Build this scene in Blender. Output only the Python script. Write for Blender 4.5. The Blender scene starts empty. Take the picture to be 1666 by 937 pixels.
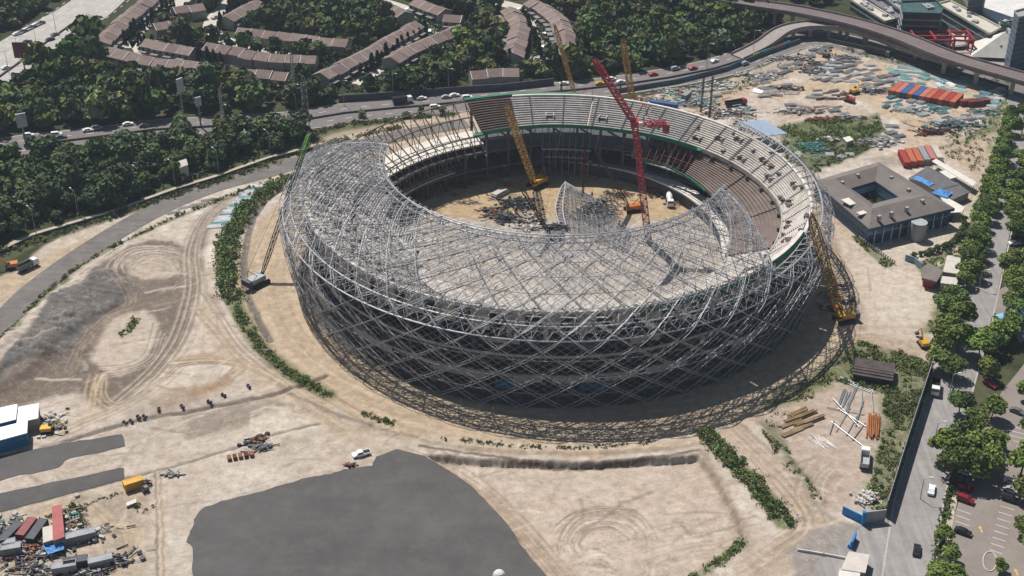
import bpy, math, random
import numpy as np
from mathutils import Vector, Matrix
random.seed(7); RNG = np.random.default_rng(11)
scene = bpy.context.scene
C = scene.collection
# ---------------------------------------------------------------- camera
CAMH = 235.0; PITCH = math.radians(30.76); FPX = 2200.0
cd = bpy.data.cameras.new('camera'); cam = bpy.data.objects.new('camera', cd); C.objects.link(cam)
cam.location = (0, 0, CAMH); cam.rotation_euler = (math.pi/2-PITCH, 0, 0)
cd.sensor_width = 36; cd.lens = 36*FPX/1666; cd.clip_start = 1; cd.clip_end = 6000
scene.camera = cam
# ---------------------------------------------------------------- light
SAZ = math.atan2(12.5, -8.5); SEL = math.radians(58.5)       # direction towards the sun
sl = bpy.data.lights.new('sun', 'SUN'); sl.energy = 5.0; sl.angle = math.radians(0.53); sl.color = (1, .965, .91)
sun = bpy.data.objects.new('sun', sl); C.objects.link(sun); sun.location = (0, 0, 500)
sd = Vector((math.cos(SAZ)*math.cos(SEL), math.sin(SAZ)*math.cos(SEL), math.sin(SEL)))
sun.rotation_euler = sd.to_track_quat('Z', 'Y').to_euler()
w = bpy.data.worlds.new('World'); scene.world = w; w.use_nodes = True
nt = w.node_tree; nt.nodes.clear()
sky = nt.nodes.new('ShaderNodeTexSky'); sky.sky_type = 'NISHITA'; sky.sun_disc = False
sky.sun_elevation = SEL; sky.sun_rotation = math.pi/2-SAZ; sky.air_density = 1.2; sky.dust_density = 1.0
bg = nt.nodes.new('ShaderNodeBackground'); bg.inputs[1].default_value = 0.05
wo = nt.nodes.new('ShaderNodeOutputWorld')
nt.links.new(sky.outputs[0], bg.inputs[0]); nt.links.new(bg.outputs[0], wo.inputs[0])
vs = scene.view_settings; vs.view_transform = 'Standard'; vs.look = 'None'; vs.exposure = 0.14; vs.gamma = 1; vs.use_curve_mapping = False
scene.cycles.max_bounces = 5; scene.cycles.diffuse_bounces = 3; scene.cycles.transparent_max_bounces = 6
# ---------------------------------------------------------------- helpers
cp, sp = math.cos(PITCH), math.sin(PITCH)
def P(px, py, z=0.0):                       # where the line of sight through a point of the photo meets height z
    X = px-833; Y = 468.5-py
    dy = FPX*cp+Y*sp; dz = -FPX*sp+Y*cp
    t = (z-CAMH)/dz
    return (X*t, dy*t)
def PP(pts, z=0.0): return [P(a, b, z) for a, b in pts]
def catmull(pts, n=6):
    p = [np.array(q, float) for q in pts]
    if len(p) < 3: return [tuple(q) for q in p]
    p = [2*p[0]-p[1]]+p+[2*p[-1]-p[-2]]; out = []
    for i in range(1, len(p)-2):
        for k in range(n):
            t = k/n
            out.append(tuple(.5*((2*p[i])+(p[i+1]-p[i-1])*t+(2*p[i-1]-5*p[i]+4*p[i+1]-p[i+2])*t*t+(3*p[i]-p[i-1]-3*p[i+1]+p[i+2])*t**3)))
    out.append(tuple(p[-2])); return out
def resample(pts, step):
    pts = [np.array(q, float) for q in pts]; L = [0]
    for a, b in zip(pts, pts[1:]): L.append(L[-1]+np.hypot(*(b-a)[:2]))
    n = max(1, int(round(L[-1]/step))); out = []
    for k in range(n+1):
        s = L[-1]*k/n; i = min(max(np.searchsorted(L, s)-1, 0), len(pts)-2)
        t = (s-L[i])/max(1e-6, L[i+1]-L[i]); out.append(pts[i]*(1-t)+pts[i+1]*t)
    return out
def tag(o, label=None, cat=None, group=None, kind=None):
    if label: o['label'] = label
    if cat: o['category'] = cat
    if group: o['group'] = group
    if kind: o['kind'] = kind
    return o
def empty(name, loc=(0, 0, 0), rz=0.0):
    o = bpy.data.objects.new(name, None); C.objects.link(o); o.location = loc; o.rotation_euler = (0, 0, rz); o.empty_display_size = .5
    return o
def copy_tree(o, parent=None):
    c = o.copy(); C.objects.link(c)
    if parent is not None: c.parent = parent
    for ch in KIDS.get(o.name, []): copy_tree(ch, c)
    return c
KIDS = {}
def link(name, me, parent=None, loc=None):
    o = bpy.data.objects.new(name, me); C.objects.link(o)
    if parent is not None:
        o.parent = parent; KIDS.setdefault(parent.name, []).append(o)
    if loc is not None: o.location = loc
    return o
ORD = ['first','second','third','fourth','fifth','sixth','seventh','eighth','ninth','tenth','eleventh','twelfth','thirteenth','fourteenth','fifteenth','sixteenth','seventeenth','eighteenth','nineteenth','twentieth']
def ordn(i):
    if i < 20: return ORD[i]
    t = {2:'twenty',3:'thirty',4:'forty',5:'fifty'}[(i+1)//10]; u = (i+1) % 10
    return t+'-'+ORD[u-1] if u else {2:'twentieth',3:'thirtieth',4:'fortieth',5:'fiftieth'}[(i+1)//10]
# ---------------------------------------------------------------- materials
MATS = {}
def mat(name, col, rough=.8, metal=0.0, var=.15, scale=1.0, bump=0.0, objvar=0.0, attr=None, dirt=None, spec=.3, streak=None):
    if name in MATS: return MATS[name]
    m = bpy.data.materials.new(name); m.use_nodes = True; MATS[name] = m
    n = m.node_tree; N = n.nodes; L = n.links
    b = N['Principled BSDF']; b.inputs['Roughness'].default_value = rough; b.inputs['Metallic'].default_value = metal
    b.inputs['Specular IOR Level'].default_value = spec
    geo = N.new('ShaderNodeNewGeometry')
    def noise(sc, det=4, ro=.6):
        t = N.new('ShaderNodeTexNoise'); t.inputs['Scale'].default_value = sc; t.inputs['Detail'].default_value = det; t.inputs['Roughness'].default_value = ro
        L.new(geo.outputs['Position'], t.inputs['Vector']); return t
    def mix(kind, fac, a, bb):
        x = N.new('ShaderNodeMix'); x.data_type = 'RGBA'; x.blend_type = kind
        if isinstance(fac, float): x.inputs[0].default_value = fac
        else: L.new(fac, x.inputs[0])
        for s, i in ((a, 6), (bb, 7)):
            if isinstance(s, tuple): x.inputs[i].default_value = (*s[:3], 1)
            else: L.new(s, x.inputs[i])
        return x.outputs[2]
    if attr:
        a = N.new('ShaderNodeAttribute'); a.attribute_name = attr; base = a.outputs['Color']
    else: base = tuple(col)
    def ramp(src, lo, hi, f0=.3, f1=.7):
        mr = N.new('ShaderNodeMapRange'); mr.inputs[1].default_value = f0; mr.inputs[2].default_value = f1
        mr.inputs[3].default_value = lo; mr.inputs[4].default_value = hi; L.new(src, mr.inputs[0]); return mr.outputs[0]
    def scalecol(c, f):
        x = N.new('ShaderNodeVectorMath'); x.operation = 'SCALE'
        if isinstance(c, tuple): x.inputs[0].default_value = c[:3]
        else: L.new(c, x.inputs[0])
        L.new(f, x.inputs[3]); return x.outputs[0]
    t = noise(.35*scale)
    c = scalecol(base, ramp(t.outputs[0], 1-var, 1+var))
    t2 = noise(2.3*scale, 5, .7)
    c = scalecol(c, ramp(t2.outputs[0], 1-var*.7, 1+var*.7))
    if streak:
        mp = N.new('ShaderNodeMapping'); L.new(geo.outputs['Position'], mp.inputs[0]); mp.inputs['Rotation'].default_value = (0, 0, streak[0]); mp.inputs['Scale'].default_value = (streak[1], streak[2], 1)
        ts = N.new('ShaderNodeTexNoise'); ts.inputs['Scale'].default_value = 1; ts.inputs['Detail'].default_value = 5; ts.inputs['Distortion'].default_value = .6; L.new(mp.outputs[0], ts.inputs['Vector'])
        c = scalecol(c, ramp(ts.outputs[0], 1-streak[3], 1+streak[3], .35, .65))
    if objvar:
        oi = N.new('ShaderNodeObjectInfo')
        c = scalecol(c, ramp(oi.outputs['Random'], 1-objvar, 1+objvar, 0, 1))
        h = N.new('ShaderNodeHueSaturation'); L.new(ramp(oi.outputs['Random'], .5-objvar*.05, .5+objvar*.05, 0, 1), h.inputs[0]); h.inputs[1].default_value = 1; h.inputs[2].default_value = 1
        L.new(c, h.inputs['Color']); c = h.outputs[0]
    if dirt:
        td = noise(.8*scale, 6, .75)
        c = mix('MIX', ramp(td.outputs[0], 0.0, dirt[3] if len(dirt) > 3 else .7, .48, .68), c, tuple(dirt[:3]))
    if isinstance(c, tuple): b.inputs['Base Color'].default_value = (*c, 1)
    else: L.new(c, b.inputs['Base Color'])
    if bump:
        tb = noise(3*scale, 6, .7); bp = N.new('ShaderNodeBump'); bp.inputs['Strength'].default_value = 1; bp.inputs['Distance'].default_value = bump
        L.new(tb.outputs[0], bp.inputs['Height']); L.new(bp.outputs[0], b.inputs['Normal'])
    return m
# ---------------------------------------------------------------- mesh builder
class MB:
    def __init__(s): s.v = []; s.f = []; s.n = 0; s.m = []
    def add(s, v, f, mi=0):
        v = np.asarray(v, float).reshape(-1, 3); s.v.append(v); b = s.n
        s.f.extend([tuple(i+b for i in q) for q in f]); s.m.extend([mi]*len(f)); s.n += len(v); return s
    def box(s, c, d, rz=0.0, mi=0, z0=False):
        x, y, z = d[0]/2, d[1]/2, d[2]/2; ca, sa = math.cos(rz), math.sin(rz)
        if z0: c = (c[0], c[1], c[2]+z)
        v = [(sx*x, sy*y, sz*z) for sz in (-1, 1) for sx, sy in ((-1,-1),(1,-1),(1,1),(-1,1))]
        v = [(c[0]+a*ca-b*sa, c[1]+a*sa+b*ca, c[2]+e) for a, b, e in v]
        return s.add(v, [(3,2,1,0),(4,5,6,7),(0,1,5,4),(1,2,6,5),(2,3,7,6),(3,0,4,7)], mi)
    def prism(s, pts, z0, z1, mi=0):
        n = len(pts); A = sum(pts[i][0]*pts[(i+1) % n][1]-pts[(i+1) % n][0]*pts[i][1] for i in range(n))
        if A < 0: pts = pts[::-1]
        v = [(p[0], p[1], z0) for p in pts]+[(p[0], p[1], z1) for p in pts]
        return s.add(v, [tuple(range(n))[::-1], tuple(range(n, 2*n))]+[(i, (i+1) % n, n+(i+1) % n, n+i) for i in range(n)], mi)
    def tube(s, a, b, r, n=4, r2=None, mi=0, cap=True):
        a = np.asarray(a, float); b = np.asarray(b, float); d = b-a; L = np.linalg.norm(d)
        if L < 1e-6: return s
        d /= L; u = np.cross(d, (0, 0, 1.) if abs(d[2]) < .9 else (1., 0, 0)); u /= np.linalg.norm(u); w_ = np.cross(d, u)
        r2 = r if r2 is None else r2
        an = np.arange(n)*2*math.pi/n+math.pi/4; ring = np.cos(an)[:, None]*u+np.sin(an)[:, None]*w_
        f = [(i, (i+1) % n, n+(i+1) % n, n+i) for i in range(n)]
        if cap: f += [tuple(range(n))[::-1], tuple(range(n, 2*n))]
        return s.add(np.vstack([a+ring*r, b+ring*r2]), f, mi)
    def path(s, pts, r, n=4, mi=0):
        for a, b in zip(pts, pts[1:]): s.tube(a, b, r, n, mi=mi, cap=False)
        return s
    def mesh(s, name, mats):
        me = bpy.data.meshes.new(name)
        if s.n:
            me.from_pydata(np.vstack(s.v).tolist(), [], s.f)
        if not isinstance(mats, (list, tuple)): mats = [mats]
        for m in mats: me.materials.append(m)
        if len(mats) > 1 and s.n: me.polygons.foreach_set('material_index', s.m)
        me.update(); return me
    def build(s, name, mats, parent=None, loc=None): return link(name, s.mesh(name, mats), parent, loc)
def lattice(mb, a, b, w0, w1=None, bays=None, r=.12, up=(0, 0, 1), wm=None, rl=None):
    """square lattice boom from a to b, side w0 -> w1"""
    a = np.asarray(a, float); b = np.asarray(b, float); d = b-a; L = np.linalg.norm(d); d /= L
    u = np.cross(d, up); u = u/np.linalg.norm(u) if np.linalg.norm(u) > 1e-3 else np.array((1., 0, 0)); w_ = np.cross(u, d)
    w1 = w0 if w1 is None else w1; wm = wm or max(w0, w1); bays = bays or max(3, int(L/(wm*1.3))); rl = rl or r*.6
    R = []
    for i in range(bays+1):
        t = i/bays; h = w0+(wm-w0)*min(1, t/.12) if t < .5 else w1+(wm-w1)*min(1, (1-t)/.12)
        h /= 2; c = a+d*L*t
        R.append([c+u*h*sx+w_*h*sy for sx, sy in ((-1,-1),(1,-1),(1,1),(-1,1))])
    for k in range(4):
        mb.path([q[k] for q in R], r)
    for i in range(bays):
        for k in range(4):
            k2 = (k+1) % 4
            mb.tube(R[i][k], R[i+1][k2], rl, 4, cap=False) if (i+k) % 2 else mb.tube(R[i][k2], R[i+1][k], rl, 4, cap=False)
            mb.tube(R[i][k], R[i][k2], rl, 4, cap=False)
    return mb
_G = {}
def vnoise(x, y, sc, seed):
    if seed not in _G: _G[seed] = np.random.default_rng(seed).random((257, 257))
    g = _G[seed]; X = x/sc+100.3; Y = y/sc+57.7
    xi = np.floor(X).astype(int); yi = np.floor(Y).astype(int); fx = X-xi; fy = Y-yi
    fx = fx*fx*(3-2*fx); fy = fy*fy*(3-2*fy); xi %= 256; yi %= 256
    return (g[xi, yi]*(1-fx)+g[xi+1, yi]*fx)*(1-fy)+(g[xi, yi+1]*(1-fx)+g[xi+1, yi+1]*fx)*fy
def fbm(x, y, sc, seed, o=4):
    r = 0; a = 1; t = 0
    for i in range(o): r = r+a*vnoise(x, y, sc/2**i, seed+i); t += a; a *= .55
    return r/t
def inpoly(x, y, poly):
    ins = np.zeros(x.shape, bool); n = len(poly)
    for i in range(n):
        (x1, y1), (x2, y2) = poly[i][:2], poly[(i+1) % n][:2]
        if y1 == y2: continue
        c = ((y1 > y) != (y2 > y)) & (x < (x2-x1)*(y-y1)/(y2-y1)+x1); ins ^= c
    return ins
def segdist(x, y, a, b):
    dx, dy = b[0]-a[0], b[1]-a[1]; L = dx*dx+dy*dy+1e-9
    t = np.clip(((x-a[0])*dx+(y-a[1])*dy)/L, 0, 1)
    return np.hypot(x-a[0]-t*dx, y-a[1]-t*dy)
SCX, SCY = 14.8, 414.2                                       # stadium centre
# ================================================================ ground sheet
def axis(spans, far):
    a = []
    for lo, hi, st in spans: a += list(np.arange(lo, hi, st))
    a.append(spans[-1][1])
    st = 8
    lo, hi = a[0], a[-1]; L = []; R = []
    while lo > -far: lo -= st; L.append(lo); hi2 = hi+st; R.append(hi2); hi = hi2; st *= 1.35
    return np.array(L[::-1]+a+R)
GX = axis([(-330, -215, 2.3), (-215, 245, .4), (245, 340, 1.6)], 3200)
GY = axis([(225, 245, 2), (245, 405, .38), (405, 470, .6), (470, 700, 1.15), (700, 860, 4)], 3500)
X, Y = np.meshgrid(GX, GY, indexing='ij')
COL = np.zeros(X.shape+(3,)); H = np.zeros(X.shape)
WX = X+(fbm(X, Y, 9, 3)-.5)*5; WY = Y+(fbm(X, Y, 9, 23)-.5)*5
WX2 = X+(fbm(X, Y, 2.5, 43)-.5)*1.2; WY2 = Y+(fbm(X, Y, 2.5, 63)-.5)*1.2
N1 = fbm(X, Y, 30, 5); N2 = fbm(X, Y, 7, 9); N3 = fbm(X, Y, 2.2, 13)
def win(pts, m):
    xs = [p[0] for p in pts]; ys = [p[1] for p in pts]
    i0, i1 = np.searchsorted(GX, [min(xs)-m, max(xs)+m]); j0, j1 = np.searchsorted(GY, [min(ys)-m, max(ys)+m])
    return slice(max(i0, 0), i1), slice(max(j0, 0), j1)
def blend(s, a, col):
    col = np.asarray(col, float); COL[s] = COL[s]*(1-a[..., None])+col*a[..., None]
def gpoly(px, col, a=1.0, soft=1.0, warp=1, dh=0.0, hs=None, world=False, nz=0.0):
    pts = px if world else PP(px)
    s = win(pts, soft+4)
    x, y = ((WX[s], WY[s]) if warp == 1 else (WX2[s], WY2[s]) if warp == 2 else (X[s], Y[s]))
    if x.size == 0: return
    D = np.full(x.shape, 1e9)
    for p, q in zip(pts, pts[1:]+pts[:1]): D = np.minimum(D, segdist(x, y, p, q))
    ins = inpoly(x, y, pts); D = np.where(ins, D, -D)
    k = np.clip(.5+D/(2*soft), 0, 1); k = k*k*(3-2*k)
    if nz: k = k*np.clip((N2[s]-.5+nz*.3)*6, 0, 1)
    if col is not None: blend(s, k*a, col)
    if dh: 
        kk = np.clip(.5+D/(2*(hs or soft)), 0, 1); H[s] += dh*kk*kk*(3-2*kk)
def gstroke(px, wd, col, a=1.0, soft=.6, warp=2, dh=0.0, world=False, smooth=True, nz=0.0):
    pts = px if world else PP(px)
    if smooth: pts = catmull(pts, 5)
    s = win(pts, wd+soft+2)
    x, y = ((WX[s], WY[s]) if warp == 1 else (WX2[s], WY2[s]) if warp == 2 else (X[s], Y[s]))
    if x.size == 0: return
    D = np.full(x.shape, 1e9)
    gx, gy = GX[s[0]], GY[s[1]]; m = wd+soft+6
    for p, q in zip(pts, pts[1:]):
        i0, i1 = np.searchsorted(gx, [min(p[0], q[0])-m, max(p[0], q[0])+m]); j0, j1 = np.searchsorted(gy, [min(p[1], q[1])-m, max(p[1], q[1])+m])
        D[i0:i1, j0:j1] = np.minimum(D[i0:i1, j0:j1], segdist(x[i0:i1, j0:j1], y[i0:i1, j0:j1], p, q))
    k = np.clip((wd/2+soft/2-D)/soft, 0, 1); k = k*k*(3-2*k)
    if nz: k = k*np.clip((N2[s]-.5+nz*.3)*6, 0, 1)
    if col is not None: blend(s, k*a, col)
    if dh: H[s] += dh*k
def swarm(px, width, n, a=.3, cols=None, wob=1.0, w=.55, seed=1, world=False):
    rg = random.Random(seed); pts = px if world else PP(px); pts = [np.array(p) for p in catmull(pts, 6)]
    nrm = []
    for i in range(len(pts)):
        d = pts[min(i+1, len(pts)-1)]-pts[max(i-1, 0)]; d = d/(np.hypot(*d)+1e-9); nrm.append(np.array((-d[1], d[0])))
    cols = cols or [(.52, .43, .33), (.30, .23, .17), (.42, .34, .26)]
    for k in range(n):
        o = rg.gauss(0, width*.33); ph = rg.random()*6; fr = rg.uniform(.05, .25); c = rg.choice(cols)
        i0 = rg.randint(0, max(0, len(pts)//3)); i1 = len(pts)-rg.randint(0, max(0, len(pts)//3))
        for tr in (0, 2.0):
            q = [tuple(pts[i]+nrm[i]*(o+tr+wob*math.sin(ph+i*fr))) for i in range(i0, i1)]
            if len(q) > 1: gstroke(q, w*.75, c, min(.95, a*1.7*rg.uniform(.5, 1)), .4, warp=0, world=True, smooth=False)
PALE = (.485, .412, .345); TAN = (.40, .30, .205); BRN = (.22, .165, .12); GREY = (.115, .108, .102); GRN = (.10, .125, .045)
# forest floor / scrub everywhere
base = np.array((.045, .052, .025)); COL[:] = base*(.7+.8*N2[..., None]); 
dryp = np.clip((N1-.55)*5, 0, 1); blend((slice(None), slice(None)), dryp*.35, (.16, .14, .08))
SITE = [(-400, 640), (0, 452), (120, 372), (300, 312), (420, 272), (520, 236), (640, 203), (770, 175), (900, 168), (1040, 160), (1090, 150), (1170, 135), (1260, 100), (1330, 70), (1400, 74), (1500, 96), (1600, 122), (1650, 140), (1630, 200), (1612, 260), (1592, 330), (1560, 440), (1530, 520), (1535, 600), (1445, 850), (1480, 880), (1430, 1010), (1400, 1300), (-500, 1300)]
gpoly(SITE, PALE, soft=1.5)
s_ = (slice(None), slice(None))
site = inpoly(X, Y, PP(SITE)).astype(float)
blend(s_, site*np.clip((N1-.45)*3, 0, 1)*.5, (.36, .275, .20))
blend(s_, site*np.clip((N2-.55)*4, 0, 1)*.65, (.62, .56, .49))
blend(s_, site*np.clip((.42-N2)*5, 0, 1)*.35, (.27, .21, .155))
H += site*(N2-.5)*.35
# --- stadium apron: ring road
R_ = np.hypot(X-SCX, Y-SCY); A_ = np.degrees(np.arctan2(Y-SCY, X-SCX))
ang = np.degrees(np.arctan2(WY-SCY, WX-SCX))
k = np.clip((113-np.hypot(WX-SCX, WY-SCY))/2, 0, 1); blend(s_, k*.85, (.40, .30, .20))
k = np.clip((R_-86)/4, 0, 1)*np.clip((112-R_)/4, 0, 1)*np.clip((fbm(R_*3, A_*.35, 8, 77)-.45)*6, 0, 1); blend(s_, k*.5, (.52, .41, .29))
k = np.clip((80-R_)/3, 0, 1); blend(s_, k*.8, (.42, .30, .17))
for r in np.arange(92, 112, 1.1):
    c = [(.50, .40, .29), (.30, .225, .15), (.44, .34, .24)][int(r*7) % 3]
    a0 = random.uniform(150, 200); q = [(SCX+(r+1.3*math.sin(t*.05+r))*math.cos(math.radians(t)), SCY+(r+1.3*math.sin(t*.05+r))*math.sin(math.radians(t))) for t in np.arange(a0, a0+random.uniform(80, 190), 3)]
    gstroke(q, .6, c, .45, .6, world=True, smooth=False)
k = np.clip((89.5-np.hypot(WX2-SCX, WY2-SCY))/1.2, 0, 1)*np.clip((np.hypot(X-SCX, Y-SCY)-72)/2, 0, 1)*((A_ < 25) | (A_ > 160)); blend(s_, k*.9, (.075, .068, .062))  # shade under shell and stands painted into the soil colour
# playing field dirt tracks
for k in range(26):
    cx_ = SCX+random.uniform(-40, 30); cy_ = SCY+random.uniform(0, 55); r = random.uniform(8, 40); a0 = random.uniform(0, 360)
    q = [(cx_+r*math.cos(math.radians(t)), cy_+.6*r*math.sin(math.radians(t))) for t in np.arange(a0, a0+random.uniform(50, 160), 6)]
    gstroke(q, .8, random.choice([(.55, .42, .27), (.30, .21, .12), (.46, .34, .22)]), .4, 1.2, world=True, smooth=False)
rr0 = random.Random(31)
# --- left yard
def Z(l): return [(x/2.396, 325+y/2.396) for x, y in l]
BR = (.145, .112, .088)
gpoly(Z([(440, 215), (500, 180), (600, 150), (680, 165), (720, 190), (755, 110), (800, 50), (850, 10), (905, -20), (890, 10), (830, 80), (790, 180), (780, 330), (755, 460), (725, 560), (650, 640), (560, 730), (490, 790), (400, 810), (300, 760), (200, 770), (60, 800), (-150, 830), (-150, 700), (180, 560), (300, 400), (380, 260)]), BR, .92, 1.6)
gpoly(Z([(380, 255), (455, 285), (520, 345), (512, 400), (430, 440), (380, 480), (330, 520), (290, 590), (265, 640), (180, 690), (60, 725), (0, 745), (-150, 830), (-150, 780), (0, 655), (60, 590), (130, 490), (190, 390), (320, 330)]), (.128, .120, .114), .95, 1.0)
gpoly(Z([(390, 530), (440, 470), (500, 440), (560, 430), (600, 465), (615, 540), (590, 600), (540, 650), (480, 690), (400, 670), (345, 620)]), (.50, .415, .34), .85, 1.5)
gpoly(Z([(480, 235), (560, 200), (640, 200), (700, 240), (705, 280), (640, 315), (560, 320), (500, 300)]), (.50, .415, .335), .75, 1.6)
gpoly(Z([(520, 740), (640, 660), (720, 640), (760, 660), (700, 720), (600, 780), (540, 800)]), (.56, .48, .40), .6, 2)
gpoly(Z([(780, 480), (880, 560), (930, 620), (720, 620), (700, 600)]), (.50, .40, .32), .5, 2)
gpoly(Z([(570, 800), (650, 740), (780, 720), (900, 690), (880, 720), (760, 770), (640, 810)]), (.30, .20, .12), .75, 2, nz=2)
gpoly(Z([(670, 620), (800, 600), (950, 620), (960, 640), (700, 640)]), (.31, .21, .13), .7, 1.5)
gpoly(Z([(740, 885), (970, 805), (1090, 772), (1120, 800), (960, 855), (770, 925)]), (.25, .20, .165), .85, .8, warp=2)
gpoly(Z([(980, 850), (1010, 825), (1090, 815), (1150, 850), (1160, 890), (1100, 937), (1000, 937), (970, 900)]), (.56, .48, .40), .8, .8)
DK = (.155, .118, .09); LT = (.58, .50, .42); TN = (.50, .38, .25)
def trk(z, col, n=3, sp_=1.6, w_=.4, a=.65, seed=0):
    rq = random.Random(seed+int(z[0][0])); pts = [np.array(q) for q in catmull(PP(z), 8)]
    for k in range(n):
        o = (k-(n-1)/2)*sp_+rq.uniform(-.4, .4); q = []
        for i in range(len(pts)):
            d = pts[min(i+1, len(pts)-1)]-pts[max(i-1, 0)]; d = d/(np.hypot(*d)+1e-9); q.append(tuple(pts[i]+np.array((-d[1], d[0]))*(o+.25*math.sin(i*.15+k))))
        gstroke(q, w_*rq.uniform(.7, 1.4), col, a*rq.uniform(.6, 1), .35, warp=0, world=True, smooth=False)
for k in range(26):                                  # loops of wheel tracks round the pale island
    rx = rr0.uniform(70, 165); ry = rx*rr0.uniform(.42, .58); a0 = rr0.uniform(150, 260); n_ = rr0.randint(9, 20); cx_, cy_ = 600+rr0.uniform(-18, 18), 262+rr0.uniform(-14, 14)
    trk(Z([(cx_+rx*math.cos(math.radians(a0+12*t)), cy_+ry*math.sin(math.radians(a0+12*t))) for t in range(n_)]), [DK, LT, (.30, .24, .19)][k % 3], 2, 2.0, .45, .6, k)
for k in range(16):
    o = (k-8)*6; trk(Z([(895+o*.3, -10), (800+o*.5, 80), (755+o*.7, 200), (765+o*.9, 340), (740+o, 460), (690+o, 570), (600+o, 680), (480+o*1.3, 790)]), [DK, (.31, .25, .2), (.27, .21, .165), LT][k % 4], 2, 1.9, .4, .5, k)
for k in range(9):
    o = k*9-40; trk(Z([(455+o*.4, 300), (510+o*.5, 400), (420+o*.4, 460), (330+o*.4, 560), (280+o*.6, 660)]), [DK, (.33, .26, .2)][k % 2], 2, 1.9, .4, .5, k)
for k in range(10):
    trk(Z([(600+k*5, 480+k*6), (560+k*4, 600+k*3), (480, 640+k*4), (380+k*2, 650+k*5)]), [DK, LT][k % 2], 1, 1, .5, .55, k)
trk(Z([(385, 680), (365, 740), (350, 850), (300, 900)]), TN, 4, 1.6, .8, .8); trk(Z([(395, 690), (395, 760), (440, 800), (520, 790)]), TN, 3, 1.5, .7, .8); trk(Z([(370, 680), (360, 740)]), DK, 2, 2.2, .3, .6)
for k in range(7): trk(Z([(1330, 870+k*6), (1180, 770+k*5), (1060, 680+k*4), (950, 640+k*3), (820, 625+k*2), (660, 630+k*4)]), [TN, DK, (.34, .24, .15), LT][k % 4], 2, 1.5, .5, .75, k)
for k in range(6): trk(Z([(760+k*9, 420+k*12), (830+k*7, 500+k*8), (900+k*6, 590+k*5), (980, 650)]), [(.27, .19, .135), (.24, .175, .13)][k % 2], 2, 1.8, .45, .7, k)
for k in range(4): trk(Z([(790+k*6, 360), (850+k*5, 450), (940, 570), (1050, 660)]), (.27, .2, .15), 2, 1.9, .4, .7, k)
for k in range(8): trk(Z([(200, 900+k*5), (330, 850+k*4), (480, 790+k*3), (620, 700+k*4), (700, 640+k*3)]), [TN, DK, LT][k % 3], 2, 1.8, .5, .55, k)
for k in range(5): trk(Z([(600, 820+k*6), (740, 770+k*4), (860, 700+k*5), (930, 640)]), (.30, .2, .12), 2, 1.6, .5, .55, k)
# road around the apron on the left outside the hedge
gstroke([(330, 500), (372, 570), (430, 622), (500, 668), (570, 705), (650, 745)], 6, (.42, .33, .24), .6, 3)
# green hedge strips (ground under them) and ditch
gstroke([(470, 290), (420, 320), (385, 360), (367, 400), (368, 450), (385, 500), (420, 560), (470, 605), (535, 642)], 5.5, GRN, .8, 2.5, nz=3)
trk([(418, 560), (470, 610), (540, 650), (610, 690)], (.16, .12, .09), 2, 3, .8, .7)
gstroke([(475, 300), (440, 320), (415, 350), (402, 390), (398, 440), (402, 480), (440, 555)], 2.2, (.13, .12, .11), .9, 1, dh=-.8)
# grey asphalt pads left are sheets; scars between them
gpoly([(200, 640), (440, 640), (470, 665), (330, 705), (205, 735)], (.33, .27, .22), .5, 3)
gpoly([(305, 680), (405, 652), (415, 690), (300, 716)], (.27, .22, .18), .8, 1.5, warp=2)
gstroke([(410, 670), (440, 662), (470, 668), (480, 690), (440, 702), (412, 695), (410, 672)], 1.2, (.55, .47, .38), .7, 1)
gstroke([(60, 733), (200, 690), (330, 665), (450, 640), (530, 612)], 1.6, (.12, .095, .075), .75, 1.2, dh=-.7)
gstroke([(-20, 838), (200, 780), (330, 745), (470, 700), (520, 690)], 1.0, (.16, .125, .095), .75, 1.0, dh=-.3)
for o_, c_ in ((0, (.16, .12, .09)), (4, (.55, .45, .34)), (9, (.30, .23, .17)), (13, (.5, .41, .31))):
    gstroke([(254+o_*.8, 768), (255+o_, 850), (258+o_*1.15, 960)], .8, c_, .8, .6, smooth=False)
gpoly([(-50, 850), (200, 790), (240, 800), (235, 960), (-50, 960)], (.38, .29, .20), .6, 3)
swarm([(20, 850), (120, 812), (180, 840), (210, 880), (200, 940)], 9, 12, .4, [(.5, .4, .28), (.3, .23, .16), (.48, .36, .22)], seed=8)
gpoly([(150, 800), (200, 815), (230, 850), (190, 845)], (.25, .22, .2), .5, 2.5)
# bottom middle and right pit
PIT = [(692, 740), (800, 748), (950, 752), (1060, 746), (1136, 740), (1165, 775), (1195, 830), (1210, 870), (1180, 905), (1120, 935), (1080, 980), (900, 980), (860, 900), (800, 820), (740, 765)]
gpoly(PIT, (.47, .375, .30), .7, 1.5, dh=-2.3, hs=.7, warp=2)
gstroke([(684, 725), (760, 737), (870, 750), (930, 754), (1000, 750), (1080, 741), (1138, 731)], 1.1, (.13, .095, .07), .9, .6, warp=2)  # dark stroke paints the shaded bank face above the pit
gstroke([(690, 716), (760, 729), (900, 737), (1040, 733), (1138, 722)], 1.8, (.30, .23, .175), .6, 1.0, dh=.3)
gstroke([(1140, 733), (1165, 775), (1195, 830), (1212, 870)], 2.6, (.25, .19, .145), .6, 2)
def Z2(l): return [(650+x/2.563, 690+y/2.563) for x, y in l]
for k in range(17):
    rx = 105+k*6; ry = 62+k*5.6; cx_, cy_ = 850+rr0.uniform(-8, 8)+k*1.2, 470+rr0.uniform(-8, 8); a0 = rr0.uniform(150, 185); n_ = rr0.randint(13, 19)
    trk(Z2([(cx_+rx*math.cos(math.radians(a0+11*t)), cy_+ry*math.sin(math.radians(a0+11*t))) for t in range(n_)]), [(.23, .175, .13), (.26, .2, .155), (.6, .52, .44)][k % 3], 1, 1, .38, .75, k)
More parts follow.
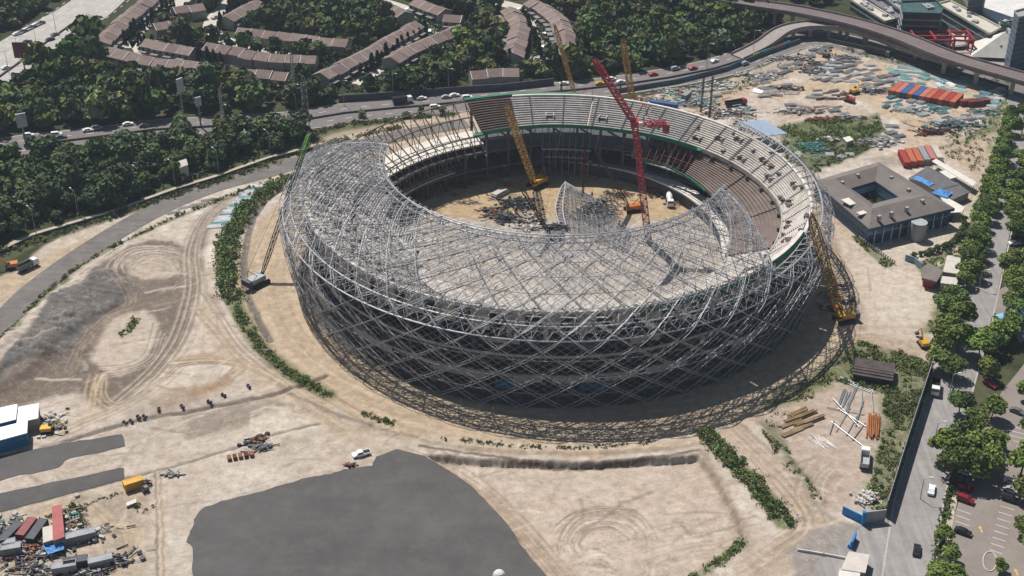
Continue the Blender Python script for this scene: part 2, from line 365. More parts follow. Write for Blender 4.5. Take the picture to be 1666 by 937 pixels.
for k in range(5): trk(Z2([(640+k*10, 430-k*10), (700+k*12, 370-k*6), (820+k*6, 335-k*3), (990, 330+k*6)]), (.24, .18, .135), 2, 1.7, .35, .6, k)
for k in range(13): x_ = 790+rr0.uniform(0, 80); y_ = 490+k*8; trk(Z2([(x_, y_), (x_+22, y_+4), (x_+40, y_+14)]), [(.22, .17, .13), (.6, .52, .44)][k % 2], 1, 1, .6, .8, k)
for k in range(16): y_ = 370+k*11; trk(Z2([(1010+rr0.uniform(0, 30), y_+30), (1150, y_+18), (1250+rr0.uniform(0, 100), y_)]), [(.34, .27, .21), (.58, .5, .42)][k % 2], 1, 1, .3, .35, k)
for k in range(9): trk(Z2([(990+k*8, 540), (1000+k*9, 580), (980+k*8, 633)]), (.3, .22, .17), 1, 1, .3, .5, k)
swarm([(650, 738), (740, 775), (820, 840), (880, 905), (940, 975)], 7, 16, .6, [(.3, .225, .165), (.55, .45, .35), (.36, .28, .2)], seed=9)
for k in range(20):
    a = random.uniform(.0, 1); q = [(1150+a*40-120*t+random.uniform(-3, 3), 830+a*60+20*t*t+8*t) for t in (0, .3, .6, 1)]
    gstroke(q, .4, random.choice([(.55, .47, .38), (.32, .25, .19)]), .4, .5)
gstroke([(700, 712), (800, 722), (950, 728), (1080, 717), (1180, 690)], 3, (.47, .39, .31), .7, 1.5)
# embankment path from apron to the gate
gpoly([(1170, 700), (1200, 690), (1250, 740), (1330, 830), (1370, 860), (1400, 880), (1290, 930), (1180, 965), (1140, 965), (1270, 880), (1290, 850), (1225, 770)], (.40, .31, .225), .8, 2)
swarm([(1185, 700), (1240, 755), (1310, 845), (1260, 895), (1170, 950)], 6, 12, .45, [(.28, .215, .16), (.5, .41, .31)], seed=12)
gstroke([(1205, 690), (1265, 745), (1340, 835), (1400, 862)], 1.6, (.20, .155, .12), .6, 1.4)
gstroke([(1150, 705), (1190, 750), (1240, 800), (1275, 850)], 5.5, GRN, .9, 2, nz=3)
gstroke([(1120, 940), (1160, 915), (1205, 880)], 4, GRN, .7, 2, nz=2)
gpoly([(1290, 905), (1310, 870), (1345, 850), (1400, 850), (1440, 862), (1440, 960), (1290, 960)], (.27, .245, .225), .9, 1.5)
# laydown yard beside the fence
gpoly([(1230, 680), (1360, 620), (1430, 630), (1425, 760), (1400, 820), (1340, 830), (1290, 780)], (.40, .31, .25), .8, 3)
for k in range(22):
    r = 40+k*3.2; q = [(1400-r*math.cos(math.radians(t)), 800-.75*r*math.sin(math.radians(t))) for t in range(-10, 60, 10)]
    gstroke(q, .5, random.choice([(.5, .42, .34), (.27, .2, .16), (.33, .25, .2)]), .45, .5)
gpoly([(1395, 555), (1520, 590), (1500, 660), (1440, 835), (1400, 820), (1425, 760), (1440, 640), (1360, 620), (1250, 670), (1240, 655), (1330, 600)], GRN, .85, 2.5)
gpoly([(1430, 620), (1500, 640), (1480, 720), (1430, 760)], (.2, .17, .1), .4, 4)
gpoly([(1385, 800), (1420, 795), (1425, 830), (1390, 832)], (.48, .43, .37), .7, 1.5)
gpoly([(1230, 685), (1290, 770), (1320, 810), (1335, 800), (1290, 740), (1260, 690)], (.1, .11, .05), .7, 1.5, nz=2)
# right apron / office forecourt
gpoly([(1345, 350), (1380, 380), (1420, 410), (1560, 380), (1550, 450), (1530, 520), (1505, 560), (1395, 540), (1390, 470)], (.46, .385, .31), .9, 2)
gpoly([(1400, 430), (1500, 440), (1510, 520), (1420, 520)], (.56, .48, .40), .6, 4)
gpoly([(1385, 530), (1505, 565), (1500, 590), (1400, 560)], (.36, .27, .2), .8, 2)
gstroke([(1340, 345), (1360, 420), (1382, 470), (1400, 530)], 5, (.30, .24, .19), .5, 2)
gpoly([(1425, 400), (1560, 372), (1566, 388), (1545, 412), (1500, 420), (1445, 428)], (.50, .43, .35), .9, 1, warp=0)
gpoly([(1385, 385), (1400, 385), (1455, 430), (1440, 437)], GRN, .8, 1, warp=2)
gpoly([(1490, 430), (1545, 405), (1575, 380), (1590, 400), (1560, 470), (1510, 455)], (.08, .11, .03), .9, 1.5)
# upper right storage yard
gpoly([(1060, 160), (1170, 140), (1330, 75), (1400, 80), (1400, 100), (1330, 90), (1200, 150), (1150, 190)], (.17, .16, .10), .5, 4, nz=2)
YT = (.45, .335, .225)
swarm([(1130, 185), (1200, 150), (1280, 118), (1350, 85)], 8, 10, .6, [YT, (.52, .4, .28)], seed=21)
gstroke([(1130, 185), (1200, 150), (1280, 118), (1350, 85), (1400, 78)], 9, YT, .8, 3)
gstroke([(1380, 110), (1440, 100), (1430, 120), (1400, 140)], 8, YT, .8, 3)
gstroke([(1260, 155), (1330, 140), (1400, 150), (1440, 175), (1490, 205), (1490, 250), (1440, 262)], 11, YT, .8, 4)
gstroke([(1490, 205), (1560, 180), (1590, 140), (1540, 115), (1460, 95)], 9, YT, .8, 4)
gstroke([(1415, 160), (1500, 130), (1530, 118)], 7, YT, .7, 3)
gpoly([(1290, 165), (1390, 170), (1440, 200), (1380, 190), (1270, 190)], (.42, .32, .25), .6, 3)
gpoly([(1505, 235), (1610, 212), (1615, 240), (1590, 290), (1560, 270)], (.43, .325, .24), .9, 2)
gpoly([(1265, 205), (1320, 195), (1430, 205), (1440, 230), (1400, 250), (1330, 280), (1280, 262)], (.07, .10, .025), .9, 2.5)
gpoly([(1340, 200), (1430, 185), (1440, 210), (1380, 220)], (.06, .085, .025), .8, 2)
gpoly([(1400, 255), (1480, 255), (1490, 270), (1440, 268)], (.3, .27, .24), .8, 1.5)
gpoly([(1530, 240), (1580, 230), (1640, 140), (1668, 140), (1640, 300), (1600, 380), (1560, 470), (1540, 540), (1500, 540), (1545, 440), (1560, 400), (1585, 330), (1600, 290), (1620, 215)], (.09, .12, .035), .85, 2)
gstroke([(1640, 150), (1632, 200), (1612, 260)], 3, (.45, .38, .25), .6, 2, nz=2)
gstroke([(1597, 300), (1580, 340), (1560, 400), (1545, 420), (1525, 430)], 2, (.5, .42, .32), .8, 1.2)
# verge between access road and forest
gpoly([(-60, 480), (20, 440), (120, 395), (230, 345), (230, 360), (120, 415), (0, 500), (-60, 540)], (.42, .31, .20), .7, 2)
gstroke([(0, 425), (60, 395), (190, 350), (330, 305), (440, 268), (540, 235)], 5, (.09, .095, .05), .8, 2)
gstroke([(60, 500), (120, 440), (200, 395), (310, 345), (400, 312)], 2, (.12, .13, .06), .7, 1.5, nz=2)
gstroke([(20, 545), (60, 490), (110, 455)], 3, GRN, .8, 2, nz=2)
gpoly([(460, 225), (560, 200), (700, 190), (770, 185), (770, 240), (560, 262), (480, 268)], (.42, .33, .245), .8, 3)
gpoly([(480, 222), (560, 202), (640, 198), (560, 214), (490, 235)], (.07, .085, .035), .8, 2)
# gravel heap relief on the left: ridges of dumped loads
def bump_at(px, py, r, h, e=1.0):
    x0, y0 = P(px, py); s = win([(x0, y0)], r*2.5); d = ((WX[s]-x0)/r)**2+((WY[s]-y0)/(r*e))**2; H[s] += h*np.exp(-d)
HEAP = inpoly(WX, WY, PP([(185, 435), (205, 470), (200, 500), (150, 520), (110, 545), (80, 575), (0, 600), (-60, 660), (-60, 560), (20, 545), (70, 490), (130, 450)])).astype(float)
# smooth the heap mask separably
for ax in (0, 1):
    for _ in range(14): HEAP = (HEAP+.5*(np.roll(HEAP, 1, ax)+np.roll(HEAP, -1, ax)))/2
H += HEAP*(.9+.7*np.abs(np.sin((Y*.9+X*.3)+4*N2))*N2+.8*N3)
for i in range(6):
    for j in range(5): bump_at(35+i*24-j*7+random.uniform(-8, 8), 515+j*13+random.uniform(-5, 5), random.uniform(1.6, 3), random.uniform(.5, 1.1))
for i in range(9): bump_at(-10+i*12, 640-i*9, 3.0, .9)
gpoly([(0, 610), (60, 580), (110, 570), (100, 600), (40, 650), (0, 670)], (.16, .12, .09), .7, 2)
# small banks
for p in ([(455, 620), (520, 660), (600, 690)], [(20, 540), (60, 490), (100, 460)], [(1230, 690), (1290, 760), (1335, 815)], [(1150, 705), (1200, 760), (1260, 830)]): gstroke(p, 2.5, None, 1, 2, dh=.6)
gstroke([(470, 640), (540, 672), (600, 692), (680, 712)], 1.0, (.15, .12, .09), .6, 1, nz=3)

# ---------------------------------------------------------------- paved sheets
def ribbon_pts(px, wd, world=False):
    pts = [np.array(p) for p in catmull(px if world else PP(px), 8)]; L = []; R = []
    for i in range(len(pts)):
        d = pts[min(i+1, len(pts)-1)]-pts[max(i-1, 0)]; d = d/(np.hypot(*d)+1e-9); n = np.array((-d[1], d[0]))
        ww = (wd if not isinstance(wd, (list, tuple)) else wd[0]+(wd[1]-wd[0])*i/(len(pts)-1))/2
        L.append(pts[i]+n*ww); R.append(pts[i]-n*ww)
    return pts, L, R
SH = []
def sheet_ribbon(name, px, wd, m, z=.06, world=False):
    c, L, R = ribbon_pts(px, wd, world); mb = MB(); n = len(L)
    v = [(p[0], p[1], z) for p in L]+[(p[0], p[1], z) for p in R]
    mb.add(v, [(n+i, n+i+1, i+1, i) for i in range(n-1)]); SH.append((name, mb, m)); w0 = wd if not isinstance(wd, (list, tuple)) else max(wd)
    s = win(c, w0); D = np.full(X[s].shape, 1e9)
    for p, q in zip(c, c[1:]): D = np.minimum(D, segdist(X[s], Y[s], p, q))
    k = np.clip((w0/2+1.5-D)/1.0, 0, 1); H[s] = H[s]*(1-k)-.03*k
    return c, L, R
def sheet_poly(name, px, m, z=.06, jit=0.0, step=1.5, world=False):
    pts = px if world else PP(px)
    pts = [tuple(p) for p in resample(list(pts)+[pts[0]], step)[:-1]]
    if jit:
        a = np.array(pts); nx = fbm(a[:, 0], a[:, 1], 5, 91)-.5; ny = fbm(a[:, 0], a[:, 1], 5, 95)-.5; fx = fbm(a[:, 0], a[:, 1], 1.2, 98)-.5
        pts = [(p[0]+jit*4*nx[i]+jit*fx[i], p[1]+jit*4*ny[i]-jit*fx[i]) for i, p in enumerate(pts)]
    A = sum(pts[i][0]*pts[(i+1) % len(pts)][1]-pts[(i+1) % len(pts)][0]*pts[i][1] for i in range(len(pts)))
    if A < 0: pts = pts[::-1]
    mb = MB(); mb.add([(p[0], p[1], z) for p in pts], [tuple(range(len(pts)))]); SH.append((name, mb, m))
    s = win(pts, 4); D = np.full(X[s].shape, 1e9)
    for p, q in zip(pts, pts[1:]+pts[:1]): D = np.minimum(D, segdist(X[s], Y[s], p, q))
    k = np.clip(np.where(inpoly(X[s], Y[s], pts), 1, 1-D/1.2), 0, 1); H[s] = H[s]*(1-k)-.03*k
asph = mat('asphalt_grey', (.145, .132, .122), .9, var=.16, scale=.35, streak=(.5, .03, .6, .12), bump=.03, dirt=(.26, .22, .18, .45))
pad_m = mat('fresh_bitumen', (.088, .083, .081), .92, var=.14, scale=.14, streak=(.5, .02, .09, .07), bump=.02, dirt=(.13, .115, .105, .6))
conc_r = mat('concrete_road', (.40, .37, .34), .85, var=.12, scale=.4, dirt=(.28, .25, .22, .4))
ave_m = mat('avenue_concrete', (.27, .25, .24), .88, var=.12, scale=.35, streak=(-.25, .6, .04, .12), dirt=(.2, .18, .17, .4))
park_m = mat('parking_asphalt', (.235, .20, .175), .9, var=.10, scale=.3, dirt=(.17, .15, .13, .4))
hw_m = mat('highway_asphalt', (.165, .145, .14), .9, var=.10, scale=.3, dirt=(.25, .22, .2, .3))
path_m = mat('pale_path', (.42, .36, .28), .9, var=.15)
st_m = mat('street_concrete', (.50, .46, .40), .9, var=.15)
HW2 = [(-160, 262), (40, 236), (160, 223), (250, 211), (340, 206), (430, 201), (500, 194), (560, 184), (640, 176), (700, 171), (780, 163), (860, 153), (940, 146), (1010, 138), (1090, 126), (1160, 112), (1215, 95), (1260, 76), (1300, 64), (1350, 64), (1410, 78), (1500, 101), (1580, 122), (1666, 146), (1800, 180)]
sheet_ribbon('highway', HW2, 22, hw_m, .10)
HW1 = [(-200, 215), (-60, 150), (30, 90), (80, 55), (135, 20), (185, -20)]
sheet_ribbon('motorway', HW1, [46, 26], conc_r, .10)
ACC = [(-160, 660), (-60, 585), (0, 527), (60, 468), (150, 403), (250, 344), (340, 306), (440, 278), (520, 254), (600, 233), (690, 212), (760, 200)]
sheet_ribbon('access_road', ACC, 10, asph, .07)
sheet_ribbon('footpath', [(-60, 440), (0, 408), (53, 382), (187, 342), (290, 305), (347, 288), (440, 256), (520, 236), (600, 214), (680, 200)], 2.6, path_m, .06)
sheet_poly('asphalt_pad', [(645, 731), (690, 742), (740, 770), (790, 815), (830, 860), (862, 905), (890, 940), (900, 1000), (310, 1000), (312, 890), (300, 880), (312, 862), (313, 845), (330, 828), (400, 805), (500, 778), (605, 757), (612, 742)], pad_m, .06, jit=.5)
sheet_poly('asphalt_strip', [(-60, 762), (0, 742), (100, 722), (200, 707), (203, 726), (110, 748), (98, 760), (30, 774), (-60, 800)], pad_m, .06, jit=.4)
sheet_poly('asphalt_strip', [(-60, 818), (0, 803), (80, 786), (200, 761), (203, 780), (100, 806), (0, 833), (-60, 850)], pad_m, .06, jit=.2)
AVE = [(1468, 1010), (1484, 880), (1500, 790), (1530, 690), (1556, 600), (1580, 520), (1600, 440), (1617, 370), (1634, 300), (1650, 230), (1660, 180), (1668, 140)]
_, AVL, AVR = sheet_ribbon('avenue', AVE, [13.5, 10.5], ave_m, .07)
sheet_poly('side_road', [(1408, 850), (1440, 852), (1462, 880), (1420, 1000), (1300, 1000), (1330, 915), (1380, 880)], ave_m, .064, jit=.3)
sheet_poly('car_park', [(1530, 1000), (1550, 850), (1572, 770), (1600, 700), (1628, 640), (1668, 590), (1760, 590), (1840, 1000)], park_m, .064)
sheet_poly('forecourt', [(1636, 520), (1612, 505), (1628, 470), (1690, 440), (1700, 520), (1660, 560)], park_m, .064)
sheet_ribbon('footpath', [(1536, 905), (1546, 845), (1558, 790), (1575, 720)], 1.6, path_m, .075)
for k_, p_ in enumerate([[(203, 78), (223, 52), (256, 28), (295, 2), (330, -20)], [(222, 66), (243, 92), (300, 97), (360, 100), (430, 108)], [(385, -8), (345, 35), (356, 60), (400, 76), (440, 82), (520, 84)],
        [(573, 136), (605, 118), (640, 92), (695, 66), (716, 44), (676, 21), (610, -2)], [(812, 4), (852, 16), (878, 40), (886, 68), (872, 106)]]):
    sheet_ribbon('street', p_, [8, 8.5][k_ > 2], st_m, .06)
sheet_poly('plaza', [(1480, 62), (1520, 40), (1560, 30), (1660, 95), (1666, 110), (1600, 108), (1530, 90)], mat('plaza_paving', (.36, .30, .28), .9, var=.2), .05)
# pale concrete dust under the roofed half of the bowl
k = np.clip((74-np.hypot(WX-SCX, WY-SCY))/3, 0, 1)*np.clip((SCY+33-WY)/6, 0, 1); k2 = k*(.75+.25*np.clip((N2-.4)*5, 0, 1)); blend(s_, k2*.9, (.40, .365, .335))
blend(s_, k*np.clip((N3-.55)*6, 0, 1)*.6, (.22, .19, .17)); blend(s_, k*np.clip((.42-N2)*8, 0, 1)*.5, (.56, .52, .48))
# overall mottling: small scars, damp patches, scraped streaks
rr = random.Random(99)
for k in range(420):
    px, py = rr.uniform(-40, 1440), rr.uniform(420, 960)
    x, y = P(px, py)
    if not inpoly(np.array([x]), np.array([y]), PP(SITE))[0] or math.hypot(x-SCX, y-SCY) < 108: continue
    a = rr.uniform(0, 3.14) if rr.random() < .4 else rr.gauss(.35, .3); L = rr.uniform(2, 9); cv_ = rr.uniform(-.15, .15)
    q = [(x+t*L*math.cos(a+cv_*t), y+t*L*math.sin(a+cv_*t)) for t in (-1, -.5, 0, .5, 1)]
    gstroke(q, rr.uniform(.4, 1.3), rr.choice([(.25, .19, .14), (.31, .24, .18), (.60, .52, .44), (.20, .155, .12), (.56, .47, .38)]), rr.uniform(.25, .6), .8, warp=2, world=True, smooth=False, nz=rr.choice([0, 2]))
fine = np.abs(fbm(X*1.0, Y*2.2, 3.0, 201)-.5)*2; blend(s_, site*np.clip((.10-fine)*9, 0, 1)*.4, (.22, .17, .13))
fine = np.abs(fbm(X*2.0+Y, Y*1.2, 4.0, 221)-.5)*2; blend(s_, site*np.clip((.08-fine)*10, 0, 1)*.32, (.60, .53, .45))
n_x, n_y = X.shape
me = bpy.data.meshes.new('ground')
co = np.stack([X, Y, H-.02], -1).reshape(-1, 3).astype(np.float32)
idx = np.arange(n_x*n_y).reshape(n_x, n_y); q = np.stack([idx[:-1, :-1], idx[1:, :-1], idx[1:, 1:], idx[:-1, 1:]], -1).reshape(-1, 4).astype(np.int32)
me.vertices.add(len(co)); me.vertices.foreach_set('co', co.ravel())
me.loops.add(q.size); me.loops.foreach_set('vertex_index', q.ravel())
me.polygons.add(len(q)); me.polygons.foreach_set('loop_start', np.arange(0, q.size, 4, dtype=np.int32)); me.polygons.foreach_set('loop_total', np.full(len(q), 4, np.int32))
me.polygons.foreach_set('use_smooth', np.ones(len(q), bool)); me.update(calc_edges=True)
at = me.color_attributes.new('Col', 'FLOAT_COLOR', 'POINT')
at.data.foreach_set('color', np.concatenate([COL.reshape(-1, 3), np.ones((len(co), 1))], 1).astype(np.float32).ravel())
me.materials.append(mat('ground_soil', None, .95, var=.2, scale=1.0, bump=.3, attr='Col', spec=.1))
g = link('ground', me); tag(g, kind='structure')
def gz(x, y):
    i = min(max(np.searchsorted(GX, x), 0), len(GX)-1); j = min(max(np.searchsorted(GY, y), 0), len(GY)-1); return float(H[i, j])

for name, mb, m in SH: tag(mb.build(name, m), kind='structure')
# ================================================================ stadium
steel = mat('shell_steel', (.36, .36, .375), .5, .15, var=.2, scale=1, spec=.5)
steel_t = mat('thin_steel', (.25, .25, .265), .6, .2, var=.25)
steel_b = mat('rusty_steel', (.13, .085, .06), .8, .1, var=.3)
conc = mat('pale_concrete', (.48, .44, .40), .9, var=.14, scale=1.2, dirt=(.30, .26, .23, .6))
conc_t = mat('tier_concrete', (.44, .405, .365), .9, var=.26, scale=.8, dirt=(.33, .28, .25, .6))
conc_w = mat('white_concrete', (.62, .58, .52), .9, var=.12, scale=.8, dirt=(.45, .40, .35, .5))
conc_d = mat('dark_concrete', (.085, .09, .098), .9, var=.25, scale=.8, dirt=(.05, .05, .055, .6))  # tone lowered to paint in the shade inside the stands; outer walls share it
brown_t = mat('brown_tier', (.175, .135, .115), .9, var=.2, scale=.6, dirt=(.13, .1, .085, .6))
net_g = mat('green_netting', (.02, .17, .10), .8, var=.25)
blk = mat('dark_formwork', (.075, .055, .045), .9, var=.25)
blue_m = mat('blue_sheet', (.03, .16, .30), .6, var=.2)
def sp_(az, R, z): a = math.radians(az); return (R*math.cos(a), R*math.sin(a), z)
ST = empty('stadium', (SCX, SCY, 0)); tag(ST, 'unfinished round stadium inside a curved lattice shell of steel tubes', 'stadium')
# profile of the shell: t 0..1 wall (base -> ring B), 1..2 roof (ring B -> oculus)
PR = catmull([(88.6, .2), (90.6, 9), (92.2, 18), (92.3, 25.7), (89.5, 28.8), (84.6, 32.2), (78.3, 35.6), (70, 38.3), (63, 39.8), (57.8, 40.3)], 10)
PL = [0]
for a, b in zip(PR, PR[1:]): PL.append(PL[-1]+math.hypot(b[0]-a[0], b[1]-a[1]))
PL = np.array(PL); PRa = np.array(PR)
IA, IB = 30, 40; LA, LB, LE = PL[IA], PL[IB], PL[-1]
def prof(l, off=0.0):
    R = np.interp(l, PL, PRa[:, 0]); z = np.interp(l, PL, PRa[:, 1])
    if off:
        e = .5; dR = np.interp(l+e, PL, PRa[:, 0])-np.interp(l-e, PL, PRa[:, 0]); dz = np.interp(l+e, PL, PRa[:, 1])-np.interp(l-e, PL, PRa[:, 1]); n = math.hypot(dR, dz)+1e-9
        R -= off*dz/n; z += off*dR/n
    return R, z
def edgeaz(l):                                     # free edges of the finished roof part
    t = min(1, max(0, (l-LB)/(LE-LB))); return -43+18*t**1.3, -198+9*t
WALL0, WALL1 = -198.0, 32.0                        # wall lattice span; roof only between edgeaz
def inside(az, l):
    if l <= LB+.01: return WALL0 <= az <= WALL1
    hi, lo = edgeaz(l); return lo <= az <= hi
def spt(az, l, off=0.0):
    R, z = prof(l, off); return sp_(az, R, z)
def diag(mb, az0, s_wall, s_roof, r, off=0.0, l0=0.0, l1=None, n=34, truss=None, curve=1.0):
    """one spiral member; az0 = azimuth at the foot"""
    l1 = LE if l1 is None else l1; prev = None; up = []; k = 0
    for i in range(n+1):
        l = l0+(l1-l0)*i/n
        az = az0+s_wall*min(l, LB)/LB+(s_roof*(max(0, l-LB)/(LE-LB))**curve)
        ok = None
        for sh in (-360, 0, 360):
            if inside(az+sh, l): ok = az+sh
        if ok is None: prev = None; continue
        p = spt(ok, l, off); q = spt(ok, l, truss) if truss else None
        if prev is not None:
            mb.tube(prev[0], p, r, 4, cap=False)
            if truss:
                mb.tube(prev[1], q, r*.7, 4, cap=False); mb.tube(prev[0], q, r*.42, 4, cap=False) if i % 2 else mb.tube(prev[1], p, r*.42, 4, cap=False)
        prev = (p, q)
    return mb
NV = 44
for k in range(NV):
    for sg in (-1, 1):
        az0 = -200+360/NV*(k+.5)
        for l0_, l1_, nn_ in ((0, LB, 22), (LB, LE, 22)):
            mb = MB(); diag(mb, az0, sg*27, (34 if sg > 0 else -20), [.155, .16][l0_ > 0], l0=l0_, l1=l1_, n=nn_, truss=-1.4, curve=1.1)
            if mb.n: mb.build('wall_truss' if l0_ == 0 else 'roof_truss', steel, ST)
mb = MB()
for k in range(NV*4):
    az0 = -200+360/(NV*4)*(k+.5)
    for sg in (-1, 1): diag(mb, az0, sg*27, (34 if sg > 0 else -20), .05, off=-.25, n=26, l0=4.5)
for k in range(NV*3):
    az0 = -200+360/(NV*3)*k
    for sg in (-1, 1): diag(mb, az0+1, sg*20, (28 if sg > 0 else -26), .085, off=-1.9, n=22, l0=LB+2)
# short webs between the two layers
rg = random.Random(4)
for k in range(2300):
    az = rg.uniform(-198, 30); l = rg.uniform(LB+2, LE)
    if inside(az, l) and inside(az+2, l): mb.tube(spt(az, l), spt(az+rg.uniform(-1.5, 1.5), l+rg.uniform(-1.5, 1.5), -1.9), .07, 4, cap=False)
o = mb.build('lattice_infill', steel_t, ST); tag(o, kind='stuff')
# strips of cleaner near-radial ribs over the roof
for k in range(58):
    az = -197+k*2.72
    mb = MB(); diag(mb, az, 0, 14 if k > 8 else 22, .15, off=.25, l0=LB, n=16, curve=1.4)
    if mb.n: mb.build('roof_rib', steel, ST)
def ring(name, l, a0, a1, r, off=0.0, m=steel, step=2.0, n=5, jit=0):
    pts = [spt(a, l, off) for a in np.arange(a0, a1+.01, step)]
    return MB().path(pts, r, n).build(name, m, ST)
ring('ring_beam', LA, -198, 40, .30); ring('ring_beam', LB, -198, 40, .30)
hi, lo = edgeaz(LE); ring('oculus_ring', LE, lo, hi, .34); ring('oculus_ring', LE-2.6, lo, hi, .30)
ring('oculus_ring', LE-1.2, lo, hi, .18, off=-1.8)
for l in (LB+4.5,): hi, lo = edgeaz(l); ring('roof_ring', l, lo, hi, .24)
for l in (LA*.25, LA*.5, LA*.76): ring('wall_ring', l, -198, 30, .11, off=-.8, m=steel_t)
for l in (LB+10, LB+16, LB+22, LB+27): hi, lo = edgeaz(l); ring('roof_ring', l, lo, hi, .10, off=-.6, m=steel_t)
# belt truss web between the two belt rings (continues round the right side)
mb = MB()
for i, a in enumerate(np.arange(-198, 40, 1.5)):
    if i % 2: continue
    mb.tube(spt(a, LA), spt(a+1.5, LB), .12, 4, cap=False); mb.tube(spt(a+3, LA), spt(a+1.5, LB), .12, 4, cap=False)
    mb.tube(spt(a, LB), sp_(a, 85.6, 27.5), .12, 4, cap=False); mb.tube(spt(a, LA), sp_(a, 86.5, 25.2), .12, 4, cap=False)
    mb.tube(sp_(a, 85.6, 27.5), spt(a+1.5, LB), .1, 4, cap=False); mb.tube(sp_(a, 86.5, 25.2), sp_(a+1.5, 85.6, 27.5), .1, 4, cap=False)
mb.path([sp_(a, 85.6, 27.5) for a in np.arange(-198, 40, 2)], .18); mb.path([sp_(a, 86.5, 25.2) for a in np.arange(-198, 40, 2)], .18)
mb.build('belt_truss', steel, ST)
# free edge trusses
for side in (0, 1):
    mb = MB(); A = []; B = []
    for i in range(21):
        l = LB+(LE-LB)*i/20; e = edgeaz(l)[side]; d = .0; A.append(spt(e, l, .1)); B.append(spt(e+(-2.4 if side == 0 else 2.8), l, .1))
    mb.path(A, .3, 5); mb.path(B, .24, 5)
    for i in range(20): mb.tube(A[i], B[i+1] if i % 2 else B[i], .12, 4, cap=False)
    mb.build('edge_truss', steel, ST)
for a in (-186, -170): 
    p0, p1 = spt(a, LB+1, .4), spt(a-4, LB+10, .5); MB().tube(p0, p1, .3, 5).build('loose_strut', steel, ST)
# ------------------------------------------------ seating bowl
def lerp(a, b, t): return a+(b-a)*t
def tri(az, tab):
    az = (az+180) % 360-180; xs = [t[0] for t in tab]
    return float(np.interp(az, xs, [t[1] for t in tab]))
T_UO = [(-180, 84), (-120, 82), (-97, 80.5), (-60, 80), (-23, 84), (0, 86), (60, 84), (113, 84), (180, 84)]     # upper tier outer radius
T_UI = [(-180, 70), (-90, 69), (-23, 76), (0, 78), (30, 75), (70, 70.5), (90, 70), (113, 68), (180, 70)]      # upper tier inner radius
T_LI = [(-180, 57), (-90, 57), (0, 60.5), (27, 64), (50, 68), (180, 60)]
T_UZ = [(-180, 28), (-97, 28.5), (-23, 28), (0, 27), (90, 26.5), (180, 28)]
def tierR(az, t): return lerp(tri(az, T_UI), tri(az, T_UO), t)
def stepped(name, a0, a1, ri, ro, zi, zo, rows, m, th=.9, step=2.0, mats=None):
    mb = MB(); N = max(2, int(abs(a1-a0)/step)); azs = np.linspace(a0, a1, N+1)
    def f(v, az): return v(az) if callable(v) else v
    prof_ = []
    for az in azs:
        p = []; R0, R1, z0, z1 = f(ri, az), f(ro, az), f(zi, az), f(zo, az)
        p.append((R0, z0-th))
        for i in range(rows):
            p.append((lerp(R0, R1, i/rows), lerp(z0, z1, (i+1)/rows))); p.append((lerp(R0, R1, (i+1)/rows), lerp(z0, z1, (i+1)/rows)))
        p.append((R1, z1-th)); prof_.append(p)
    n = len(prof_[0]); v = [sp_(az, q[0], q[1]) for az, p in zip(azs, prof_) for q in p]
    F = [(i*n+j, i*n+(j+1) % n, (i+1)*n+(j+1) % n, (i+1)*n+j) for i in range(N) for j in range(n)]
    F += [tuple(range(n))[::-1], tuple(N*n+j for j in range(n))]
    mb.add(v, F); return mb.build(name, m, ST)
UI = lambda a: tri(a, T_UI); UO = lambda a: tri(a, T_UO); UZ = lambda a: tri(a, T_UZ); LI = lambda a: tri(a, T_LI)
ZI = 20.5
secs = [(-204, -190), (-189.6, -172), (-171.5, -152), (-151.6, -132), (-131.6, -112), (-111.6, -92), (-91.5, -72), (-71.6, -52), (-51.6, -23), (-22.5, -4), (-3.6, 14), (14.5, 30), (30.4, 46), (46.4, 62), (62.5, 78), (78.4, 100.5)]
tier_g = mat('grey_tier_concrete', (.33, .31, .295), .9, var=.25, scale=.8, dirt=(.22, .20, .19, .7))
for a0, a1 in secs: stepped('upper_tier', a0+.05, a1-.05, UI, UO, ZI, UZ, 13, conc_t if a1 < 47 else tier_g, th=1.0)
o = stepped('upper_tier', 100.6, 112.5, UI, UO, ZI, UZ, 13, blk, th=1.0); tag(o, 'upper tier section still under dark brown formwork')
stepped('front_terrace', -190, -28, lambda a: tri(a, [(-180, 50), (-90, 32), (-28, 52), (170, 50)]), lambda a: LI(a)+.5, 4.0, 12.0, 14, conc_t, th=.8)
for a0, a1 in [(-200, -150), (-149, -100), (-99, -50), (-49, -20), (-19, 2), (2.6, 22), (22.6, 41)]:
    stepped('lower_tier', a0+.05, a1-.05, LI, lambda a: UI(a)+.8, 12.3, 19.2, 14, brown_t if a0 > -30 else conc_t, th=.8)
def slab(name, a0, a1, r0, r1, z, th, m, step=3.0, parent=ST):
    mb = MB(); azs = np.linspace(a0, a1, max(2, int((a1-a0)/step)+1)); v = []; F = []
    f = lambda v_, a: v_(a) if callable(v_) else v_
    for a in azs: v += [sp_(a, f(r0, a), z-th), sp_(a, f(r1, a), z-th), sp_(a, f(r1, a), z), sp_(a, f(r0, a), z)]
    for i in range(len(azs)-1):
        for j in range(4): F.append((i*4+j, i*4+(j+1) % 4, (i+1)*4+(j+1) % 4, (i+1)*4+j))
    F += [(3, 2, 1, 0), tuple(len(v)-4+j for j in range(4))]
    return mb.add(v, F).build(name, m, parent)
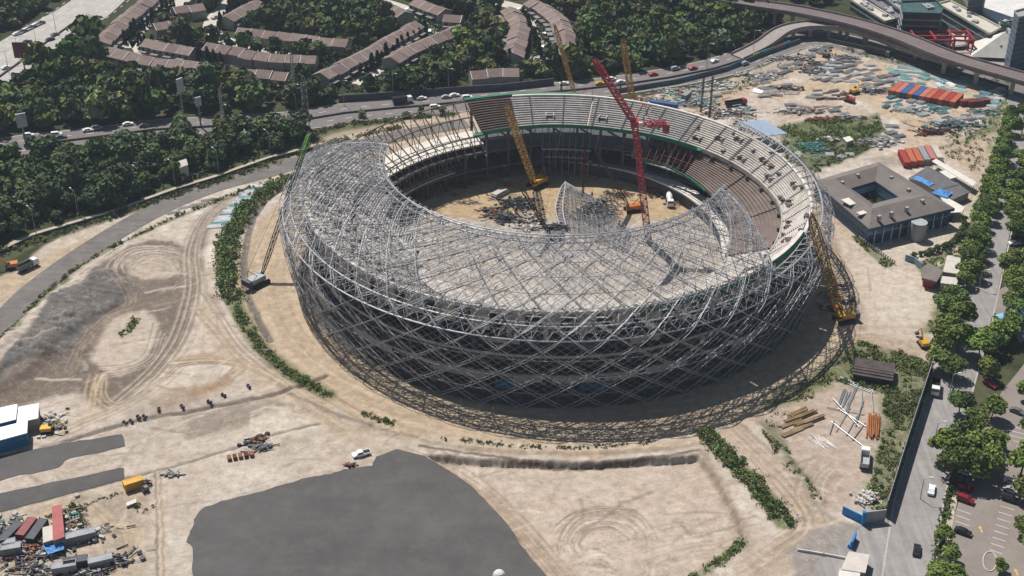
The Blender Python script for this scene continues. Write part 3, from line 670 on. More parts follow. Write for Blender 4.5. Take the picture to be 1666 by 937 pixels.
# rim beam on the outer edge of the upper tier (white with green netting)
slab('rim_beam', -204, -22, lambda a: UO(a)-.2, lambda a: UO(a)+1.1, 28.9, 1.0, conc_w)
slab('rim_beam', -22, 100, lambda a: UO(a)+.1, lambda a: UO(a)+1.1, 27.4, 1.0, conc_w)
slab('safety_netting', -72, -22, lambda a: UO(a)+1.15, lambda a: UO(a)+1.4, 28.4, 2.0, net_g)
slab('safety_netting', 82, 113, lambda a: UO(a)+1.2, lambda a: UO(a)+2.6, 27.5, .5, net_g)
slab('safety_netting', 40, 116, lambda a: UI(a)-1.6, lambda a: UI(a)-.1, 20.6, .5, net_g)
slab('safety_netting', 41, 113, lambda a: UI(a)-1.7, lambda a: UI(a)-1.62, 21.6, 1.3, net_g)
slab('front_wall', -24, 40, lambda a: UI(a)-.5, lambda a: UI(a)-.1, 21.2, 1.6, conc_t)
# floors of the concourse building behind the stands
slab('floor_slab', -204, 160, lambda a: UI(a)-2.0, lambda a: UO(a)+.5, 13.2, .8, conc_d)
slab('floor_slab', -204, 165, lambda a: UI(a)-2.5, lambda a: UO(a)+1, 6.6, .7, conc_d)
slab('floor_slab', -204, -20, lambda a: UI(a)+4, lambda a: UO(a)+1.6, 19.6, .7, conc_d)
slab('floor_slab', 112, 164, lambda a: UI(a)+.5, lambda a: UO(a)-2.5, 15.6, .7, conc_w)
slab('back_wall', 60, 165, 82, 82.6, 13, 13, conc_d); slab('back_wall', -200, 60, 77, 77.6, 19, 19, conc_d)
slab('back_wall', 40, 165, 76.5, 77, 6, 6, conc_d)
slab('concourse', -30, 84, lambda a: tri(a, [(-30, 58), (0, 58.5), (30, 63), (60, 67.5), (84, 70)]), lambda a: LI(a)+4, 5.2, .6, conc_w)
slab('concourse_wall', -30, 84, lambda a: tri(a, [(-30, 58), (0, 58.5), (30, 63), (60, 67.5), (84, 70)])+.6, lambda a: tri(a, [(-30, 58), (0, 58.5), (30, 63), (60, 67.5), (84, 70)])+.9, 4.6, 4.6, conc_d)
for z_ in (6.75, 13.35): slab('slab_edge', -204, -18, lambda a: UO(a)+[1.05, .55][z_ > 10], lambda a: UO(a)+[1.3, .8][z_ > 10], z_, .9, conc)
for a0, a1 in ((-165, -150), (-140, -128), (-118, -106), (-100, -94), (-92, -83), (-81, -74), (-72, -62), (-50, -38)):
    slab('wall_panel', a0, a1, lambda a: UO(a)+1.7, lambda a: UO(a)+1.95, 7.0, 2.6, conc)
for i, a in enumerate(np.arange(-198, -22, 7.4)):
    slab('facade_panel', a, a+3.9, lambda q: UO(q)-.3, lambda q: UO(q)+.05, 27.6, 5.4 if i % 3 else 7, conc)
for i in range(20):
    a = rg.uniform(-190, -25); slab('wall_panel', a, a+rg.uniform(2, 7), lambda q: UO(q)-1.2, lambda q: UO(q)-1.0, [19, 12.5][i % 2], rg.uniform(2, 5), [conc_d, conc_d, conc][i % 3])
for a in (-86, -104): slab('blue_sheet', a, a+5.5, lambda q: UO(q)+1.2, lambda q: UO(q)+1.3, 4, 3, blue_m)
# columns
k = 0
for a in np.arange(-200, 162, 7.6):
    big = a
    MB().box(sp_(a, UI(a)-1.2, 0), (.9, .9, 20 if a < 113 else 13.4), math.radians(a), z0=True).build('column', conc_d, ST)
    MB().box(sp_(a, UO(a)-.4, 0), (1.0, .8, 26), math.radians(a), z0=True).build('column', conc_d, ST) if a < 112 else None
# raker beams under the tiers (front, seen as dark triangles) and bare rusty frames on the left back
for i, a in enumerate(np.arange(-200, -20, 7.6)):
    ra = a; mb = MB(); v = [sp_(ra-.35, UO(a)+.9, 19), sp_(ra+.35, UO(a)+.9, 19), sp_(ra+.35, UO(a)+.9, 27.4), sp_(ra-.35, UO(a)+.9, 27.4), sp_(ra-.35, UI(a), 19), sp_(ra+.35, UI(a), 19)]
    mb.add(v, [(0, 1, 2, 3), (0, 4, 5, 1), (4, 0, 3), (1, 5, 2), (3, 2, 5, 4)]); mb.build('raker_beam', conc, ST)
fr = list(np.arange(113.5, 156.5, 3.3))
for i, a in enumerate(fr):
    mb = MB(); ro, ri = UO(a)-.5, UI(a)+1
    top = sp_(a, ro, 27.5); mid = sp_(a+.4, (ro+ri)/2, 23.8); low = sp_(a, ri-1.5, 18.2); far = sp_(a, ri-6, 13)
    mb.tube(top, low, .26, 4); mb.tube(low, far, .2, 4); mb.tube(top, sp_(a+(1.2 if i % 2 else -1.2), ro-3, 16), .18, 4)
    mb.tube(mid, sp_(a+(1.5 if i % 2 else -1.5), (ro+ri)/2, 15.8), .17, 4); mb.tube(low, sp_(a, ri, 13), .2, 4)
    mb.build('raker_frame', steel_b, ST)
for z, R in ((27.5, 83.3), (23.8, 76.5), (18.6, 69.2)):
    MB().path([sp_(a, R, z) for a in np.arange(113.5, 156.6, 2)], .28).build('ring_girder', steel_b, ST)
mb = MB()
for a in np.arange(120, 150, 3.3):
    for z in (7.5, 10, 13.5): mb.tube(sp_(a, 66, z), sp_(a+3.3, 66, z), .16, 4, cap=False)
    mb.tube(sp_(a, 66, 0), sp_(a, 66, 14), .15, 4); mb.tube(sp_(a, 66, 7.5), sp_(a+3.3, 66, 13.5), .1, 4, cap=False); mb.tube(sp_(a, 66, 10), sp_(a, 71, 10), .14, 4); mb.tube(sp_(a, 66, 13.5), sp_(a, 70, 13), .14, 4)
mb.build('scaffold', steel_b, ST)
slab('scaffold_deck', 124, 146, 65.5, 68.5, 7.6, .3, conc_w)
# leaning props and secondary frames under the back tiers
for i, a in enumerate(np.arange(36, 116, 4.2)):
    mb = MB(); mb.tube(sp_(a, UI(a)-.8, 19.8), sp_(a+1.0, UI(a)-4.6, 12.4), .2, 4); mb.tube(sp_(a+1, UI(a)-4.6, 12.4), sp_(a+1, UI(a)-2.2, 12.4), .16, 4)
    mb.build('cantilever_prop', steel_b if i % 3 else steel_t, ST)
for a0, a1, z, r0 in ((78, 92, 8.8, 66), (76, 93, 12.6, 65), (30, 60, 11, 67)):
    slab('terrace_frame', a0, a1, r0, r0+1.3, z, .35, steel_t)
mb = MB()
for a in np.arange(77, 93, 2.2):
    mb.tube(sp_(a, 65.5, 0), sp_(a, 65.5, 12.6), .16, 4); mb.tube(sp_(a, 65.5, 8.8), sp_(a+2.2, 65.5, 12.6), .1, 4, cap=False); mb.tube(sp_(a, 65.5, 12.6), sp_(a, 71, 19), .14, 4)
mb.build('scaffold', steel_t, ST)
# crossbeams over the lower tier start (reddish)
for a in np.arange(42, 62, 2.4):
    MB().tube(sp_(a, UI(a)-.6, 19.6), sp_(a, 66, 12.5), .16, 4).build('tier_stringer', mat('red_primer', (.22, .05, .04), .7, var=.2), ST)
for z, R in ((17.5, 70.4), (15, 68.6), (12.8, 66.4)): MB().path([sp_(a, R+(UI(a)-71.5)*.6, z) for a in np.arange(41, 66, 3)], .14).build('tier_stringer', steel_b, ST)
slab('safety_netting', 28, 62, lambda a: LI(a)-1, lambda a: LI(a)-.7, 12.6, .8, net_g)
# vomitories in the upper tier, stair gangways
dark = mat('opening_shade', (.02, .02, .02), .9, var=.1)  # near-black for solid boxes that stand in for the shade inside openings
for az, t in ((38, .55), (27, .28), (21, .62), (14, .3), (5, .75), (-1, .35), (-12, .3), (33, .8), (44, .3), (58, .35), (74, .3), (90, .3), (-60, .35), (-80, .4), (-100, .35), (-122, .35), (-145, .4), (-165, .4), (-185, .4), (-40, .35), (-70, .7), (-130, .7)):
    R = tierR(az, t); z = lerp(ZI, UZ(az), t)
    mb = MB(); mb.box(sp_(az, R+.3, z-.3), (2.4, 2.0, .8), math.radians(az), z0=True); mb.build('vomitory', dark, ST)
    mb = MB(); 
    for sgn in (-1, 1): mb.box(sp_(az+sgn*math.degrees(1.5/R), R+.3, z-.2), (3.4, .3, 1.3), math.radians(az), z0=True)
    mb.box(sp_(az, R+1.9, z-.2), (.3, 3.2, 1.2), math.radians(az), z0=True); mb.build('parapet', conc, ST)
for az in list(np.arange(-196, 100, 9.4)):
    mb = MB(); 
    for i in range(13):
        t = i/13; mb.box(sp_(az, tierR(az, t+.5/13), lerp(ZI, UZ(az), (i+1)/13)-.1), (tierR(az, 1/13)-tierR(az, 0)-.1, .5, .32), math.radians(az), z0=True)
    mb.build('stair', conc_d, ST)
ops = mat('dust_sheet', (.10, .11, .12), .9, var=.3)
# loose construction gear lying on the stands
for i in range(46):
    az = rg.uniform(-190, 60); t = rg.random(); R = tierR(az, t); z = lerp(ZI, UZ(az), t)+.35
    MB().box(sp_(az, R, z), (rg.uniform(.6, 2.5), rg.uniform(.4, 3), .5), rg.random()*6, z0=True).build('material_bundle', [conc_d, blk, ops, steel_b][i % 4], ST)
# ================================================================ vegetation
leaf_m = mat('foliage', None, .75, var=.28, scale=.25, attr='Col', objvar=.22, spec=.15)
bark_m = mat('bark', (.12, .09, .06), .95, var=.2)
def leaf_cloud(rg, n, rad, hgt, size, lobes=9, low=.25, tint=(.050, .078, .022), inner=.25):
    """crown of leaf-sized faces grouped into clumps; returns verts (n*4,3), cols"""
    L = []
    for i in range(lobes):
        a = rg.random()*6.283; r = rad*math.sqrt(rg.random())*.62; z = hgt*(low+.12+(.78-low)*rg.random()*(1-.35*(r/rad)))
        L.append((r*math.cos(a), r*math.sin(a), z, rad*rg.uniform(.34, .55), rg.uniform(.7, 1.35), rg.uniform(-.012, .018)))
    L.append((0, 0, hgt*.66, rad*.6, 1.0, 0))
    L = np.array(L); k = rg.integers(0, len(L), n); c = L[k]
    d = rg.normal(size=(n, 3)); d /= np.linalg.norm(d, axis=1)[:, None]; d[:, 2] = np.abs(d[:, 2])*.9-.18*rg.random(n)
    rr = c[:, 3]*(1-inner*rg.random(n)**2)*rg.uniform(.85, 1.15, n)
    p = c[:, :3]+d*rr[:, None]*np.array((1, 1, .8))
    nn = d+rg.normal(size=(n, 3))*.55+np.array((0, 0, .35)); nn /= np.linalg.norm(nn, axis=1)[:, None]
    t = np.cross(nn, rg.normal(size=(n, 3))); t /= np.linalg.norm(t, axis=1)[:, None]; b = np.cross(nn, t)
    s = size*rg.uniform(.6, 1.3, n)[:, None]; 
    v = np.stack([p-t*s-b*s*.55, p+t*s*.2-b*s, p+t*s+b*s*.4, p-t*s*.3+b*s], 1).reshape(-1, 3)
    v[:, 2] = np.maximum(v[:, 2], .2)
    col = np.array(tint)*(c[:, 4]*rg.uniform(.65, 1.4, n))[:, None]; col[:, 0] += np.maximum(c[:, 5], 0)*1.0; col[:, 1] += c[:, 5]*.6
    return v, np.repeat(np.clip(col, .004, 1), 4, 0)
def quads_mesh(name, v, col, m):
    me = bpy.data.meshes.new(name); n = len(v); me.vertices.add(n); me.vertices.foreach_set('co', np.asarray(v, np.float32).ravel())
    me.loops.add(n); me.loops.foreach_set('vertex_index', np.arange(n, dtype=np.int32)); me.polygons.add(n//4)
    me.polygons.foreach_set('loop_start', np.arange(0, n, 4, dtype=np.int32)); me.polygons.foreach_set('loop_total', np.full(n//4, 4, np.int32))
    me.update(calc_edges=True); at = me.color_attributes.new('Col', 'FLOAT_COLOR', 'POINT')
    at.data.foreach_set('color', np.concatenate([col, np.ones((n, 1))], 1).astype(np.float32).ravel()); me.materials.append(m); return me
rgv = np.random.default_rng(5)
TINTS = [(.074, .112, .038), (.060, .092, .038), (.098, .125, .042), (.064, .086, .044), (.084, .098, .050), (.115, .145, .040)]
def trunk_mesh(h, r, rg):
    mb = MB(); top = (rg.uniform(-.3, .3), rg.uniform(-.3, .3), h*.5); mb.tube((0, 0, -.3), top, r, 6, r*.6)
    for i in range(4):
        a = i*1.6+rg.random(); mb.tube(top, (top[0]+h*.24*math.cos(a), top[1]+h*.24*math.sin(a), h*.74), r*.5, 5, r*.15)
    return mb
# unit trees: height 1 * metres given
FOREST_VAR = [leaf_cloud(rgv, 250, 4.6, 8.5+rgv.random()*2, 1.0, 8, .1, TINTS[i % 5]) for i in range(10)]
def tree_protos(n, leaves, rad, h, size, tints, lobes=9, low=.25):
    out = []
    for i in range(n):
        v, c = leaf_cloud(rgv, leaves, rad*rgv.uniform(.9, 1.1), h*rgv.uniform(.9, 1.1), size, lobes, low, tints[i % len(tints)])
        out.append((quads_mesh('crown', v, c, leaf_m), trunk_mesh(h, .05*h**.8, rgv).mesh('trunk', bark_m)))
    return out
PR_FOR = tree_protos(8, 620, 4.6, 9, .62, TINTS[:5], 9, .12)
PR_AVE = tree_protos(6, 1500, 4.6, 8.5, .40, [(.115, .165, .036), (.088, .135, .036), (.14, .18, .045)], 11, .3)
PR_SHR = tree_protos(3, 260, 1.7, 2.4, .28, [(.05, .08, .02), (.07, .09, .03)], 6, .1)
def tree(protos, x, y, s, label, group=None, name='tree', cat='tree', sz=None):
    i = random.randrange(len(protos)); e = empty(name, (x, y, gz(x, y)-.05), random.random()*6.28)
    e.scale = (s, s, (sz or s*random.uniform(.85, 1.1)))
    link('crown', protos[i][0], e); link('trunk', protos[i][1], e); return tag(e, label, cat, group)
# ---- house rows and streets are kept clear of trees
HROWS = [
 ([(246, -4), (215, 21), (190, 44), (170, 60), (163, 72)], 'in the long row bordering the woods, top left'),
 ([(172, 82), (213, 92), (250, 99), (300, 104), (345, 112), (400, 117), (470, 123)], 'in the lowest curved row above the woods'),
 ([(282, 18), (330, 10)], 'in the short row near the top left'),
 ([(250, 44), (298, 36)], 'in the short row behind conifers at upper left'),
 ([(236, 68), (270, 74), (318, 82)], 'in the row beside the pale street bend'),
 ([(338, 74), (380, 82), (430, 92), (470, 95), (516, 96)], 'in the middle row below the round wood'),
 ([(388, 50), (430, 54), (480, 60), (530, 66), (568, 69)], 'in the row directly under the round wood'),
 ([(368, 32), (418, 4)], 'in the diagonal row at the top'),
 ([(522, 124), (560, 104), (600, 85), (640, 62), (676, 40)], 'in the straight diagonal row left of the pale street'),
 ([(636, 98), (668, 80), (710, 62), (748, 45)], 'in the diagonal row right of the pale street'),
 ([(606, 0), (630, 10), (660, 24)], 'in the short row at the head of the diagonal street'),
 ([(676, 2), (700, 11), (724, 20)], 'in the short row right of the street head'),
 ([(722, 28), (752, 30)], 'beside the street fork near the top'),
 ([(828, 16), (846, 38), (843, 60), (833, 92)], 'in the curved row left of the curved street'),
 ([(866, 2), (900, 24), (918, 50), (920, 72), (914, 94)], 'in the curved row right of the curved street'),
 ([(765, 121), (790, 119), (820, 117), (845, 117)], 'in the low row behind the roadside trees'),
 ]
def rowpts(px): return resample(catmull(PP(px, 5), 8), 1.0)
CLEAR = []
for px, d in HROWS: CLEAR.append((np.array(rowpts(px))[::4], 9.6))
for px, wd in ((HW2, 13.2), (ACC, 8), ([(203, 78), (223, 52), (256, 28), (295, 2), (330, -20)], 6.5), ([(222, 66), (243, 92), (300, 97), (360, 100), (430, 108)], 5.5), ([(385, -8), (345, 35), (356, 60), (400, 76), (440, 82), (520, 84)], 5.5),
    ([(573, 136), (605, 118), (640, 92), (695, 66), (716, 44), (676, 21), (610, -2)], 8.5), ([(812, 4), (852, 16), (878, 40), (886, 68), (872, 106)], 10), ([(-60, 440), (0, 408), (53, 382), (187, 342), (290, 305), (347, 288), (440, 256), (520, 236)], 5.5)):
    CLEAR.append((np.array(resample(catmull(PP(px), 6), 3.0)), wd))
c_, L_, R__ = ribbon_pts(HW1, [46, 26])
CLEAR.append((np.array(resample(c_, 4)), 22))
VIA1 = [(1100, -20), (1180, -2), (1240, 8), (1300, 18), (1380, 38), (1460, 64), (1552, 100), (1666, 133), (1800, 172)]
CLEAR.append((np.array(resample(PP(VIA1, 0), 4)), 14))
FPOLY = [PP([(-160, 330), (-160, 278), (40, 258), (160, 243), (250, 226), (330, 218), (420, 218), (500, 210), (520, 226), (440, 250), (340, 284), (300, 298), (187, 336), (53, 375), (0, 398), (-160, 470)]),
         PP([(-220, 262), (40, 228), (160, 214), (250, 202), (340, 197), (440, 190), (540, 172), (552, 158), (700, 156), (820, 150), (940, 128), (1100, 108), (1190, 82), (1240, 55), (1262, 40), (1340, 18), (1350, -10), (1300, -60), (-320, -60)])]
pts = []
sp0 = 6.3
yy = np.arange(380, 880, sp0*.87)
for j, yv in enumerate(yy):
    xx = np.arange(-340, 240, sp0)+(sp0/2 if j % 2 else 0); pts.append(np.stack([xx+rgv.uniform(-2, 2, len(xx)), np.full(len(xx), yv)+rgv.uniform(-2, 2, len(xx))], 1))
pts = np.vstack(pts)
ok = inpoly(pts[:, 0], pts[:, 1], FPOLY[0]) | inpoly(pts[:, 0], pts[:, 1], FPOLY[1])
pts = pts[ok]
for c, r in CLEAR:
    d = np.full(len(pts), 1e9)
    for q in c: d = np.minimum(d, np.hypot(pts[:, 0]-q[0], pts[:, 1]-q[1]))
    pts = pts[d > r]
dens = fbm(pts[:, 0], pts[:, 1], 28, 301); pts = pts[(dens > .24)]
# clearings seen in the photo
def clearpx(px, py, r):
    global pts
    c = P(px, py); pts = pts[np.hypot(pts[:, 0]-c[0], pts[:, 1]-c[1]) > r]
for a in ((280, 195, 7), (298, 188, 5), (135, 173, 5), (165, 125, 4), (310, 283, 5), (775, 128, 6), (690, 130, 5), (445, 178, 5), (440, 198, 4), (612, 150, 4), (960, 100, 7), (340, 60, 4)): clearpx(*a)
dist = np.hypot(pts[:, 0], pts[:, 1]); order = np.argsort(dist); pts = pts[order]
NIND = 215
for i in range(NIND):
    x, y = pts[i]; s = random.choice([.55, .7, .85, 1.0, 1.15, 1.4])
    t = tree(PR_FOR, x, y, s, 'dark green broadleaf tree packed among others in the wood between highway and access road', 'trees in the wood between highway and access road')
V = []; CC = []
sm = []
for x, y in pts[NIND:]:
    v, c = FOREST_VAR[rgv.integers(0, len(FOREST_VAR))]; a = rgv.random()*6.28; s = rgv.choice([.5, .65, .8, .9, 1.0, 1.15, 1.45])*rgv.uniform(.9, 1.1); ca, sa = math.cos(a)*s, math.sin(a)*s
    V.append(np.stack([v[:, 0]*ca-v[:, 1]*sa+x, v[:, 0]*sa+v[:, 1]*ca+y, v[:, 2]*s*rgv.uniform(.8, 1.15)], 1)); 
    f = (.6+.85*rgv.random())*(.8+.5*fbm(np.array([x]), np.array([y]), 40, 401)[0]); CC.append(c*np.array((f*rgv.uniform(.8, 1.22), f, f*rgv.uniform(.75, 1.2))))
o = link('wood', quads_mesh('wood', np.vstack(V), np.vstack(CC), mat('far_foliage', None, .75, var=.25, scale=.12, attr='Col', spec=.1)))
tag(o, 'wide dark green wood spreading around the housing rows and along the highway', 'wood', kind='stuff')
print('forest', len(pts))
# ---- scattered crops: hedges and weeds as ground cover
BUSH = [leaf_cloud(rgv, 64, 1.25, 1.7, .27, 4, .05, (.115, .165, .05)) for _ in range(8)]
def cover(name, label, cat, regions, size, tints, h=1.0):
    V = []; CC = []
    for kind, px, wd, n, hh in regions:
        n = int(n*1.5); hh *= .75; wd = wd*.8 if kind == 'line' else wd
        if kind == 'line':
            c = resample(catmull(PP(px), 6), .5); P_ = []
            for _ in range(n):
                q = c[rgv.integers(0, len(c))]; P_.append((q[0]+rgv.normal()*wd*.3, q[1]+rgv.normal()*wd*.3))
        else:
            pl = PP(px); xs = [p[0] for p in pl]; ys = [p[1] for p in pl]; a = rgv.uniform(min(xs), max(xs), n*3); b = rgv.uniform(min(ys), max(ys), n*3)
            k = inpoly(a, b, pl) & (fbm(a, b, 5, 77) > wd); P_ = list(zip(a[k], b[k]))[:n]
        for bi in range(int(len(P_)*.11)):
            x, y = P_[rgv.integers(0, len(P_))]
            if fbm(np.array([x]), np.array([y]), 6, 55)[0] < .48: continue
            v, c = BUSH[rgv.integers(0, 8)]; a = rgv.random()*6.28; sc = rgv.uniform(.3, 1.0)*min(1.5, .5+hh*.5); ca, sa = math.cos(a)*sc, math.sin(a)*sc
            V.append(np.stack([v[:, 0]*ca-v[:, 1]*sa+x, v[:, 0]*sa+v[:, 1]*ca+y, v[:, 2]*sc+gz(x, y)], 1)); CC.append(c*np.array((rgv.uniform(.7, 1.5), 1, rgv.uniform(.7, 1.2)))*rgv.uniform(.65, 1.3))
        P_ = [q for q in P_ if fbm(np.array([q[0]]), np.array([q[1]]), 4, 66)[0] > .42]
        for x, y in P_:
            m = 8; p = np.array((x, y, gz(x, y)))+rgv.normal(size=(m, 3))*np.array((.5, .5, 0))*hh; p[:, 2] += rgv.random(m)*hh
            t = rgv.normal(size=(m, 3)); t /= np.linalg.norm(t, axis=1)[:, None]; b = np.cross(t, rgv.normal(size=(m, 3))); b /= np.linalg.norm(b, axis=1)[:, None]
            s = size*rgv.uniform(.5, 1.3, m)[:, None]*min(1.4, .6+hh*.4)
            V.append(np.stack([p-t*s, p-b*s, p+t*s, p+b*s], 1).reshape(-1, 3)); tt = np.array(tints[rgv.integers(0, len(tints))])*rgv.uniform(.6, 1.35)
            CC.append(np.repeat(tt[None]*rgv.uniform(.7, 1.3, (m, 1)), 4, 0))
    return tag(link(name, quads_mesh(name, np.vstack(V), np.vstack(CC), leaf_m)), label, cat, kind='stuff')
G1 = [(.13, .18, .055), (.16, .21, .07), (.10, .15, .045), (.22, .22, .10), (.15, .17, .08)]
cover('scrub', 'overgrown green scrub strip curving round the left side of the stadium road', 'scrub', [
  ('line', [(470, 288), (420, 318), (385, 358), (367, 400), (368, 450), (380, 490)], 6, 1500, 1.3), ('line', [(380, 490), (395, 520), (430, 570), (470, 605), (535, 642)], 3.6, 620, 1.0),
  ('line', [(450, 300), (410, 330), (380, 375), (370, 430), (380, 490)], 7, 900, 2.2)], .27, G1)
cover('undergrowth', 'dark green undergrowth filling gaps between the trees and terraces', 'undergrowth', [
  ('poly', [(-60, 275), (250, 228), (500, 212), (500, 235), (300, 296), (-60, 410)], .2, 1500, 1.6), ('poly', [(500, 160), (560, 150), (820, 145), (940, 125), (1200, 75), (1200, 20), (600, 20), (440, 60), (420, 120), (180, 110), (0, 190)], .2, 5200, 1.8)], .5, [(.05, .082, .03), (.04, .066, .028), (.065, .09, .035)])
cover('scrub', 'green scrub growing on the bank beside the diagonal dirt path', 'scrub', [
  ('line', [(1150, 705), (1190, 750), (1240, 800), (1275, 850)], 5.5, 1100, 1.4), ('line', [(1120, 940), (1160, 915), (1205, 880)], 3.5, 260, 1.1)], .26, G1)
cover('weeds', 'tall weeds and grass covering the slope beside the long dark fence', 'weeds', [
  ('poly', [(1395, 555), (1520, 590), (1500, 660), (1440, 835), (1400, 820), (1425, 760), (1440, 640), (1360, 620), (1390, 590)], .36, 2300, 1.0),
  ('poly', [(1240, 690), (1380, 575), (1390, 600), (1330, 640), (1270, 700)], .48, 500, .7), ('poly', [(1230, 690), (1300, 750), (1335, 815), (1310, 815)], .5, 260, .6)], .25, G1+[(.13, .12, .05)])
cover('weeds', 'bright green weeds spread between storage piles behind the stadium', 'weeds', [
  ('poly', [(1265, 205), (1320, 195), (1430, 190), (1440, 225), (1400, 250), (1330, 280), (1280, 262)], .42, 1500, .9),
  ('poly', [(1520, 240), (1640, 150), (1650, 250), (1600, 380), (1545, 520), (1500, 535), (1545, 440), (1600, 290)], .42, 1600, 1.0),
  ('poly', [(1060, 160), (1330, 78), (1330, 92), (1190, 155)], .5, 500, .7), ('poly', [(1345, 70), (1440, 80), (1640, 130), (1640, 140), (1500, 112), (1400, 90)], .45, 600, .9),
  ('poly', [(1490, 430), (1545, 405), (1580, 385), (1585, 410), (1560, 470), (1510, 455)], .3, 350, .7), ('poly', [(1385, 385), (1400, 385), (1455, 430), (1440, 437)], .2, 160, .5)], .30, G1+[(.11, .14, .03)])
cover('weeds', 'low weeds lining the grey access road on its left side', 'weeds', [
  ('line', [(-20, 420), (60, 392), (190, 348), (330, 303), (440, 266), (540, 233), (660, 205)], 4.5, 1300, 1.0), ('line', [(0, 560), (60, 492), (120, 440), (200, 393), (310, 343), (400, 308), (460, 285)], 2.5, 500, .6),
  ('line', [(480, 225), (560, 204), (640, 196), (740, 186)], 5, 500, 1.2), ('line', [(185, 548), (205, 540), (222, 520)], 3.5, 110, .6), ('line', [(590, 672), (640, 690)], 2.5, 70, .5), ('line', [(720, 712), (850, 726), (960, 728), (1060, 718)], 2, 200, .5),
  ('line', [(5, 862), (90, 838), (200, 800)], 2, 60, .4), ('line', [(120, 822), (135, 860)], 3, 90, .8), ('line', [(222, 825), (240, 828)], 2.4, 50, .6), ('line', [(1530, 905), (1541, 845), (1552, 790), (1568, 730)], 2.2, 420, .4), ('line', [(1515, 930), (1530, 850), (1542, 800)], 1.6, 200, .35)], .25, G1)
# ---- individual trees
AV = [((1562, 430), 'bushy tree'), ((1572, 405), 0), ((1580, 382), 0), ((1587, 360), 0), ((1592, 338), 0), ((1598, 316), 0), ((1604, 294), 0), ((1610, 272), 0), ((1617, 250), 0), ((1624, 230), 0), ((1631, 208), 0), ((1640, 186), 0), ((1578, 452), 0), ((1590, 425), 0), ((1600, 398), 0), ((1608, 370), 0), ((1614, 342), 0), ((1620, 314), 0), ((1628, 285), 0), ((1634, 258), 0)]
AV = [(1566+i*4.35, 460-i*15.8) for i in range(18)]+[(1582+i*3.9, 448-i*15.8) for i in range(17)]
for i, (px, py) in enumerate(AV):
    side = 'far verge' if i < 18 else 'kerb side'; k = i if i < 18 else i-18
    x, y = P(px+random.uniform(-3, 3), py+8); tree(PR_AVE, x, y, random.uniform(.72, .98), 'dense green tree, %s from the near end of the %s row left of the avenue' % (ordn(k), 'outer' if i < 18 else 'kerbside'), 'trees lining the left of the avenue')
NR = [((1550, 490), 1.0), ((1535, 505), .95), ((1562, 520), 1.0), ((1540, 540), 1.0), ((1528, 565), .9), ((1557, 560), 1.0), ((1532, 590), .9), ((1610, 560), 1.05), ((1628, 545), .95), ((1590, 575), 1.0), ((1548, 600), .8), ((1600, 600), .75)]
for i, ((px, py), s) in enumerate(NR):
    x, y = P(px, py+14); tree(PR_AVE, x, y, s*1.15, 'big green tree, %s from the top in the clump where the avenue meets the junction' % ordn(i), 'trees clumped at the avenue junction')
CP = [((1560, 660), .8), ((1585, 690), .8), ((1612, 668), .85), ((1535, 735), 1.0), ((1560, 725), 1.05), ((1590, 735), 1.1), ((1548, 765), 1.0), ((1580, 770), 1.05), ((1608, 755), .95), ((1535, 870), .6), ((1545, 905), .65), ((1520, 935), .8), ((1548, 945), .85), ((1625, 915), .42), ((1660, 760), 1.0), ((1672, 800), .9), ((1670, 860), .75), ((1680, 890), .8), ((1668, 640), .8), ((1680, 700), .9), ((1618, 715), .7)]
for i, ((px, py), s) in enumerate(CP):
    x, y = P(px, py+14); tree(PR_AVE, x, y, s*1.12, 'round green tree, %s counting down the strip between avenue and car park' % ordn(i) if i != 13 else 'small round tree on the kerbed island at the bottom of the car park', 'trees around the car park')
RR = [(1640+random.uniform(-6, 14), 300+i*14) for i in range(18)]+[(1668+random.uniform(-10, 14), 190+i*22) for i in range(14)]
for i, (px, py) in enumerate(RR):
    if 395 < py < 425 and px < 1660: continue
    x, y = P(px, py+8); tree(PR_AVE, x, y, random.uniform(.75, 1.05), 'olive green tree, %s from the top %s right of the avenue' % (ordn(i % 18), 'kerbside' if i < 18 else 'at the picture edge'), 'trees right of the avenue')
for i, ((px, py), s) in enumerate([((197, 338), .62), ((95, 360), .6), ((30, 380), .75), ((590, 190), .45), ((685, 185), .4), ((660, 192), .4), ((720, 186), .4)]):
    x, y = P(px, py); tree(PR_FOR, x, y, s, 'lone bushy tree standing beside the %s, %s from the left' % ('footpath' if i < 3 else 'highway edge', ordn(i)), 'lone roadside trees')
# hedge row around the office forecourt and courtyard palms
hp = resample(catmull(PP([(1487, 418), (1515, 412), (1545, 400), (1565, 380), (1568, 362)]), 6), 2.6)
for i, q in enumerate(hp): tree(PR_SHR, q[0], q[1], random.uniform(.8, 1.15), 'dark shrub, %s from the gate in the hedge round the office forecourt' % ordn(i), 'shrubs hedging the office forecourt', 'shrub', 'shrub')
for i, (px, py) in enumerate([(1405, 322), (1415, 330), (1428, 328), (1420, 320)]): x, y = P(px, py+6); tree(PR_SHR, x, y, 1.4, 'small tree, %s from the left inside the blue courtyard' % ordn(i), 'small trees in the courtyard', 'shrub', 'shrub')
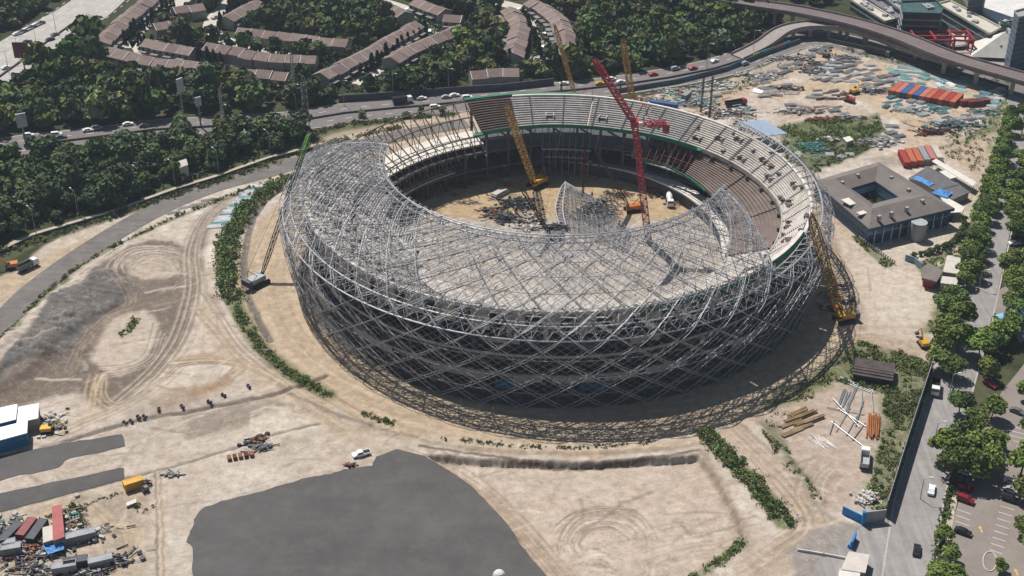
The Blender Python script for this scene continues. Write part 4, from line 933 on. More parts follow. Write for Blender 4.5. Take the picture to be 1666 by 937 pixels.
# conifers along the housing streets
v, c = [], []
cv = []
for i in range(2):
    n = 150; z = rgv.random(n); r = (1-z)**.7*.9+.1; a = rgv.random(n)*6.28; p = np.stack([r*np.cos(a), r*np.sin(a), z*7+.4], 1)
    t = rgv.normal(size=(n, 3)); t /= np.linalg.norm(t, axis=1)[:, None]; b = np.cross(t, rgv.normal(size=(n, 3))); b /= np.linalg.norm(b, axis=1)[:, None]; s = .5
    cv.append(quads_mesh('crown', np.stack([p-t*s, p-b*s, p+t*s, p+b*s], 1).reshape(-1, 3), np.repeat(np.array((.028, .045, .022))[None]*rgv.uniform(.6, 1.4, (n, 1)), 4, 0), leaf_m))
ctr = MB().tube((0, 0, -.2), (0, 0, 3), .14, 5, .08).mesh('trunk', bark_m)
for nm, pxs in (('upper left', [(203+i*6.4, 66-i*4.6) for i in range(13)]), ('lower left', [(228+i*11, 74+i*2.1) for i in range(13)]), ('middle', [(384-i*3.5, 6+i*5) for i in range(9)]), ('diagonal', [(588+i*8.5, 121-i*5.8) for i in range(13)]), ('curved', [(852+i*2.6, 30+i*5.6) for i in range(11)]), ('short', [(808+i*4, 102) for i in range(7)])):
    for i, (px, py) in enumerate(pxs):
        x, y = P(px+random.uniform(-2, 2), py+5); e = empty('conifer', (x, y, 0), random.random()*6); s = random.uniform(.7, 1.2); e.scale = (s*1.3, s*1.3, s)
        link('crown', random.choice(cv), e); link('trunk', ctr, e); tag(e, 'narrow dark conifer, %s from the near end along the %s housing street' % (ordn(i), nm), 'conifer', 'conifers lining the housing streets')
# ================================================================ houses and buildings
roofm = mat('clay_roof', (.20, .145, .13), .85, var=.2, scale=1.2, objvar=.18, dirt=(.12, .085, .075, .5))
cream = mat('cream_wall', (.33, .30, .265), .85, var=.12, objvar=.1)
whitew = mat('white_trim', (.60, .57, .52), .8, var=.1)
glassm = mat('window_glass', (.03, .045, .06), .25, var=.1, spec=.6)
porchm = mat('grey_porch', (.20, .18, .18), .85, var=.2, objvar=.2)
def house(w=7.2, d=9.4):
    e = empty('townhouse'); hw, hd = w/2-.02, d/2
    mb = MB(); v = [(-hw, -hd, -.1), (hw, -hd, -.1), (hw, hd, -.1), (-hw, hd, -.1), (-hw, -hd, 4.6), (hw, -hd, 4.6), (hw, hd, 4.6), (-hw, hd, 4.6), (-hw, 0, 6.5), (hw, 0, 6.5)]
    mb.add(v, [(0, 1, 5, 4), (2, 3, 7, 6), (1, 2, 6, 9, 5), (3, 0, 4, 8, 7), (3, 2, 1, 0)]); wl = mb.build('wall', cream, e)
    mb = MB(); o = .45
    for sg in (-1, 1):
        a = [(-hw+.02, sg*(hd+o), 4.45), (hw-.02, sg*(hd+o), 4.45), (hw-.02, 0, 6.62), (-hw+.02, 0, 6.62)]; b = [(x, y, z+.16) for x, y, z in a]
        f = [(0, 1, 2, 3)[::-1], (4, 5, 6, 7), (0, 1, 5, 4), (2, 3, 7, 6), (1, 2, 6, 5), (3, 0, 4, 7)]
        mb.add(a+b, f if sg < 0 else [q[::-1] for q in f])
    rf = mb.build('roof', roofm, e)
    mb = MB(); x = hw-.12
    mb.add([(x, -hd-.45, 4.5), (x+.25, -hd-.45, 4.5), (x+.25, 0, 6.95), (x, 0, 6.95), (x, hd+.45, 4.5), (x+.25, hd+.45, 4.5), (x, -hd-.45, 4.75), (x+.25, -hd-.45, 4.75), (x, hd+.45, 4.75), (x+.25, hd+.45, 4.75)], [(6, 7, 2, 3), (3, 2, 9, 8), (0, 6, 3), (1, 2, 7), (4, 3, 8), (5, 9, 2), (0, 1, 7, 6), (5, 4, 8, 9)])
    mb.build('party_wall', whitew, rf)
    MB().box((-.8, -hd-1.4, 2.7), (4.2, 2.8, .3)).build('porch_roof', porchm, e)
    for wx in (-1.9, 1.6):
        win_ = MB().box((wx, -hd-.02, 3.5), (1.5, .1, 1.2)).build('window', glassm, wl); 
    MB().box((1.2, -hd-.03, 1.1), (1.0, .1, 2.2)).build('door', porchm, e)
    return e
hp0 = house(); first = True; nh = 0
STREETPX = {8: 1, 9: -1}
for ri, (px, desc) in enumerate(HROWS):
    q = resample(catmull(PP(px, 5), 8), 7.2)
    for i in range(len(q)-1):
        m = (q[i]+q[i+1])/2; d = q[i+1]-q[i]; a = math.atan2(d[1], d[0])
        flip = ri in (0, 2, 3, 6, 8, 13, 15, 5)
        if ri == 8 or ri == 13: flip = False
        o = hp0 if first else copy_tree(hp0); first = False
        st = random.uniform(-.6, .6); o.location = (m[0]-math.sin(a)*st, m[1]+math.cos(a)*st, random.uniform(-.25, .15)); o.rotation_euler = (0, 0, a+(math.pi if flip else 0)); o.scale = (np.hypot(*d)/7.2, 1, 1)
        tag(o, 'brown roofed townhouse, %s %s' % (ordn(i), desc), 'house', 'townhouses in rows'); nh += 1
print('houses', nh)
# ---------------------------------------------------------------- blue office with courtyard
navy = mat('navy_fascia', (.018, .07, .15), .5, var=.15); sky_b = mat('pale_blue_wall', (.17, .27, .34), .7, var=.15)
greyroof = mat('grey_brown_roof', (.175, .15, .135), .85, var=.12, scale=.5, dirt=(.13, .11, .10, .5))
sil0 = mat('vent_metal', (.40, .40, .40), .5, .3, var=.2)
def quadlerp(c, u, v): return tuple((c[0][k]*(1-u)+c[1][k]*u)*(1-v)+(c[3][k]*(1-u)+c[2][k]*u)*v for k in (0, 1))
OC = PP([(1324, 294), (1430, 263), (1553, 338), (1414, 372)], 7.5)     # left, back, right, front corners at eaves
e = empty('office_building', ((OC[0][0]+OC[2][0])/2, (OC[0][1]+OC[2][1])/2, 0)); ox, oy = e.location.x, e.location.y
tag(e, 'low blue office building with square courtyard and broad grey hipped roof', 'building')
L_ = lambda p, z: (p[0]-ox, p[1]-oy, z)
cen = (ox, oy); ctr_px = PP([(1384, 308), (1424, 296), (1462, 322), (1420, 333)], 7.5)
def ring_pts(t): return [tuple(OC[i][k]*(1-t)+ctr_px[i][k]*t for k in (0, 1)) for i in range(4)]
mb = MB(); lv = [(0, 7.4), (.55, 10.4), (1.0, 7.9)]
V = []
for t, z in lv: V += [L_(p, z) for p in ring_pts(t)]
V += [L_(p, 7.0) for p in ring_pts(0)]+[L_(p, 7.4) for p in ring_pts(1)]
F = [];
for r in (0, 1):
    for i in range(4): F.append((r*4+i, r*4+(i+1) % 4, r*4+4+(i+1) % 4, r*4+4+i))
for i in range(4): F.append((12+i, 12+(i+1) % 4, (i+1) % 4, i)); F.append((8+i, 8+(i+1) % 4, 16+(i+1) % 4, 16+i)); F.append((12+i, 12+(i+1) % 4, 16+(i+1) % 4, 16+i)[::-1])
mb.add(V, F); rf = mb.build('roof', greyroof, e)
def wallring(name, t, z0, z1, m, th=.012):
    mb = MB(); a = ring_pts(t); b = ring_pts(t+th)
    for i in range(4): mb.add([L_(a[i], z0), L_(a[(i+1) % 4], z0), L_(b[(i+1) % 4], z0), L_(b[i], z0), L_(a[i], z1), L_(a[(i+1) % 4], z1), L_(b[(i+1) % 4], z1), L_(b[i], z1)], [(0, 1, 5, 4), (2, 3, 7, 6), (4, 5, 6, 7), (3, 2, 1, 0)])
    return mb.build(name, m, e)
wallring('fascia', -.008, 6.2, 7.3, navy); uw = wallring('upper_wall', .05, 3.8, 6.9, sky_b); wallring('floor_band', .035, 3.2, 3.9, navy); wallring('lower_wall', .07, -.1, 3.3, navy)
wallring('courtyard_wall', .975, 0, 7.6, sky_b); wallring('courtyard_fascia', 1.0, 6.6, 7.7, navy, .01); wallring('courtyard_band', .985, 3.2, 4.0, navy)
for side in range(4):
    for i in range(13):
        for t, nm in ((.049, 0), (.974+.015, 1)):
            if nm and i % 2: continue
            rp = ring_pts(t); a, b = rp[side], rp[(side+1) % 4]; u = (i+.8)/14; p = (a[0]*(1-u)+b[0]*u, a[1]*(1-u)+b[1]*u); an = math.atan2(b[1]-a[1], b[0]-a[0])
            if nm: continue
            MB().box(L_(p, 5.3), (2.2, .25, 1.5), an).build('window', glassm, uw)
for (px, py), sx, sy in (((1384, 328), 5, 5), ((1402, 347), 3.4, 2.2)):
    p = P(px, py, 9.0); t_ = MB().box(L_(p, 9.15), (sx, sy, .35), .5).build('roof_panel', whitew, e)
for i, (px, py) in enumerate([(1370, 300), (1395, 288), (1450, 292), (1478, 312), (1500, 330), (1450, 350), (1430, 356), (1475, 342)]):
    p = P(px, py, 9.2); MB().box(L_(p, 8.6), (1.3, 1.0, 1.9), .6, z0=True).build('roof_vent', sil0, rf)
# drum porch and entrance
p = P(1494, 372, 4); MB().tube(L_(p, 0), L_(p, 6.8), 2.9, 20).build('entrance_drum', mat('grey_stucco', (.33, .35, .34), .85), e)
for i in range(9):
    u = .08+i*.1; a, b = ring_pts(.02)[3], ring_pts(.02)[2]; p = (a[0]*(1-u)+b[0]*u, a[1]*(1-u)+b[1]*u); MB().tube(L_(p, 0), L_(p, 7), .22, 8).build('column', whitew, e)
# white walkway roofs, tarps, annexes
def flat_roof(name, label, cat, px, z, th, m, wall=None, inset=.4, group=None, posts=False):
    q = PP(px, z); c = (sum(p[0] for p in q)/len(q), sum(p[1] for p in q)/len(q)); e = empty(name, (c[0], c[1], 0)); tag(e, label, cat, group)
    q = [(p[0]-c[0], p[1]-c[1]) for p in q]
    MB().prism(q, z-th, z).build('roof', m, e)
    if wall:
        qq = [(p[0]*(1-inset/8), p[1]*(1-inset/8)) for p in q]; MB().prism(qq, -.1, z-th-.003).build('wall', wall, e)
    if posts:
        for p in q:
            MB().tube((p[0]*.93, p[1]*.93, 0), (p[0]*.93, p[1]*.93, z-th), .12, 6).build('post', steel_t, e)
    return e
flat_roof('covered_walkway', 'long white covered walkway roof behind the office annexes', 'walkway', [(1516, 262), (1523, 258), (1588, 296), (1583, 303)], 3.2, .2, whitew, posts=True)
flat_roof('covered_walkway', 'pale curved walkway roof at the right corner of the blue office', 'walkway', [(1525, 312), (1535, 318), (1570, 337), (1565, 345), (1545, 346)], 3.4, .2, whitew, posts=True)
flat_roof('annex', 'low dark grey roofed annex behind the blue office', 'building', [(1478, 290), (1510, 270), (1560, 300), (1522, 310)], 3.4, .3, mat('grey_felt', (.12, .115, .12), .9, var=.15), cream)
flat_roof('annex', 'dark grey flat roofed annex nearest the avenue hedge', 'building', [(1518, 308), (1556, 296), (1578, 312), (1550, 325)], 3.2, .3, mat('grey_felt', None), cream)
flat_roof('annex', 'small white roofed hut between the office annexes', 'hut', [(1528, 279), (1540, 276), (1556, 288), (1546, 291)], 3, .25, whitew, cream)
tarp = mat('blue_tarp', (.07, .22, .50), .5, var=.2, bump=.1)
def tarp_sheet(label, px, z, group=None, m=None, name='tarpaulin'):
    q = PP(px, z); n = 8; mb = MB(); g_ = np.random.default_rng(int(px[0][0])); V = []
    for i in range(n+1):
        for j in range(n+1): p = quadlerp(q, i/n, j/n); V.append((p[0], p[1], z+g_.uniform(-.18, .22)))
    F = [(i*(n+1)+j, (i+1)*(n+1)+j, (i+1)*(n+1)+j+1, i*(n+1)+j+1) for i in range(n) for j in range(n)]
    mb.add(V, F); mb.add([(a, b, c-.12) for a, b, c in V], [f[::-1] for f in F]); return tag(mb.build(name, m or tarp), label, 'tarpaulin', group)
tarp_sheet('light blue tarpaulin stretched over a lean-to behind the office', [(1484, 290), (1492, 286), (1520, 298), (1512, 303)], 3.8)
tarp_sheet('bright blue tarpaulin over a shelter at the office back right', [(1514, 314), (1528, 307), (1550, 313), (1541, 322)], 3.8)
# gatehouse
flat_roof('gatehouse', 'small gatehouse with grey roof and red base beside the forecourt entrance', 'gatehouse', [(1499, 436), (1512, 428), (1535, 440), (1524, 458), (1500, 452)], 4.0, .8, greyroof, mat('red_wall', (.30, .06, .04), .8), 2.2)
flat_roof('site_office', 'cream flat roofed site office hidden under the avenue trees', 'building', [(1541, 415), (1566, 420), (1562, 446), (1534, 442)], 3.6, .3, mat('cream_roof', (.52, .47, .42), .85, var=.1), cream)
flat_roof('site_office', 'lower cream roofed hut adjoining the flat roofed office under the avenue trees', 'building', [(1533, 449), (1560, 452), (1556, 464), (1530, 460)], 3.2, .3, mat('cream_roof', None), cream)
def wall_run(name, label, cat, px, h, th, m, z=0, cap=None, group=None):
    p = PP(px); mb = MB()
    for a, b in zip(p, p[1:]):
        an = math.atan2(b[1]-a[1], b[0]-a[0]); L = math.hypot(b[0]-a[0], b[1]-a[1]); mb.box(((a[0]+b[0])/2, (a[1]+b[1])/2, z-.1), (L+th, th, h+.1), an, z0=True)
    return tag(mb.build(name, m), label, cat, group)
wall_run('wall', 'low pale blue curved wall at the forecourt gate', 'wall', [(1473, 424), (1486, 428), (1499, 438)], 2.4, .35, sky_b)
e = empty('palisade_fence', (*P(1425, 415), 0)); tag(e, 'white palisade fence on green verge below the office', 'fence')
pp = resample(PP([(1398, 391), (1455, 430)]), 1.2)
for i, q in enumerate(pp): MB().box((q[0]-e.location.x, q[1]-e.location.y, 0), (.35, .35, 1.7), .6, z0=True).build('post', whitew, e)
mb = MB(); a, b = pp[0]-np.array(e.location)[:2], pp[-1]-np.array(e.location)[:2]; mb.tube((*a, 1.2), (*b, 1.2), .07); mb.tube((*a, .5), (*b, .5), .07); mb.build('rail', whitew, e)
# blue-white shed roof behind the stadium
flat_roof('shed', 'large open shed with shiny pale blue metal roof behind the stadium', 'shed', [(1199, 199), (1243, 194), (1281, 217), (1240, 222)], 6.5, .3, mat('pale_metal_roof', (.36, .44, .55), .35, .3, var=.08), posts=True)
flat_roof('hut', 'small white roofed hut on the green ground beyond the stadium', 'hut', [(1371, 224), (1382, 221), (1389, 227), (1378, 231)], 2.6, .2, whitew, cream)
# ---------------------------------------------------------------- shopping centre, towers, viaducts (top right)
dglass = mat('dark_glazing', (.012, .035, .05), .2, var=.3, spec=.6); band = mat('grey_band', (.30, .30, .30), .7, var=.15)
whiteroof = mat('white_flat_roof', (.60, .58, .56), .85, var=.12, scale=.3, dirt=(.42, .40, .38, .5)); creamroof = mat('cream_flat_roof', (.50, .47, .40), .85, var=.12)
def block(name, label, cat, px, h, wm, rm, floors=0, z0=0, winm=None, bandm=None, zpx=None):
    q = PP(px, h if zpx is None else zpx); c = (sum(p[0] for p in q)/len(q), sum(p[1] for p in q)/len(q)); e = empty(name, (c[0], c[1], 0)); tag(e, label, cat)
    q = [(p[0]-c[0], p[1]-c[1]) for p in q]; MB().prism(q, z0-.1, h-.4).build('wall', wm, e)
    MB().prism([(p[0]*1.01, p[1]*1.01) for p in q], h-.4, h).build('roof', rm, e)
    mb = MB(); n = len(q)
    for i in range(n):
        a, b = q[i], q[(i+1) % n]; an = math.atan2(b[1]-a[1], b[0]-a[0]); L = math.hypot(b[0]-a[0], b[1]-a[1]); MB().box(((a[0]+b[0])/2, (a[1]+b[1])/2, h), (L, .5, .9), an, z0=True).build('parapet', rm, e)
    for k_ in range(5 if cat == 'building' else 0):
        a_, b_ = random.uniform(.2, .8), random.uniform(.2, .8); t_ = quadlerp(q[:4], a_, b_); MB().box((t_[0], t_[1], h), (random.uniform(1.5, 4), random.uniform(1.5, 3), 1.1), random.random(), z0=True).build('roof_unit', sil0, e)
    for f in range(1, floors):
        MB().prism([(p[0]*1.02, p[1]*1.02) for p in q], h*f/floors-.3, h*f/floors+.3).build('floor_band', bandm or band, e)
    return e
block('shopping_centre', 'huge white flat roofed shopping centre at the top right corner', 'building', [(1570, -30), (1760, -30), (1800, 60), (1660, 62), (1600, 22)], 9, cream, whiteroof, 2)
block('shopping_wing', 'long cream roofed wing with dark shaded glass front, top right', 'building', [(1526, 7), (1545, 2), (1628, 46), (1610, 56)], 9.5, dglass, creamroof, 3)
block('shopping_wing', 'lower cream roofed wing leading toward the white tent canopy', 'building', [(1594, 58), (1616, 50), (1646, 66), (1628, 76)], 6, dglass, creamroof, 2)
block('glass_building', 'dark glass building with grey terraces beside the elevated road', 'building', [(1466, 4), (1522, 2), (1534, 14), (1530, 24), (1470, 22)], 15, dglass, mat('dark_green_roof', (.04, .09, .09), .7, var=.3), 5)
block('glass_building', 'stepped blue glass podium with pale bands below the dark glass building', 'building', [(1464, 44), (1520, 34), (1546, 46), (1542, 56), (1500, 64), (1470, 56)], 6, mat('blue_glazing', (.02, .06, .11), .25, var=.3, spec=.6), mat('dark_green_roof', None), 3)
block('parking_deck', 'cream topped parking deck, first of the long decks beside the elevated road', 'building', [(1384, 1), (1396, -4), (1456, 32), (1440, 36)], 5, dglass, creamroof, 2)
block('parking_deck', 'grey parking deck with purple toned ramp between the cream deck and the glass building', 'building', [(1402, -6), (1422, -10), (1470, 24), (1460, 32)], 5.5, dglass, mat('deck_grey', (.17, .16, .18), .9, var=.25), 3)
block('parking_deck', 'narrow grey deck at the top edge left of the glass building', 'building', [(1430, -10), (1445, -12), (1470, 8), (1466, 18)], 8, dglass, band, 3)
block('tower', 'dark grey office tower rising from the white roofs at the top edge', 'tower', [(1572, 22), (1597, 20), (1601, 12), (1577, 10)], 38, mat('tower_grey', (.12, .12, .13), .6, var=.2), band, 12, zpx=9, bandm=mat('tower_dark_band', (.2, .2, .21), .6))
block('tower', 'tall blue grey tower at the right edge beyond the white canopy', 'tower', [(1650, 20), (1672, 14), (1692, 22), (1658, 30)], 26, mat('tower_blue', (.10, .14, .19), .35, var=.1, spec=.6), band, 10, bandm=mat('tower_band', (.07, .10, .14), .5))
block('retail_box', 'low dark roofed retail box in front of the white roofs', 'building', [(1627, 33), (1656, 33), (1660, 42), (1630, 42)], 10.5, dglass, mat('dark_green_roof', None), 2)
# red steel frame and small pavilions on the plaza
redp = mat('red_paint', (.35, .03, .035), .6, var=.2)
e = empty('portal_structure', (*P(1530, 82), 0)); tag(e, 'red steel portal frame building under construction on the mall plaza', 'structure')
for i in range(4):
    for j in range(3):
        x_, y_ = -14+i*9, -6+j*6; MB().box((x_, y_, 0), (.8, .8, 7), 0, z0=True).build('column', redp, e)
for j in range(3): MB().box((-.5, -6+j*6, 7.2), (28, .7, .8)).build('beam', redp, e)
for i in range(4): MB().box((-14+i*9, 0, 7.9), (.7, 13, .6)).build('beam', redp, e)
def dome(name, label, px, py, r, h, m, cat='pavilion'):
    x, y = P(px, py); e = empty(name, (x, y, 0)); tag(e, label, cat); mb = MB(); n = 20
    rings = [(r, h*.45), (r*.92, h*.62), (r*.7, h*.85), (r*.35, h*.97), (0.05, h)]
    V = [(a*math.cos(t*2*math.pi/n), a*math.sin(t*2*math.pi/n), z) for a, z in rings for t in range(n)]; mb.add(V, [(i*n+j, i*n+(j+1) % n, (i+1)*n+(j+1) % n, (i+1)*n+j) for i in range(len(rings)-1) for j in range(n)]); mb.build('canopy', m, e)
    MB().tube((0, 0, 0), (0, 0, h*.45), r*.75, n).build('wall', dglass, e); return e
dome('pavilion', 'white domed pavilion beside the red frame on the plaza', 1552, 74, 6.5, 4, whitew); dome('pavilion', 'small white domed kiosk right of the larger domed pavilion', 1574, 66, 4, 3, whitew)
e = empty('tent_canopy', (*P(1632, 92), 0)); tag(e, 'big white tensile tent canopy beside the blue grey tower', 'canopy')
mb = MB(); V = [(-17, -4, 1.5), (-12, 9, 4), (2, 12, 6), (12, 8, 6), (14, -3, 5), (2, -8, 2), (0, 2, 12)]; mb.add(V, [(6, i, (i+1) % 6)[::-1] for i in range(6)]); mb.build('fabric', whitew, e)
for v in V[:6]: MB().tube((v[0], v[1], 0), v, .25, 6).build('mast', steel, e)
MB().tube((0, 2, 0), (0, 2, 12.5), .35, 6).build('mast', steel, e)
def viaduct(label, px, zs, wd, m, piers=9):
    n = len(px); pts = [(*P(a, b, z), z) for (a, b), z in zip(px, zs)]; pts = [np.array(p) for p in catmull(pts, 8)]
    e = empty('viaduct', (pts[0][0], pts[0][1], 0)); tag(e, label, 'viaduct'); o_ = np.array((pts[0][0], pts[0][1], 0)); L = []; R = []
    for i in range(len(pts)):
        d = pts[min(i+1, len(pts)-1)]-pts[max(i-1, 0)]; d = d[:2]/np.hypot(*d[:2]); nn = np.array((-d[1], d[0], 0)); L.append(pts[i]+nn*wd/2-o_); R.append(pts[i]-nn*wd/2-o_)
    def strip(nm, A, B, t0, t1, mm):
        mb = MB(); V = []
        for a, b in zip(A, B): V += [a+(0, 0, t0), b+(0, 0, t0), b+(0, 0, t1), a+(0, 0, t1)]
        F = [(i*4+j, i*4+(j+1) % 4, (i+1)*4+(j+1) % 4, (i+1)*4+j) for i in range(len(A)-1) for j in range(4)]; mb.add(V, F); return mb.build(nm, mm, e)
    strip('deck', L, R, -1.3, 0, m)
    for S, T in ((L, R), (R, L)):
        a = S; b = [s+(t-s)/wd*.35 for s, t in zip(S, T)]; strip('parapet', a, b, .003, .9, mat('viaduct_parapet', (.26, .22, .21), .9, var=.15))
    for i in range(3, len(pts)-2, max(2, len(pts)//piers)):
        c = (L[i]+R[i])/2
        if pts[i][2] > 3: p_ = MB().box((c[0], c[1], 0), (1.6, 1.6, pts[i][2]-2.2), 0, z0=True).build('pier', conc, e); d = L[i]-R[i]; MB().box((c[0], c[1], pts[i][2]-1.8), (wd*.7, 1.4, 1.0), math.atan2(d[1], d[0])).build('pier_cap', conc, e)
    return e
viad = mat('viaduct_deck', (.16, .125, .12), .9, var=.12, scale=.4)
viaduct('upper elevated road with brown parapets crossing the top right corner', [(1080, -22), (1180, -2), (1240, 8), (1300, 17), (1380, 34), (1460, 58), (1552, 94), (1666, 127), (1800, 165)], [9]*9, 11, viad, 14)
viaduct('lower curved flyover ramp rising beside the storage yard and joining the elevated road', [(1200, 92), (1240, 72), (1272, 50), (1305, 41), (1345, 40), (1385, 44), (1430, 58), (1500, 84), (1560, 104)], [.6, 3, 5, 6, 6.5, 6.5, 6, 5, 3.5], 8.5, mat('flyover_deck', (.30, .26, .24), .9, var=.12), 10)
wall_run('retaining_wall', 'long grey retaining wall behind the highway', 'wall', [(552, 166), (640, 160), (740, 152), (820, 147), (900, 138)], 3.2, .5, conc_d)
wall_run('median_barrier', 'grey concrete barrier along the middle of the highway', 'barrier', [(40, 238), (160, 224), (250, 212)]+[(340, 207), (430, 202), (500, 195), (560, 185), (640, 177), (700, 172), (780, 164), (860, 154), (940, 147), (1010, 139), (1090, 127), (1160, 113), (1215, 96)], .9, .5, mat('barrier_concrete', (.10, .09, .09), .9))
wall_run('median_barrier', 'dark barrier dividing the wide motorway lanes', 'barrier', [(-60, 168), (30, 104), (80, 66), (135, 28)], .9, .6, mat('barrier_concrete', None))
wall_run('boundary_wall', 'low dark boundary wall along the wood beside the footpath', 'wall', [(-60, 446), (0, 414), (53, 388), (187, 348), (290, 311), (347, 294), (440, 261), (520, 241)], 1.3, .3, conc_d)
wall_run('boundary_wall', 'painted low wall along the far storage yard edge below the highway', 'wall', [(1000, 152), (1100, 136), (1180, 116), (1240, 92), (1300, 70)], 2.2, .3, mat('mural_wall', (.10, .14, .17), .85, var=.4, scale=.4))
wall_run('boundary_wall', 'grey low wall following the elevated road above the storage yard', 'wall', [(1345, 68), (1410, 82), (1500, 106), (1580, 128), (1640, 146)], 2.0, .3, conc_d)
# mural colour panels
for i, c in enumerate([(.35, .30, .03), (.05, .22, .25), (.10, .25, .04), (.30, .05, .05), (.05, .2, .3)]):
    px = 1225+i*12; wall_run('mural_panel', ['yellow', 'teal', 'green', 'red', 'blue'][i]+' painted panel of the roadside mural wall near the flyover ramp', 'mural', [(px, 97-i*4.6), (px+11, 92.5-i*4.6)], 2.6, .5, mat('mural_%d' % i, c, .8, var=.3), group='painted mural panels')
# lane paint
paint = mat('lane_paint', (.55, .54, .50), .8, var=.15)
def dashes(px, wd_off, L=3, gap=6, w_=.18, z=.115, m=paint):
    c = [np.array(p) for p in resample(catmull(PP(px), 8), 1.0)]; mb = MB(); i = 0
    while i+L < len(c)-1:
        a, b = c[i], c[i+L]; d = (b-a)/np.hypot(*(b-a)); n = np.array((-d[1], d[0])); a = a+n*wd_off; b = b+n*wd_off
        mb.add([(*(a-n*w_), z), (*(b-n*w_), z), (*(b+n*w_), z), (*(a+n*w_), z)], [(0, 1, 2, 3)]); i += L+gap
    return mb
for off in (-5.6, 4.6): tag(dashes(HW2, off).build('lane_markings', paint), kind='structure')
for off in (-10.3, 10.3): tag(dashes(HW2, off, 12, 0, .15).build('lane_markings', paint), kind='structure')
for off in (-16, -11, -6, 6, 11, 16): tag(dashes(HW1, off, 3, 5, .2).build('lane_markings', paint), kind='structure')
tag(dashes([(-60, 594), (0, 536), (60, 477), (150, 411), (200, 382)], -5.4, 8, 0, .25, .08, st_m).build('kerb_line', st_m), kind='structure')
for off in (-6.3, 6.0): tag(dashes(AVE, off, 10, 0, .22, .085, conc_r).build('kerb_line', conc_r), kind='structure')
# parking bays
mb = MB()
for i in range(8):
    for (x0, y0), (x1, y1) in ((((1627-i*2.5), 823+i*10.2), (1650-i*2.7, 830+i*10.2)), ((1557-i*1.5, 829+i*9.5), (1580-i*1.5, 837+i*9.5)), ((1633+i*5, 690+i*9), (1662+i*5, 698+i*9))):
        if i > 3 and x0 < 1580: continue
        a, b = np.array(P(x0, y0)), np.array(P(x1, y1)); d = (b-a)/np.hypot(*(b-a)); n = np.array((-d[1], d[0]))*.11
        mb.add([(*(a-n), .085), (*(b-n), .085), (*(b+n), .085), (*(a+n), .085)], [(0, 1, 2, 3)])
tag(mb.build('bay_markings', paint), kind='structure')
yel = mat('yellow_paint', (.65, .36, .12), .8)
mb = MB()
for px, py in ((1596, 862), (1654, 932)):
    x, y = P(px, py); mb.add([(x-.2, y-1, .085), (x+.2, y-1, .085), (x+.2, y+.5, .085), (x-.2, y+.5, .085)], [(0, 1, 2, 3)]); mb.add([(x-.6, y+.5, .085), (x+.6, y+.5, .085), (x, y+1.6, .085)], [(0, 1, 2)])
tag(mb.build('arrow_markings', yel), kind='structure')
mb = MB(); mb.path([(*P(1610+11*math.cos(t), 914+16*math.sin(t)), .12) for t in np.linspace(0, 6.3, 24)], .2, 4); tag(mb.build('kerb', conc), kind='structure')
# billboards, masts and street lamps
def billboard(label, px, py, h, w_, hh, m, rz=0, screen=None):
    x, y = P(px, py); e = empty('billboard', (x, y, 0), rz); tag(e, label, 'billboard')
    MB().box((0, 0, h), (w_, .6, hh)).build('panel', m, e); MB().tube((0, .4, 0), (0, .4, h), .4, 8).build('pole', steel_t, e); MB().box((0, -.33, h), (w_*.96, .05, hh*.92)).build('poster', screen or m, e)
billboard('dark red billboard beside the wide motorway', 41, 118, 11, 7, 7.5, mat('maroon_poster', (.10, .025, .035), .6, var=.5, scale=2))
billboard('pale grey billboard standing among trees above the highway cars', 42, 232, 10, 4, 6, mat('pale_poster', (.5, .5, .52), .6, var=.2), .5)
billboard('tall narrow pale billboard on a mast in the wood', 301, 200, 17, 3.2, 6.5, mat('pale_poster', None), .9)
billboard('small white board on a mast in the wood below the tall narrow billboard', 328, 208, 12, 2.6, 4, mat('pale_poster', None), .7)
def lamp_post(label, px, py, h, arm=2.2, rz=0, group=None, double=False):
    x, y = P(px, py); e = empty('street_lamp', (x, y, 0), rz); tag(e, label, 'street lamp', group)
    MB().tube((0, 0, 0), (0, 0, h), .16, 6, .09).build('pole', steel, e)
    for sg in ((1, -1) if double else (1,)):
        a = MB().tube((0, 0, h-.1), (sg*arm, 0, h+.4), .08, 5).build('arm', steel, e); MB().box((sg*(arm+.4), 0, h+.45), (1.1, .4, .2)).build('lamp_head', whitew, a)
for i, (px, py) in enumerate([(-2, 408), (58, 378), (127, 348), (228, 310), (285, 300), (356, 280), (440, 250)]): lamp_post('grey street lamp, %s from the left along the footpath by the wood' % ordn(i), px, py, 9.5, rz=math.pi*.75, group='street lamps along the footpath')
for i, (px, py) in enumerate([(15, 120), (32, 98), (60, 76), (92, 55)]): lamp_post('double headed lamp, %s from the near end of the motorway median' % ordn(i), px, py, 11, 2.5, .8, 'lamps on the motorway median', True)
for i, (px, py) in enumerate([(366, 212), (482, 178), (560, 172), (640, 160), (730, 152), (1150, 110), (1225, 88)]): lamp_post('tall lamp, %s from the left along the highway edge' % ordn(i), px, py, 12, 2.2, -.8, 'lamps along the highway')
for i, (px, py) in enumerate([(1497, 812), (1520, 720), (1545, 640), (1592, 470)]): lamp_post('thin lamp pole, %s from the bottom beside the avenue kerb' % ordn(i), px, py, 7, 1.5, 0, 'lamp poles beside the avenue')
